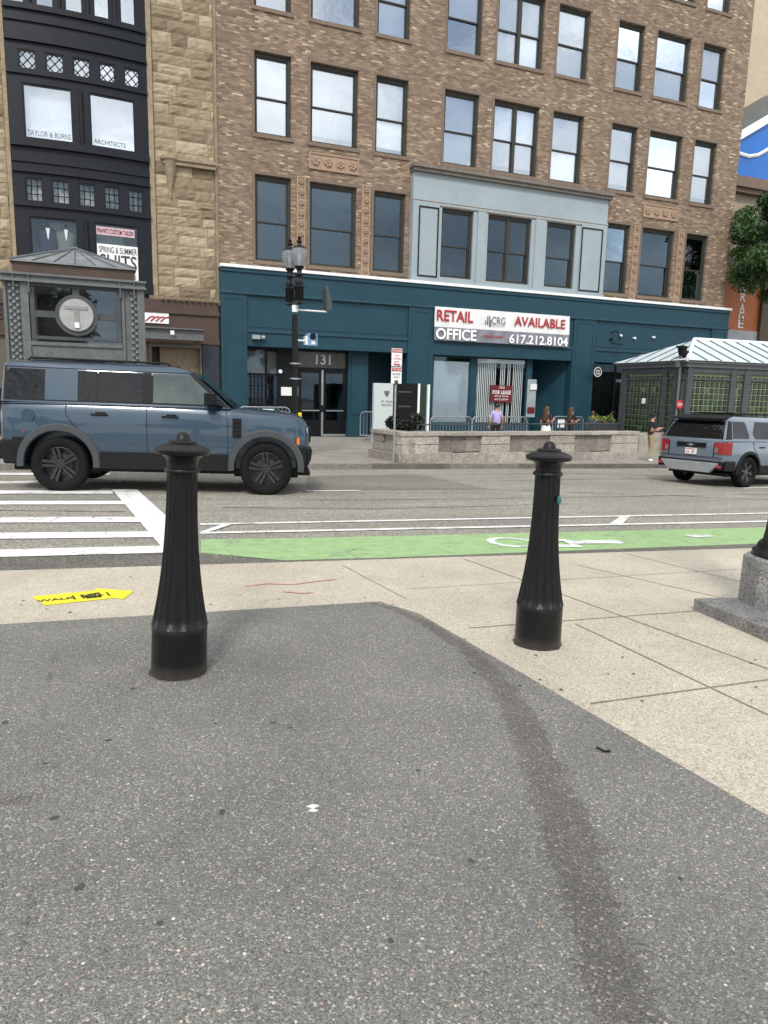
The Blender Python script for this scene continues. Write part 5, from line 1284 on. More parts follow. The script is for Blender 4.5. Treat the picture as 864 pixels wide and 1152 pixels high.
b.box(-2.468, -2.452, -.92, .92, .745, .757); b.box(-2.466, -2.45, -.66, -.652, .76, 1.12); b.box(-2.466, -2.45, .652, .66, .76, 1.12); b.build('tailgate_seam', BLACK, car2)
b = MB(); b.box(-2.50, -2.22, -.93, .93, .44, .66); b.box(-2.42, -2.0, -HW-.006, -.925, .42, .68); b.box(-2.42, -2.0, .925, HW+.006, .42, .68); bp_ = b.build('rear_bumper', PLAS, car2, bevel=.04)
b = MB(); b.prism([(-2.515, -.86, .60), (-2.515, -.60, .36), (-2.515, .60, .36), (-2.515, .86, .60), (-2.515, .80, .62), (-2.515, -.80, .62)], (.10, 0, 0)); b.build('skid_plate', mat('silver_plastic', (.25, .26, .27), .5, .1), bp_, bevel=.015)
for s in (-1, 1): MB().box(-2.506, -2.49, min(s*.80, s*.92), max(s*.80, s*.92), .50, .56).build('reflector', RED, bp_)
b = MB(); b.poly([(1.23, -.80, 1.20), (1.23, .80, 1.20), (.46, .72, 1.67), (.46, -.72, 1.67)]); o = b.build('windscreen', CGL, car2); o.location.x += .03; o.location.z += .015
c_ = RD(839, 548.5); yaw2 = R(9)
place_car(car2, c_, WR, WF, HW-.02, yaw2, R(1.2), R(-.5), .88)
sz = lambda o_, x, y: None

# ================================================================== TRANSIT LIFT HEADHOUSE (left)
HY = 18.0
def h_(px, py, Y=HY): return fx(px, py, Y)
gx0, gx1 = h_(3, 330)[0], h_(162, 330)[0]; hz = walk_z(.8, 18)
hh = thing('transit_headhouse', 'grey steel transit lift headhouse with a round T emblem, behind the blue car', 'headhouse', ((gx0+gx1)/2, HY, hz))
zb1, zb0_ = h_(82, 311)[1], h_(82, 321)[1]
D_ = 2.4
cw = h_(33, 350)[0]-gx0
for (l, r) in ((gx0, gx0+cw), (gx1-cw, gx1)):
    for y in (HY, HY+D_-.3):
        b = MB(); b.box(l, l+.06, y, y+.3, hz, zb0_); b.box(r-.16, r, y-.02, y+.3, hz, zb0_); b.box(l+.06, r-.16, y+.06, y+.24, hz, zb0_); hf = b.build('steel_column', STEEL, hh)
for l in (gx0, gx1-cw):      # perforated lacing strip on both columns
    b = MB(); z = hz+.1; q = 0
    x0_, x1_ = l+.10, l+cw-.19
    if l > gx0: x0_, x1_ = l+.19, l+cw-.07
    while z < zb0_-.1:
        for k in range(3):
            xx = x0_+(x1_-x0_)*(k+.5)/3
            if (k+q) % 2 == 0: b.box(xx-.028, xx+.028, HY+.0, HY+.058, z, z+.055)
        z += .07; q += 1
    b.build('lacing', mat('light_grey_steel', (.20, .205, .205), .5, .1, .2, 8), hh)
b = MB(); b.box(gx0-.05, gx1+.05, HY-.10, HY+D_+.1, zb1-.05, zb1); b.box(gx0-.05, gx1+.05, HY-.10, HY+D_+.1, zb0_, zb0_+.045); b.box(gx0-.02, gx1+.02, HY-.04, HY+D_+.04, zb0_+.045, zb1-.05)
for x in (gx0+.22, gx0+cw+.02, gx1-cw-.02, gx1-.22): b.box(x-.012, x+.012, HY-.09, HY-.04, zb0_-.22, zb1-.05)
for z_ in (h_(86, 386)[1],): b.box(gx0+cw, gx1-cw, HY-.02, HY+.14, z_-.08, z_); b.box(gx0+cw, gx1-cw, HY+.02, HY+.1, z_-.36, z_-.08); b.box(gx0+cw, gx1-cw, HY-.02, HY+.14, z_-.40, z_-.36)
b.build('steel_beams', STEEL, hh, bevel=.004)
b = MB(); cx, cz_ = h_(86.3, 355); zg = h_(86, 383)[1]; l, r = gx0+cw+.02, gx1-cw-.02
b.box(l, l+.09, HY+.02, HY+.12, zg, zb0_); b.box(r-.09, r, HY+.02, HY+.12, zg, zb0_); b.box(l+.09, r-.09, HY+.02, HY+.12, zg, zg+.07); b.box(l+.09, r-.09, HY+.02, HY+.12, zb0_-.06, zb0_)
b.box(l+.09, cx-.36, HY+.03, HY+.11, cz_-.07, cz_+.07); b.box(cx+.36, r-.09, HY+.03, HY+.11, cz_-.07, cz_+.07); b.box(cx-.07, cx+.07, HY+.03, HY+.11, cz_+.36, zb0_-.06); b.box(cx-.07, cx+.07, HY+.03, HY+.11, zg+.07, cz_-.36)
rg = []; N = 48
for k in range(N):
    a = 2*math.pi*k/N
    for rr_, y in ((.34, HY-.04), (.45, HY-.04), (.45, HY+.13), (.34, HY+.13)): rg.append((cx+rr_*math.cos(a), y, cz_+rr_*math.sin(a)))
b.add(rg, [(k*4+j, ((k+1) % N)*4+j, ((k+1) % N)*4+(j+1) % 4, k*4+(j+1) % 4) for k in range(N) for j in range(4)])
b.box(l, l+.04, HY, HY+.2, hz, zg-.4); 
for x in (l, (l+r)/2-.04, r-.08): b.box(x, x+.08, HY+.05, HY+.12, hz, zg-.3)
wf = b.build('window_frame', STEELD, hh, 40)
MB().poly([(l, HY+.09, hz+.3), (r, HY+.09, hz+.3), (r, HY+.09, zb0_), (l, HY+.09, zb0_)]).build('glazing', GL_ST, wf)
MB().poly([(l, HY+D_-.2, hz+.3), (r, HY+D_-.2, hz+.3), (r, HY+D_-.2, zb0_), (l, HY+D_-.2, zb0_)]).build('rear_glazing', mat('smoky_glazing', (.05, .045, .04), .2, 0, .4, 2), hh)
b = MB(); b.lathe([(.345, HY-.09), (.36, HY-.07), (.36, HY-.02)], 48, (cx, 0, cz_), 'y'); em = b.build('round_emblem', mat('pale_grey_disc', (.34, .34, .33), .5, .1, .15, 6), hh, 40)
b = MB(); MT = mat('emblem_bar', (.24, .24, .235), .5, .1, .2, 6)
b.box(cx-.24, cx+.24, HY-.108, HY-.088, cz_+.12, cz_+.20); b.box(cx-.055, cx+.055, HY-.107, HY-.088, cz_-.22, cz_+.12); b.build('letter_t', MT, em, bevel=.006)
b = MB(); b.box(cx-.05, cx+.05, HY-.13, HY-.114, cz_-.28, cz_-.16); b.build('sticker', WHITE, em)
# roof: brown fascia and hipped zinc roof
el, er = h_(13, 297, HY-.1)[0], h_(151.5, 309, HY-.1)[0]; ze = h_(13, 293, HY-.1)[1]; 
b = MB(); b.box(el, er, HY-.06, HY+D_+.06, zb1, ze); b.build('roof_fascia', BROWN, hh)
ap = h_(78, 281, HY+D_/2); 
b = MB(); a = [(el-.04, HY-.12, ze), (er+.04, HY-.12, ze), (er+.04, HY+D_+.12, ze), (el-.04, HY+D_+.12, ze)]; xm = (el+er)/2
b.add([(p[0], p[1], ze+.03) for p in a]+[(xm-.05, HY+D_/2-.12, ap[1]), (xm+.05, HY+D_/2-.12, ap[1]), (xm+.05, HY+D_/2+.12, ap[1]), (xm-.05, HY+D_/2+.12, ap[1])]+a, [(0, 1, 5, 4), (1, 2, 6, 5), (2, 3, 7, 6), (3, 0, 4, 7), (4, 5, 6, 7), (8, 9, 1, 0), (9, 10, 2, 1), (10, 11, 3, 2), (11, 8, 0, 3)])
rf = b.build('hipped_roof', ROOFM, hh)
b = MB()
for k in range(7):
    u = k/6; x0_ = el-.02+(er-el+.04)*u; x1_ = xm-.05+.10*u; b.tube([(x0_, HY-.12, ze+.045), (x1_, HY+D_/2-.12, ap[1]+.012)], .014 if 0 < k < 6 else .028, 5)
b.tube([(xm-.06, HY+D_/2-.12, ap[1]+.02), (xm+.06, HY+D_/2-.12, ap[1]+.02)], .04, 6); b.build('roof_ribs', STEEL, rf)

# ================================================================== GLASS-BLOCK STATION KIOSK (right)
kang = R(-3); ku = Vector((math.cos(kang), math.sin(kang), 0)); kv = Vector((-ku.y, ku.x, 0))
K0 = aty(771, 440, 19.0); K0.z = 0
kz = walk_z(K0.x, K0.y)
ki = thing('glass_block_kiosk', 'station kiosk with green glass-block walls, grey steel frame and pale metal hipped roof', 'kiosk', (K0.x, K0.y, kz))
def kp(u, v, z): p = K0+ku*u+kv*v; return (p.x, p.y, z)
def kbox(b, u0, u1, v0, v1, z0, z1):
    b.add([kp(u0, v0, z0), kp(u1, v0, z0), kp(u1, v1, z0), kp(u0, v1, z0), kp(u0, v0, z1), kp(u1, v0, z1), kp(u1, v1, z1), kp(u0, v1, z1)], [(0, 3, 2, 1), (4, 5, 6, 7), (0, 1, 5, 4), (1, 2, 6, 5), (2, 3, 7, 6), (3, 0, 4, 7)])
def uof(px, py=440):      # along-front coordinate seen at pixel column
    d = ray(px, py); s_ = np.linalg.solve(np.array([[ku.x, -d.x], [ku.y, -d.y]]), np.array([-K0.x, -K0.y])); return s_[0], s_[1]*d.z+CAMZ
def vof(px, py=440):      # along the left side
    d = ray(px, py); s_ = np.linalg.solve(np.array([[kv.x, -d.x], [kv.y, -d.y]]), np.array([-K0.x, -K0.y])); return s_[0], s_[1]*d.z+CAMZ
KD, KL = vof(699)[0], 9.5
ze = uof(772, 407)[1]; zs1 = uof(772, 412.5)[1]; zs2 = uof(772, 419)[1]; zw = uof(772, 427)[1]
cols = [(0, uof(777)[0]), (uof(820)[0], uof(826)[0]), (uof(835)[0], uof(842)[0])]
gap = cols[2][0]-cols[0][0]; cols += [(cols[1][0]+gap, cols[1][1]+gap), (cols[2][0]+gap, cols[2][1]+gap)]
cols = [c for c in cols if c[1] < KL-.3]+[(KL-.2, KL)]
vcols = [(0, .2), (vof(762)[0], vof(757)[0]), (vof(750)[0], vof(745)[0]), (vof(705)[0], KD)]
b = MB()
for (u0, u1) in cols: kbox(b, u0, u1, -.06, .12, kz-.3, zs1)
for (v0, v1) in vcols[1:]: kbox(b, -.06, .12, v0, v1, kz-.3, zs1)
kbox(b, .01, KL-.01, -.045, .10, zs2, zs1-.002); kbox(b, .01, KL-.01, -.03, .09, kz-.3, kz+.35)
kbox(b, -.045, .10, .01, KD, zs2, zs1-.003); kbox(b, -.03, .09, .01, KD, kz-.3, kz+.349); kbox(b, -.035, .10, .01, KD, zw, zw+.06); kbox(b, .01, KL-.01, -.035, .1, zw, zw+.061)
b.build('steel_frame', STEELD, ki, bevel=.006)
b = MB(); kbox(b, -.12, KL+.12, -.12, KD+.12, zs1, ze-.03); kbox(b, -.22, KL+.22, -.22, KD+.22, ze-.03, ze+.05); b.build('eave_band', STEEL, ki)
# glass blocks
GB = NT('green_glass_block'); 
at_ = GB.n('ShaderNodeAttribute', attribute_name='tone').outputs['Fac']
GB.base(GB.ramp(at_, [(0, (.005, .010, .005)), (.6, (.014, .028, .013)), (.92, (.03, .05, .022)), (1, (.08, .11, .06))])); GB.set(Roughness=.12)
rnk = random.Random(8); mort = MB()
bs_ = .205
cs = sorted(cols)
for i in range(len(cs)-1):
    u0, u1 = cs[i][1], cs[i+1][0]
    if u1-u0 < .1: continue
    b = MB(); n = max(1, round((u1-u0)/bs_)); wd = (u1-u0)/n; z = kz+.35
    while z < zw-.02:
        for k in range(n):
            b.tone = rnk.random(); ua, uc = u0+wd*k+.016, u0+wd*(k+1)-.016; z0_, z1_ = z+.016, z+bs_-.016; m_ = .03
            b.add([kp(ua, .03, z0_), kp(uc, .03, z0_), kp(uc, .03, z1_), kp(ua, .03, z1_), kp(ua+m_, .0, z0_+m_), kp(uc-m_, .0, z0_+m_), kp(uc-m_, .0, z1_-m_), kp(ua+m_, .0, z1_-m_)], [(4, 5, 6, 7), (0, 1, 5, 4), (1, 2, 6, 5), (2, 3, 7, 6), (3, 0, 4, 7)])
        z += bs_
    b.build('glass_block_wall', GB.m, ki)
for i in range(len(vcols)-1):
    v0, v1 = vcols[i][1], vcols[i+1][0]
    if v1-v0 < .1: continue
    b = MB(); n = max(1, round((v1-v0)/bs_)); wd = (v1-v0)/n; z = kz+.35
    while z < zw-.02:
        for k in range(n):
            b.tone = rnk.random(); ua, uc = v0+wd*k+.012, v0+wd*(k+1)-.012; z0_, z1_ = z+.012, z+bs_-.012; m_ = .03
            b.add([kp(.03, ua, z0_), kp(.03, uc, z0_), kp(.03, uc, z1_), kp(.03, ua, z1_), kp(0, ua+m_, z0_+m_), kp(0, uc-m_, z0_+m_), kp(0, uc-m_, z1_-m_), kp(0, ua+m_, z1_-m_)], [(4, 5, 6, 7), (0, 1, 5, 4), (1, 2, 6, 5), (2, 3, 7, 6), (3, 0, 4, 7)])
        z += bs_
    b.build('glass_block_wall', GB.m, ki)
b = MB(); kbox(b, .05, KL-.05, .031, .09, kz, zs2); kbox(b, .031, .1, .1, KD-.05, kz, zs2); kbox(b, KL-.1, KL-.05, .1, KD, kz, zs2); b.build('mortar_wall', mat('green_mortar', (.17, .21, .12), .7, 0, .2, 6), ki)
b = MB(); kbox(b, -.045, -.02, vof(727.5)[0], vof(724)[0], vof(726, 454)[1], vof(726, 448)[1]); b.build('notice', WHITE, ki)
# roof
ra = fx(764.6, 381.8, K0.y+KD/2)
_d = ray(764.6, 382); _p = K0+ku*(KD/2)+kv*(KD/2); zr = _d.z*(_p.dot(Vector((CF.x, CF.y, 0)))/(Vector((_d.x, _d.y, 0)).dot(Vector((CF.x, CF.y, 0)))))+CAMZ
b = MB(); o_ = .28; zE = ze+.052
hu = KD/2
b.add([kp(-o_, -o_, zE), kp(KL+o_, -o_, zE), kp(KL+o_, KD+o_, zE), kp(-o_, KD+o_, zE), kp(hu, KD/2, zr), kp(KL-hu, KD/2, zr)], [(0, 1, 5, 4), (1, 2, 5), (2, 3, 4, 5), (3, 0, 4), (0, 3, 2, 1)])
rf = b.build('hipped_roof', ROOFW, ki)
b = MB(); k = 0
e0, e1 = Vector(kp(-o_, -o_, zE)), Vector(kp(KL+o_, -o_, zE)); r0, r1 = Vector(kp(hu, KD/2, zr)), Vector(kp(KL-hu, KD/2, zr))
off = Vector((0, 0, .02))
for u in np.arange(.55, KL+o_, .62):
    if u < hu: top = e0.lerp(r0, (u+o_)/(hu+o_))
    elif u > KL-hu: top = e1.lerp(r1, (KL+o_-u)/(hu+o_))
    else: top = Vector(kp(u, KD/2, zr))
    bt2 = Vector(kp(u, -o_, zE)); b.tube([bt2+off, top+off], .020, 4)
for v in np.arange(.5, KD+o_, .62):
    e3 = Vector(kp(-o_, KD+o_, zE)); 
    top = e0.lerp(r0, (v+o_)/(KD/2+o_)) if v < KD/2 else e3.lerp(r0, (KD+o_-v)/(KD/2+o_))
    b.tube([Vector(kp(-o_, v, zE))+off, top+off], .020, 4)
b.build('standing_seams', STEEL, rf)
b = MB(); b.tube([e0+off, r0+off], .07, 6); b.tube([r0+off, r1+off], .08, 6); b.tube([e1+off, r1+off], .07, 6); b.build('ridge_capping', mat('white_capping', (.72, .74, .74), .5, 0, .05), rf)

# ================================================================== GRANITE PLANTER WALL
wa_, wb_ = WK(452, 521), WK(716, 516.5); wd_ = (wb_-wa_); wd_.z = 0; WLn = wd_.length; wd_.normalize(); wn_ = Vector((-wd_.y, wd_.x, 0))
wt0 = None
def wz(s): p = wa_+wd_*s; return walk_z(p.x, p.y)
def zat(px, py, s):    # height of a pixel above point s of the wall
    p = wa_+wd_*s; 
    d = ray(px, py); t = (p.x*CF.x+p.y*CF.y)/(d.x*CF.x+d.y*CF.y); return d.z*t+CAMZ
top0 = aty(470, 486.5, wa_.y)[2]; top1 = aty(712, 485.5, wb_.y)[2]
gw = thing('granite_wall', 'low speckled granite wall with two-block piers and a stepped base, across the street', 'wall', tuple(wa_))
def wp(s, v, z): p = wa_+wd_*s+wn_*v; return (p.x, p.y, z)
def wbox(b, s0, s1, v0, v1, z0, z1, dz0=0, dz1=0):
    b.add([wp(s0, v0, z0), wp(s1, v0, z0), wp(s1, v1, z0), wp(s0, v1, z0), wp(s0, v0, z1+dz0), wp(s1, v0, z1+dz1), wp(s1, v1, z1+dz1), wp(s0, v1, z1+dz0)], [(0, 3, 2, 1), (4, 5, 6, 7), (0, 1, 5, 4), (1, 2, 6, 5), (2, 3, 7, 6), (3, 0, 4, 7)])
def tz_(s): return top0+(top1-top0)*s/WLn
def s_of(px): 
    d = ray(px, 500); A2 = np.array([[wd_.x, -d.x], [wd_.y, -d.y]]); return np.linalg.solve(A2, np.array([-wa_.x, -wa_.y]))[0]
piers = [(s_of(452), s_of(493)), (s_of(541.5), s_of(573)), (s_of(618.5), s_of(646)), (s_of(687.5), s_of(716))]
b = MB(); rw = random.Random(2)
for i, (p0, p1) in enumerate(piers):
    zt_ = tz_((p0+p1)/2)-.10; zb_ = wz((p0+p1)/2)+.24; zm_ = (zt_+zb_)/2
    for (a, c) in ((zb_, zm_-.008), (zm_+.008, zt_)): b.tone = rw.uniform(.6, 1); wbox(b, p0, p1, -.02, .38, a, c)
    b.tone = .0; wbox(b, p0+.03, p1-.03, .0, .36, zb_, zt_)
    if i < 3:
        q0, q1 = p1, piers[i+1][0]; n = 3
        for k in range(n):
            a, c = q0+(q1-q0)*k/n+.005, q0+(q1-q0)*(k+1)/n-.005
            b.tone = rw.uniform(.0, .45); wbox(b, a, c, .07, .36, zb_, zt_)
s = -.02
while s < WLn:
    e = min(WLn+.02, s+rw.uniform(1.2, 1.9)); b.tone = rw.uniform(.6, 1.); zt_ = tz_(s); wbox(b, s+.004, e-.004, -.05, .42, zt_-.10, zt_)
    b.tone = rw.uniform(.5, .95); wbox(b, s+.004, e-.004, -.10, .42, wz(s)-.1, wz(s)+.24); s = e
b.build('wall_blocks', GRAN, gw, bevel=.01)
# return leg going back at the left end, lower wall continuing to the right
b = MB(); L0 = Vector(wp(0, 0, 0)); L1 = aty(419, 490, wa_.y+1.75); dl = (L1-L0); dl.z = 0; LL = dl.length; dl.normalize(); ln = Vector((-dl.y, dl.x, 0)); ln = -ln if ln.dot(wd_) < 0 else ln
def lp(s, v, z): p = L0+dl*s+ln*v; return (p.x, p.y, z)
def lbox(s0, s1, v0, v1, z0, z1): b.add([lp(s0, v0, z0), lp(s1, v0, z0), lp(s1, v1, z0), lp(s0, v1, z0), lp(s0, v0, z1), lp(s1, v0, z1), lp(s1, v1, z1), lp(s0, v1, z1)], [(0, 3, 2, 1), (4, 5, 6, 7), (0, 1, 5, 4), (1, 2, 6, 5), (2, 3, 7, 6), (3, 0, 4, 7)])
zb_ = wz(0)
for (a, c, v, q) in ((0, .30, -.0, 2), (.31, LL*.62, .06, 1), (LL*.63, LL, .0, 2)):
    for k in range(q):
        h0, h1 = zb_+.24, top0-.1; b.tone = rw.uniform(.1, .7); lbox(a, c-.01, v, .36, h0+(h1-h0)*k/q+.006, h0+(h1-h0)*(k+1)/q-.004)
b.tone = .7; lbox(-.0, LL+.02, -.05, .42, top0-.1, top0-.002); b.tone = .5; lbox(-.0, LL+.05, -.1, .42, zb_-.1, zb_+.238)
b.build('return_wall', GRAN, gw, bevel=.01)
b = MB()
for k in range(3): b.tone = rw.uniform(.3, .8); wbox(b, WLn+.05+1.2*k, WLn+1.22+1.2*k, .9, 1.25, wz(WLn)-.1, top1-.12)
b.build('lower_wall', GRAN, gw, bevel=.01)
# thin bollard-and-rail behind the wall
rl = thing('steel_railing', 'long thin dark steel railing running just behind the granite wall', 'railing', wp(0, 1.6, wz(0)))
b = MB(); zr_ = aty(600, 479, wa_.y+1.6)[2]
b.tube([wp(1.6, 1.6, zr_), wp(WLn+1., 1.6, zr_)], .022, 6); b.tube([wp(1.6, 1.6, zr_-.3), wp(WLn+1., 1.6, zr_-.3)], .016, 6); b.build('rail', STEELD, rl)
for s in np.arange(1.6, WLn+1.01, 1.9): MB().tube([wp(s, 1.6, wz(0)-.05), wp(s, 1.6, zr_)], .025, 6).build('post', STEELD, rl)

# ================================================================== STREET FURNITURE (far side)
def barrier(name, p, q, h, label, group='steel crowd barriers'):
    p, q = Vector(p), Vector(q); t = thing('crowd_barrier', label, 'barrier', tuple(p), group)
    d = (q-p); Lb = d.length; d.normalize(); b = MB(); up = Z
    P_ = lambda s, z: p+d*s+up*z
    b.tube([P_(0, .18), P_(0, h-.14), P_(.05, h-.05), P_(.14, h), P_(Lb-.14, h), P_(Lb-.05, h-.05), P_(Lb, h-.14), P_(Lb, .18)], .021, 8); b.tube([P_(0, .18), P_(Lb, .18)], .019, 6)
    b.build('frame', GALV, t, 50); b = MB(); n = int(Lb/.13)
    for k in range(1, n): b.tube([P_(Lb*k/n, .18), P_(Lb*k/n, h)], .009, 5)
    b.build('bars', GALV, t)
    nn = d.cross(Z).normalized()
    for s in (.25, Lb-.25): b = MB(); b.tube([P_(s, .18), P_(s, .03)-nn*.02, P_(s, .01)-nn*.3], .018, 6); b.tube([P_(s, .04), P_(s, .01)+nn*.3], .018, 6); b.build('foot', GALV, t)
    return t
p = aty(269, 500, 24.2); q = aty(326, 500, 24.2); z_ = walk_z(p.x, p.y); q1 = aty(270, 457.5, 24.2)[2]
t = barrier('a', (p.x, p.y, z_), (q.x, q.y, z_), q1-z_, 'steel crowd barrier with a small white notice, behind the blue car bonnet')
a, c = aty(296, 460, 24.1), aty(308, 468, 24.1); b = MB(); b.box(a.x, c.x, 24.13, 24.15, c.z, a.z); sg = b.build('hanging_notice', WHITE, t); b = MB(); b.box(a.x+.06, c.x-.06, 24.122, 24.128, c.z+.09, c.z+.13); b.build('notice_print', RED, sg)
p = WK(405, 495); q = Vector((aty(452, 490, p.y-1.2).x, p.y-1.2, p.z)); hb = aty(407, 463, p.y)[2]-p.z
barrier('b', tuple(p), tuple(q), hb, 'steel crowd barrier standing left of the granite wall end, below the white panel')
Yb = 24.8
for k, (x0_, x1_, lab) in enumerate(((484, 530, 'steel crowd barrier in front of the white-blind shop window'), (531, 592, 'steel crowd barrier in front of the vertical-blind shop window'), (621, 655, 'steel crowd barrier with a white notice between the two long-haired women'))):
    p, q = aty(x0_, 490, Yb), aty(x1_, 490, Yb); z_ = walk_z(p.x, p.y); h = aty(x0_, 468.5, Yb)[2]-z_
    t = barrier('c', (p.x, Yb, z_), (q.x, Yb, z_), h, lab)
    if k == 2: a, c = aty(627.5, 472, Yb-.05), aty(634.5, 481, Yb-.05); MB().box(a.x, c.x, Yb-.07, Yb-.05, c.z, a.z).build('hanging_notice', WHITE, t)
# information kiosk: white panel and black display
Yi = 22.8
def fi(px, py): return fx(px, py, Yi)
a, c = fi(421, 431), fi(473.5, 431); zt_ = fi(445, 431.5)[1]; zg = walk_z(a[0], Yi)
inf = thing('display_kiosk', 'street display stand, white poster panel joined to a black open frame', 'display stand', (a[0], Yi, zg))
x1_ = fi(442.5, 431)[0]
b = MB(); b.box(a[0], x1_, Yi, Yi+.14, zg+.0, zt_); pn = b.build('white_panel', mat('poster_panel', (.50, .56, .55), .5, 0, .05), inf)
cxp = (a[0]+x1_)/2+.12; zz = fi(434, 443)[1]
b = MB(); b.prism([(cxp-.09, Yi-.012, zz+.10), (cxp-.09, Yi-.012, zz), (cxp, Yi-.012, zz-.11), (cxp+.09, Yi-.012, zz), (cxp+.09, Yi-.012, zz+.10)], (0, .01, 0)); b.build('crest', STEEL, pn)
text('ST. PAUL', (cxp, Yi-.012, zz-.26), X, Z, .07, STEEL, pn, 'lettering', .01, w=.42); text('BOSTON', (cxp, Yi-.012, zz-.38), X, Z, .07, STEEL, pn, 'lettering', .01, w=.36)
b = MB(); b.box(x1_, c[0]-.1, Yi+.02, Yi+.5, zg, zt_+.02); b.build('black_display', BLACK, inf)
b = MB(); b.box(c[0]-.1, c[0]-.02, Yi, Yi+.5, zg, zt_+.02); b.box(fi(481.8, 431)[0], fi(484, 431)[0], Yi+.0, Yi+.3, zg, zt_); b.build('white_post', WHITE, inf)
b = MB(); b.box(c[0]-.02, fi(481.8, 431)[0], Yi+.1, Yi+.3, zg, zt_); b.build('dark_green_side', mat('dark_green_panel', (.008, .03, .02), .5), inf)
b = MB()
for k in range(4): b.box(x1_+.2, c[0]-.35, Yi+.005, Yi+.018, zt_-.3-.5*k, zt_-.25-.5*k)
b.build('display_shelf', STEELD, inf)
# no-parking sign
np_ = WK(442.7, 521); sgp = thing('parking_sign', 'red and white parking restriction signs stacked on a thin steel post near the kerb', 'street sign', tuple(np_))
def fs(px, py): return fx(px, py, np_.y)
zt_ = fs(443, 392)[1]; zm_ = fs(443, 412.5)[1]; zb_ = fs(443, 431.5)[1]; xc = np_.x; sw = fs(450.3, 410)[0]-fs(438.5, 410)[0]
MB().tube([(xc, np_.y, np_.z-.02), (xc, np_.y, zt_-.05)], .028, 8).build('post', GALV, sgp)
for (z0, z1, words) in ((zm_+.01, zt_, ('NO', 'STOPPING', 'ANY', 'TIME')), (zb_, zm_-.01, ('BUSES', 'ONLY'))):
    b = MB(); b.prism([(xc-sw/2, np_.y-.045, z0), (xc+sw/2, np_.y-.045, z0), (xc+sw/2, np_.y-.045, z1), (xc-sw/2, np_.y-.045, z1)], (0, .012, 0)); pl = b.build('sign_plate', WHITE, sgp, bevel=.004)
    MB().box(xc-sw/2+.012, xc+sw/2-.012, np_.y-.05, np_.y-.046, z1-.10, z1-.012).build('red_band', RED, pl)
    text('TOW ZONE', (xc, np_.y-.052, z1-.056), X, Z, .045, WHITE, pl, 'lettering', .01, w=sw*.8)
    zz = z1-.15
    for wv in words:
        text(wv, (xc, np_.y-.048, zz-.02), X, Z, .045, RED if z0 > zm_ else CHAR, pl, 'lettering', .015, w=sw*.75*min(1, len(wv)/7+.3)); zz -= .075
    if words[0] == 'BUSES': MB().box(xc-.05, xc+.05, np_.y-.05, np_.y-.046, zz-.12, zz-.02).build('pictogram', CHAR, pl)
    else: MB().prism([(xc-.09, np_.y-.05, z0+.05), (xc-.05, np_.y-.05, z0+.08), (xc-.05, np_.y-.05, z0+.06), (xc+.09, np_.y-.05, z0+.06), (xc+.09, np_.y-.05, z0+.045), (xc-.05, np_.y-.05, z0+.04), (xc-.05, np_.y-.05, z0+.02)], (0, .004, 0)).build('arrow', RED, pl)
# twin-globe street lamp
LY = 17.3; lp_ = aty(331.5, 500, LY); lz = walk_z(lp_.x, LY); lam = thing('street_lamp', 'black twin-globe street lamp with ornate cast head, behind the blue car bonnet', 'street lamp', (lp_.x, LY, lz))
def fl_(px, py, Y=LY): return fx(px, py, Y)
x0 = lp_.x; zc0 = fl_(330, 354)[1]
b = MB(); b.lathe([(.22, 0), (.22, .1), (.17, .14), (.15, .5), (.17, .56), (.10, .62), (.085, .75), (.078, 1.5), (.072, zc0-lz)], 20, (x0, LY, lz)); po = b.build('pole', IRON, lam, 40)
b = MB()
for z in (fl_(330, 409)[1], fl_(330, 426)[1]): b.tube([(x0-.14, LY-.06, z), (x0+.14, LY-.06, z)], .012, 6); b.lathe([(.085, z-.02), (.085, z+.02)], 16, (x0, LY, 0))
b.build('strap', GALV, po)
b = MB(); ym, yp = fl_(335.6, 474)[1], fl_(335.6, 464)[1]; b.box(x0+.06, x0+.14, LY-.14, LY-.06, ym, yp); b.build('push_button', mat('signal_yellow', (.75, .55, .02), .5), lam, bevel=.01)
zA = fl_(330, 350)[1]
b = MB(); b.lathe([(.075, zA-.02), (.075, zA+.14)], 16, (x0, LY, 0)); b.build('white_collar', WHITE, po)
_g = NT('clear_globe'); _a = _g.n('ShaderNodeBsdfTransparent'); _a.inputs[0].default_value = (.72, .74, .78, 1); _mx = _g.n('ShaderNodeMixShader'); _mx.inputs[0].default_value = .38
_g.set(Roughness=.15); _g.base((.42, .44, .47)); _g.l(_a.outputs[0], _mx.inputs[1]); _g.l(_g.b.outputs[0], _mx.inputs[2]); _g.l(_mx.outputs[0], _g.o.inputs[0]); GLOBE = _g.m
zt_ = zA+.14
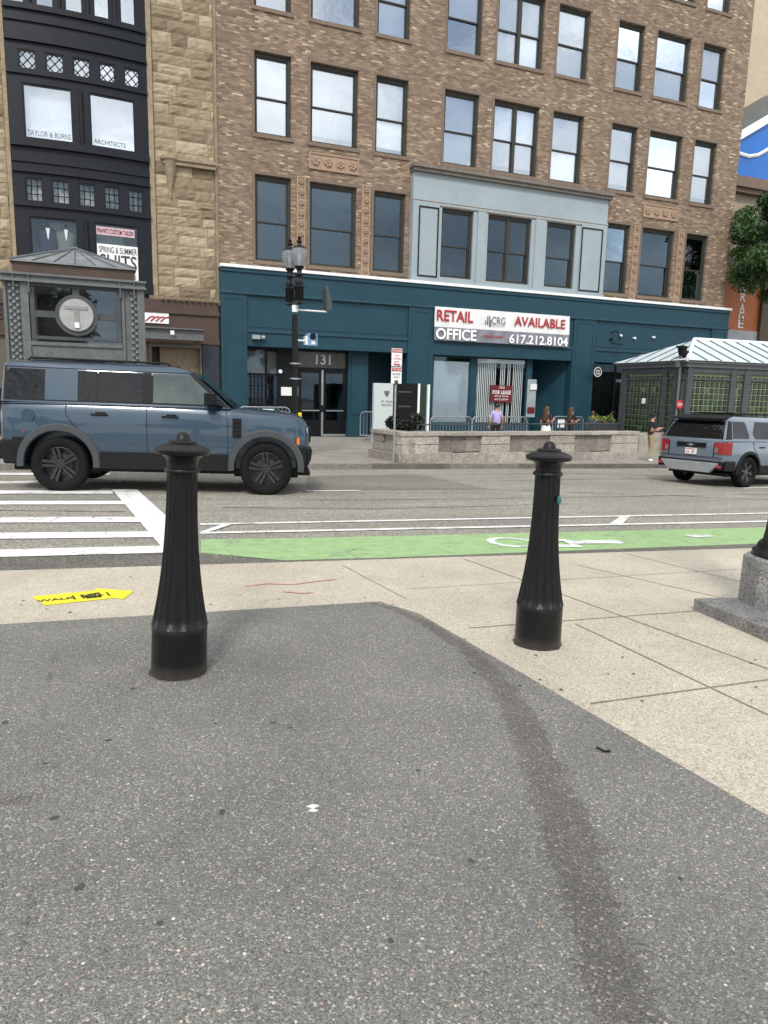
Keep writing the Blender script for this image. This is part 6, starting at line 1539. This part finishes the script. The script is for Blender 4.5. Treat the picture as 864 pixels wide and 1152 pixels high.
for k, (ox, oy, dz) in enumerate(((-.075, .20, -.05), (.05, -.20, .05))):
    zg0 = fl_(334, 301, LY+oy)[1]+dz*.7; cx, cy = x0+ox, LY+oy
    b = MB(); H0 = zt_; H1 = zg0
    pr = [(.06, 0), (.11, .04), (.08, .10), (.11, .14), (.105, .42), (.14, .46), (.09, .52), (.11, .60), (.07, .66), (.065, .74), (.10, .78), (.055, .84), (.07, .92), (.11, .97), (.12, 1.)]
    b.lathe([(r_, H0+(H1-H0)*s_) for r_, s_ in pr], 20, (cx, cy, 0), 'z', lambda z, a: .12*abs(math.sin(a*5))); br_ = b.build('lamp_bracket', IRON, lam, 50)
    b = MB(); pr = [(.11, 0), (.15, .06), (.18, .14), (.20, .25), (.20, .34), (.165, .41), (.08, .45)]
    b.lathe([(r_, H1+s_) for r_, s_ in pr], 28, (cx, cy, 0)); b.f = [f for f in b.f if len(f) == 4]; b.build('glass_globe', GLOBE, lam, 60); b = MB(); b.lathe([(.03, H1), (.03, H1+.12), (.045, H1+.14), (.045, H1+.34), (.02, H1+.36)], 10, (cx, cy, 0)); b.build('lamp_bulb', WHITE, lam, 60)
    b = MB(); b.lathe([(.17, H1+.38), (.175, H1+.405), (.13, H1+.45), (.05, H1+.48), (.04, H1+.52), (.07, H1+.55), (.07, H1+.57), (.03, H1+.60), (.045, H1+.63), (.045, H1+.66), (.01, H1+.69)], 18, (cx, cy, 0)); b.build('finial_cap', IRON, lam, 40)
b = MB(); a = fl_(367, 351); za = a[1]; b.tube([(x0+.05, LY-.05, za), (a[0], LY-.05, za)], .022, 6); ar = b.build('side_arm', WHITE, lam)
b = MB(); z0, z1 = fl_(367, 350)[1], fl_(365, 322.5)[1]; b.prism([(a[0]-.04, LY-.2, z0), (a[0]+.09, LY-.2, z0+.04), (a[0]+.08, LY-.2, z1-.35), (a[0]-.03, LY-.2, z1), (a[0]-.08, LY-.2, z1-.05), (a[0]-.06, LY-.2, z0+.3)], (0, .3, 0)); b.build('edge_on_sign', STEELD, ar)
b = MB(); a_ = fl_(344, 388); c_2 = fl_(356, 376); b.box(a_[0]+.02, c_2[0], LY-.1, LY+.12, a_[1]-.02, c_2[1]); sb_ = b.build('signal_box', mat('signal_blue', (.16, .28, .50), .4), lam, bevel=.01)
b = MB(); b.box(a_[0]-.03, a_[0]+.02, LY-.1, LY+.1, a_[1], c_2[1]-.06); b.tube([(x0, LY, a_[1]+.1), (a_[0], LY, a_[1]+.1)], .02, 6); b.build('signal_bracket', WHITE, sb_)
b = MB(); cx, cz_ = (a_[0]+c_2[0])/2+.02, (a_[1]+c_2[1])/2; b.lathe([(.075, LY-.16), (.075, LY-.10)], 16, (cx-.01, 0, cz_+.07), 'y'); b.build('camera_dome', BLACK, sb_); MB().box(cx-.04, cx+.05, LY-.11, LY-.10, cz_-.12, cz_-.02).build('sticker', WHITE, sb_)
# signal pole with round red sign (right)
SYp = 19.2; sp_ = aty(757.5, 500, SYp); spz = walk_z(sp_.x, SYp); sg = thing('signal_pole', 'grey pole with a round red sign and dark camera head, in front of the kiosk', 'signal pole', (sp_.x, SYp, spz))
zt_ = fx(758, 392, SYp)[1]
MB().tube([(sp_.x, SYp, spz-.05), (sp_.x, SYp, zt_)], .05, 10).build('pole', STEEL, sg)
b = MB(); z = zt_; b.lathe([(.10, -.10), (.13, -.0), (.15, .12), (.17, .16), (.17, .2), (.06, .24)], 16, (sp_.x+.02, SYp, z-.12)); b.box(sp_.x-.20, sp_.x+.15, SYp-.08, SYp+.08, z+.04, z+.10); b.box(sp_.x+.02, sp_.x+.2, SYp-.12, SYp+.1, z-.36, z-.05); b.build('camera_head', BLACK, sg, 40)
b = MB(); q0 = fx(761, 409.5, SYp); b.box(q0[0]-.02, q0[0]+.42, SYp-.06, SYp+.02, q0[1]-.1, q0[1]+.1); b.lathe([(.06, -.1), (.06, .0)], 12, (q0[0]+.3, SYp-.06, q0[1]), 'y'); b.build('speaker_bar', STEEL, sg)
c = fx(764.8, 455, SYp-.1); b = MB(); b.lathe([(.155, SYp-.12), (.155, SYp-.10)], 8, (c[0], 0, c[1]), 'y'); sgo = b.build('red_sign', mat('bright_red_sign', (.60, .03, .03), .5, 0, 0), sg); sgo.rotation_euler = (0, 0, 0)
text('STOP', (c[0], SYp-.125, c[1]), X, Z, .10, WHITE, sgo, 'lettering', .015, w=.22)
b = MB(); b.box(sp_.x-.02, c[0], SYp-.09, SYp-.0, c[1]-.02, c[1]+.02); b.build('sign_bracket', STEEL, sg)
#@@
# ================================================================== NEIGHBOUR BUILDING (far right)
NY = 27.2
def fn(px, py, Y=NY): return fx(px, py, Y)
nb = thing('garage_building', 'beige building with an orange garage sign panel and blue gable, beyond the brick one', 'building', (34, NY, walk_z(34, 26)))
nx0 = BX1+.02; nx1 = 48
b = MB(); zl_ = fn(845, 212)[1]; b.box(nx0, nx1, NY, NY+8, BOT, zl_); b.build('lower_wall', mat('pale_stone_wall', (.36, .31, .23), .85, 0, .12, 1.5, fine=(4, .2)), nb)
b = MB(); b.box(nx0+.6, nx1+6, NY+6, NY+16, BOT, 36); b.build('tower_wall', BEIGE, nb)
zb_ = fn(845, 204)[1]
b = MB(); b.box(nx0, nx1, NY-.5, NY+.02, zl_-.15, zb_); b.box(nx0, nx1, NY-.35, NY, zl_-.35, zl_-.151); b.build('stone_band', mat('brown_stone_band', (.17, .12, .09), .8, 0, .2, 3), nb)
r0, r1 = fn(826, 160), fn(864, 137.5); dx_, dz_ = r1[0]-r0[0], r1[1]-r0[1]; ax_ = r0[0]+dx_*2.6; az_ = r0[1]+dz_*2.6
b = MB(); b.prism([(nx0-.0, NY-.2, zb_), (nx1, NY-.2, zb_), (ax_*2-r0[0], NY-.2, r0[1]), (ax_, NY-.2, az_), (nx0, NY-.2, r0[1]+(nx0-r0[0])/dx_*dz_)], (0, .2, 0)); bl2 = b.build('blue_gable_panel', mat('bright_blue_panel', (.012, .13, .46), .4, 0, .12, .7), nb)
b = MB(); p = Vector((nx0-.1, NY-.35, r0[1]+(nx0-.1-r0[0])/dx_*dz_)); q = Vector((ax_, NY-.35, az_)); q2_ = Vector((2*ax_-r0[0], NY-.35, r0[1]))
b.prism([p, q, q2_, q2_+Z*.42, q+Z*.42, p+Z*.42], (0, .4, 0)); b.build('rake_trim', WHITE, nb)
b = MB(); b.prism([p+Z*.42, q+Z*.42, q+Z*1.0+X*.2, p+Z*.9], (0, 4, 0)); b.prism([p+Vector((0, .3, -.35)), q+Vector((0, .3, -.35)), q+Vector((0, .3, 0)), p+Vector((0, .3, 0))], (0, .1, 0)); b.build('grey_roof', mat('grey_slate_roof', (.12, .13, .13), .7, 0, .2, 2), nb)
b = MB(); b.tube([tuple((fn(x, y)[0], NY-.22, fn(x, y)[1])) for x, y in ((822, 171), (829, 175), (838, 177.5), (848, 176), (857, 171), (868, 163), (880, 150))], .085, 6); b.tube([tuple((fn(x, y)[0], NY-.22, fn(x, y)[1])) for x, y in ((851, 214), (858, 208), (866, 198), (880, 190))], .085, 6); b.build('white_swirl', WHITE, bl2)
o0, o1 = fn(817, 312), fn(848.5, 380); zo = fn(832, 372)[1]
b = MB(); b.box(nx0, o1[0], NY-.12, NY-.001, zo, fn(835, 300)[1]); og = b.build('orange_panel', mat('orange_panel', (.46, .13, .03), .55, 0, .12, 1.5), nb)
b = MB(); b.box(nx0, o1[0]+.02, NY-.16, NY-.001, BOT, zo-.002); b.build('panel_plinth', mat('pale_grey_plinth', (.42, .43, .44), .7, 0, .12, 2), nb)
b = MB(); b.box(o1[0], nx1, NY-.3, NY-.001, BOT, fn(850, 300)[1]); b.build('brown_wall', mat('dull_brown_wall', (.11, .085, .06), .8, 0, .2, 2), nb)
for ch, (px, py) in zip('GARAGE', ((835.5, 310), (835.5, 322), (835.5, 334), (835, 346), (834, 355.5), (833, 364))):
    p = fn(px, py, NY-.13); text(ch, (p[0], NY-.135, p[1]), X, Z, .42 if ch != 'A' else .42, WHITE, og, 'lettering', .015, w=.36)
# ================================================================== TREES
def foliage(cl, n, size, rnd_, droop=.0):
    """leaf-sized quads spread through clumps: cl = [(centre, radius, tone)]"""
    r_ = np.random.default_rng(rnd_); b = MB(); wts = np.array([c[1]**2 for c in cl]); wts = wts/wts.sum(); pick = r_.choice(len(cl), n, p=wts)
    for i in pick:
        c, R_, tn = cl[i]; d = r_.normal(size=3); d /= np.linalg.norm(d); rad = R_*(r_.random()**.45); p = np.array(c)+d*rad*np.array([1, 1, .75])
        a = r_.normal(size=3); a /= np.linalg.norm(a); bb = np.cross(a, r_.normal(size=3)); bb /= np.linalg.norm(bb)+1e-6; s_ = size*r_.uniform(.6, 1.3)
        a, bb = a*s_, bb*s_*.42; a[2] -= droop*s_
        b.tone = float(np.clip(tn+r_.normal()*.16, 0, 1)); b.add([p-a, p+bb, p+a, p-bb], [(0, 1, 2, 3)])
    return b
LEAF = m_leaf('green_leaves', [(.012, .030, .010), (.026, .062, .018), (.055, .11, .03), (.10, .16, .05)])
TYy = 24.3; tc_ = aty(883, 278, TYy); tr = thing('street_tree', 'leafy green street tree at the right edge, in front of the orange sign', 'tree', (tc_.x, TYy, walk_z(tc_.x, TYy)))
tz0 = walk_z(tc_.x, TYy); b = MB(); b.tube([(tc_.x, TYy, tz0-.1), (tc_.x+.05, TYy, tz0+1.2), (tc_.x-.05, TYy, tz0+2.6), (tc_.x+.1, TYy, tc_.z)], [.17, .14, .12, .07], 10)
rt_ = random.Random(5); cl = []
for k in range(44):
    an, el_ = rt_.uniform(0, 6.28), rt_.uniform(-.95, 1); rr = rt_.uniform(.75, 1)*2.3; e = math.sqrt(max(0, 1-el_*el_)); c = (tc_.x+rr*e*math.cos(an)*.95, TYy+rr*e*math.sin(an)*.9, tc_.z+rr*el_*1.12)
    cl.append((c, rt_.uniform(.38, .8), rt_.uniform(.2, .75))); b.tube([(tc_.x, TYy, tc_.z-1+rt_.uniform(-.5, 1.)), ((tc_.x+c[0])/2, (TYy+c[1])/2, (tc_.z-.6+c[2])/2), c], [.05, .035, .012], 5)
cl.append(((tc_.x, TYy, tc_.z), 1.7, .25))
b.build('trunk', BARK, tr, 60); foliage(cl, 30000, .095, 3, .4).build('crown', LEAF, tr)
# the park's trees behind the viewpoint (seen mirrored in glass and car paint)
cl = []; tb = MB()
for (x, y, h, r0_) in ((-22, -22, 6.5, 4), (-12, -27, 7, 4.5), (-3, -23, 6.5, 4), (7, -28, 8, 5), (17, -22, 6.5, 4.2), (28, -27, 7, 4.6), (39, -21, 6.5, 4), (-34, -25, 7, 4.6)):
    tb.tube([(x, y, -.5), (x+.2, y, h*.5), (x-.2, y, h)], [.35, .28, .1], 8)
    for k in range(11): an = rt_.uniform(0, 6.28); q = rt_.uniform(.2, .75); cl.append(((x+r0_*q*math.cos(an), y+r0_*q*math.sin(an), h+rt_.uniform(-.45, .5)*r0_), r0_*rt_.uniform(.28, .5), rt_.uniform(.1, .8)))
fb = foliage(cl, 15000, .42, 9); fb.m = 1; nf = len(fb.f); fb.mi = [0]*nf; fb.m = 1; fb.add(tb.v, tb.f)
o = fb.build('park_trees', [LEAF, BARK], None, kind='stuff')

# dark clutter of plants in the planter bed at the wall's left end
def plant(name, px, py_top, Y, wpx, lab, colr, n, sz, seed, grp=None):
    p = aty(px, 486, Y); z_ = walk_z(p.x, Y); zt_ = aty(px, py_top, Y)[2]; hw_ = (aty(px+wpx/2, 480, Y)-p).length
    t = thing(name, lab, 'plant', (p.x, Y, z_), grp); r2 = random.Random(seed); zb = top0-.05
    MB().box(p.x-hw_, p.x+hw_, Y-.28, Y+.28, z_, zb).build('planter_box', STEELD, t, bevel=.01)
    cl = [((p.x+r2.uniform(-.85, .85)*hw_, Y+r2.uniform(-.2, .2), zb+(zt_-zb)*r2.uniform(.15, .55)), (zt_-zb)*r2.uniform(.3, .5), r2.uniform(.2, .7)) for k in range(9)]
    b = MB()
    for c, r_, tn in cl: b.tube([(c[0], c[1], zb-.05), c], [.012, .005], 4)
    b.build('stems', BARK, t); foliage(cl, n, sz, seed).build('leaves', colr, t)
DKL = m_leaf('dark_leaves', [(.004, .006, .004), (.012, .016, .010), (.03, .035, .02)])
plant('planter_plant', 456, 461, 18.6, 38, 'low very dark leafy plants behind the left end of the granite wall', DKL, 1500, .06, 21)
FLW = m_leaf('mixed_flowers', [(.02, .05, .01), (.12, .2, .02), (.35, .38, .03), (.05, .08, .3)])
# ================================================================== PEOPLE
SKIN = mat('skin', (.42, .24, .17), .55, 0, .06, 8); HAIRB = mat('brown_hair', (.07, .038, .022), .5, 0, .3, 20); HAIRK = mat('dark_hair', (.012, .010, .009), .5, 0, .2, 20)
def cloth(n, c): return mat(n, c, .85, 0, .18, 9, .3, 25)
def person(label, loc, h, yaw_, top, bottom, shoe, hair, long_hair=False, cap=None, pose='phone', skirt=False, sleeve='short', phone=False, seated=False, group=None):
    t = thing('person', label, 'person', loc, group); k = h/1.75
    Jn = {'pel': (0, 0, .95), 'sp': (-.01, 0, 1.12), 'ch': (0, 0, 1.34), 'nk': (.0, 0, 1.47), 'hb': (.015, 0, 1.545), 'hm': (.03, 0, 1.64), 'ht': (.02, 0, 1.715), 'no': (.125, 0, 1.60),
          'sl': (0, .18, 1.40), 'sr': (0, -.18, 1.40)}
    Rr = {'pel': (.125, .16), 'sp': (.11, .14), 'ch': (.12, .165), 'nk': (.055, .058), 'hb': (.07, .065), 'hm': (.098, .078), 'ht': (.062, .058), 'no': (.016, .014), 'sl': (.062, .062), 'sr': (.062, .062)}
    for s, sg_ in (('l', 1), ('r', -1)):
        hx = .05*sg_
        if seated:
            Jn.update({'hp'+s: (.03, .09*sg_, .88), 'kn'+s: (.44, .11*sg_, .86), 'an'+s: (.46, .11*sg_, .46), 'to'+s: (.62, .12*sg_, .42)})
        else:
            stp = .10*sg_ if pose == 'walk' else .06*sg_
            Jn.update({'hp'+s: (.0, .09*sg_, .88), 'kn'+s: (.03+stp*.7, .10*sg_, .49), 'an'+s: (-.02+stp*1.4, .105*sg_, .085), 'to'+s: (.14+stp*1.4, .12*sg_, .035)})
        Rr.update({'hp'+s: (.095, .095), 'kn'+s: (.062, .062), 'an'+s: (.042, .042), 'to'+s: (.038, .045)})
        if pose in ('phone',) or (pose == 'walk' and s == 'r') :
            Jn.update({'el'+s: (.04, .23*sg_, 1.13), 'wr'+s: (.27, .10*sg_, 1.20), 'ha'+s: (.34, .07*sg_, 1.23)})
        else: Jn.update({'el'+s: (-.03, .25*sg_, 1.12), 'wr'+s: (.05, .26*sg_, .90), 'ha'+s: (.08, .25*sg_, .82)})
        Rr.update({'el'+s: (.042, .042), 'wr'+s: (.028, .030), 'ha'+s: (.026, .040)})
        hv = Vector(Jn['ha'+s])-Vector(Jn['wr'+s]); hv.normalize()
        for q in range(5):
            side = Vector((0, 1, 0)) if abs(hv.y) < .8 else X; base_ = Vector(Jn['ha'+s])
            ln_ = (.055, .085, .092, .086, .068)[q]; off = (-.042, -.024, -.008, .009, .026)[q]*sg_*-1
            tip = base_+hv*(ln_ if q else .02)+side*(off*1.5 if q else off*1.6)-Z*.012
            Jn['f%d%s' % (q, s)] = tuple(tip); Rr['f%d%s' % (q, s)] = (.009, .009)
    names = list(Jn); ix = {n: i for i, n in enumerate(names)}
    E_ = [('pel', 'sp'), ('sp', 'ch'), ('ch', 'nk'), ('nk', 'hb'), ('hb', 'hm'), ('hm', 'ht'), ('hm', 'no'), ('ch', 'sl'), ('ch', 'sr')]
    for s in 'lr': E_ += [('s'+s, 'el'+s), ('el'+s, 'wr'+s), ('wr'+s, 'ha'+s), ('pel', 'hp'+s), ('hp'+s, 'kn'+s), ('kn'+s, 'an'+s), ('an'+s, 'to'+s)]+[('ha'+s, 'f%d%s' % (q, s)) for q in range(5)]
    me = bpy.data.meshes.new('b'); me.from_pydata([tuple(c*k for c in Jn[n]) for n in names], [(ix[a], ix[c]) for a, c in E_], []); o = bpy.data.objects.new('b', me); COL.objects.link(o)
    md = o.modifiers.new('s', 'SKIN'); 
    if not me.skin_vertices: me.attributes.new('x', 'FLOAT', 'POINT')
    for i, n in enumerate(names): v = me.skin_vertices[0].data[i]; v.radius = tuple(r_*k for r_ in Rr[n]); v.use_root = (n == 'pel')
    o.modifiers.new('d', 'SUBSURF').levels = 1
    m2 = evalmesh(o); bpy.data.objects.remove(o)
    mats = [SKIN, top, bottom, shoe]
    for m_ in mats: m2.materials.append(m_)
    seg_ = [(Vector(Jn[a])*k, Vector(Jn[c])*k, a, c) for a, c in E_]
    for f in m2.polygons:
        c = f.center; best = None
        for a, e, na, nc in seg_:
            d = e-a; u = max(0, min(1, (c-a).dot(d)/d.length_squared)); dd = (c-a-d*u).length
            if best is None or dd < best[0]: best = (dd, na, nc, u)
        _, na, nc, u = best; i = 0
        if na in ('pel', 'sp') and nc in ('sp', 'ch'): i = 1 if c.z > .99*k else 2
        elif na == 'ch': i = 1 if not (nc == 'nk' and u > .55) else 0
        elif na[0] == 's' and nc[:2] == 'el': i = 1 if (u < .65 or sleeve == 'long') else 0
        elif na[:2] == 'el': i = 1 if sleeve == 'long' else 0
        elif na[:2] == 'hp' or nc[:2] == 'hp': i = 2
        elif na[:2] == 'kn': i = 2 if not skirt else 0
        elif na[:2] == 'an': i = 3
        f.material_index = i; f.use_smooth = True
    bo = bpy.data.objects.new('body', m2); COL.objects.link(bo); bo.parent = t
    def ch(b, n, m_, sm=50):
        ob = b.build(n, m_, None, sm); ob.parent = t; return ob
    b = MB(); c0 = Vector((.0, 0, 1.645))*k
    vs = []; N1, N2 = 14, 8
    for i in range(N2+1):
        th = math.pi*.62*i/N2
        for j in range(N1):
            a = 2*math.pi*j/N1; rr = math.sin(th); xx = math.cos(a)*rr
            front = max(0, math.cos(a))*rr; z_ = math.cos(th)
            zz = max(z_, .32*front-.1 if front > .3 else -9)
            vs.append(c0+Vector((xx*.115-.005, math.sin(a)*rr*.098, zz*.118))*k)
    b.add(vs, [(i*N1+j, i*N1+(j+1) % N1, (i+1)*N1+(j+1) % N1, (i+1)*N1+j) for i in range(N2) for j in range(N1)])
    if long_hair:
        vs = []; L_ = [(1.70, .10, .095), (1.60, .105, .11), (1.48, .08, .125), (1.36, .06, .14), (1.24, .05, .125), (1.16, .03, .08)]
        for z, d, w_ in L_:
            for j in range(12): a = 2*math.pi*j/12; vs.append(Vector((-.075-(1.7-z)*.09+math.cos(a)*d*.7, math.sin(a)*w_+.01*math.sin(9*z+j), z))*k)
        b.add(vs, [(i*12+j, i*12+(j+1) % 12, (i+1)*12+(j+1) % 12, (i+1)*12+j) for i in range(len(L_)-1) for j in range(12)]+[tuple(range(12)), tuple(60+j for j in range(12))])
    ch(b, 'hair', hair)
    if cap:
        b = MB(); b.lathe([(.118*k, 1.665*k), (.12*k, 1.70*k), (.10*k, 1.745*k), (.05*k, 1.77*k), (.005, 1.775*k)], 16, (0, 0, 0)); b.prism([(.08*k, -.07*k, 1.672*k), (.21*k, -.05*k, 1.655*k), (.21*k, .05*k, 1.655*k), (.08*k, .07*k, 1.672*k)], (0, 0, .012)); ch(b, 'cap', cap)
    if skirt:
        b = MB(); vs = []; 
        for z, r_ in ((1.0, .145), (.9, .19), (.75, .21), (.55, .235)):
            for j in range(18): a = 2*math.pi*j/18; q = r_*(1+.06*math.sin(a*6)); vs.append(Vector((math.cos(a)*q*.85, math.sin(a)*q, z))*k)
        b.add(vs, [(i*18+j, i*18+(j+1) % 18, (i+1)*18+(j+1) % 18, (i+1)*18+j) for i in range(3) for j in range(18)]); ch(b, 'skirt', bottom)
    if phone:
        b = MB(); b.obox(Vector((.385, -.0, 1.27))*k, (.006, 0, .002), (0, .04, 0), (-.03, 0, .065)); ch(b, 'held_phone', BLACK, None)
    for sg_ in (1, -1):
        b = MB(); b.lathe([(.003, -.006), (.011, 0), (.003, .006)], 8, tuple(Vector((.112, .032*sg_, 1.635))*k), 'x'); ch(b, 'eye', BLACK, 40)
    t.rotation_euler = (0, 0, yaw_); return t
def pplace(px, pyt, Y): p = aty(px, 480, Y); z = walk_z(p.x, Y); return (p.x, Y, z), aty(px, pyt, Y)[2]-z
WSH = cloth('white_sneaker', (.75, .75, .73)); BKT = cloth('black_cotton', (.010, .010, .011))
l = WK(730, 519.5); h = aty(731, 465, l.y)[2]-l.z
person('man in black T-shirt, khaki trousers and cap looking at a phone by the kerb', tuple(l), h, R(-12), BKT, cloth('khaki_cotton', (.32, .25, .14)), WSH, HAIRK, cap=BKT, phone=True)
l, h = pplace(558, 453.5, 21.4); person('person in lilac shirt with short dark hair, beneath the maroon lease sign', l, h, R(75), cloth('lilac_cotton', (.40, .34, .62)), BKT, BKT, HAIRK, pose='stand')
l, h = pplace(614.5, 457, 20.6); person('woman with long brown hair, dark top and white skirt, behind the granite wall', l, h, R(15), cloth('dark_red_knit', (.05, .014, .014)), WSH, BKT, HAIRB, long_hair=True, pose='walk', skirt=True)
l, h = pplace(642, 458, 21.2); person('woman with long brown hair all in black, right of the white-skirted woman', l, h, R(5), BKT, cloth('black_denim', (.014, .015, .02)), BKT, HAIRB, long_hair=True, pose='walk')
def chair(loc, yaw_, lab):
    t = thing('cafe_chair', lab, 'chair', loc, 'dark cafe chairs'); x, y, z = loc
    MB().box(x-.2, x+.2, y-.2, y+.2, z+.42, z+.45).build('seat', STEELD, t, bevel=.01); MB().box(x-.22, x-.19, y-.2, y+.2, z+.55, z+.85).build('backrest', STEELD, t, bevel=.01)
    for dx, dy in ((-.18, -.18), (-.18, .18), (.18, -.18), (.18, .18)): MB().tube([(x+dx, y+dy, z), (x+dx, y+dy, z+.85 if dx < 0 else z+.42)], .014, 6).build('leg', STEELD, t)
    t.rotation_euler = (0, 0, yaw_); return t
for (px, Y, yw, tp, hr, lab, cl2) in ((667, 24.0, 20, (.03, .06, .20), HAIRB, 'seated person in a blue top at the cafe window, nearer the teal pilaster', 'dark cafe chair under the person in the blue top'), (689, 24.2, 160, (.014, .018, .03), HAIRK, 'seated person in dark clothes at the cafe window, nearer the kiosk', 'dark cafe chair under the person in dark clothes')):
    p = aty(px, 470, Y); z = walk_z(p.x, Y); h = 1.55
    chair((p.x, Y, z), R(yw), cl2)
    person(lab, (p.x, Y, z-.30), 1.6, R(yw), cloth('cafe_top_%d' % px, tp), BKT, WSH, hr, pose='phone', seated=True)
p = aty(678, 470, 23.0); p1_, p2_ = aty(666, 470, 22.6), aty(693, 470, 22.6); z = walk_z(p.x, 22.6)
t = thing('flower_box', 'flower box with yellow-green plants in front of the cafe window', 'planter', (p.x, 22.6, z))
zt_ = aty(680, 477, 22.6)[2]; MB().box(p1_.x, p2_.x, 22.45, 22.75, z, zt_).build('box', STEELD, t, bevel=.01)
rq = random.Random(3); cl = [((p1_.x+(p2_.x-p1_.x)*rq.random(), 22.6, zt_+rq.uniform(.0, .25)), .16, rq.random()) for k in range(12)]; foliage(cl, 500, .05, 4).build('flowers', FLW, t)
#@@
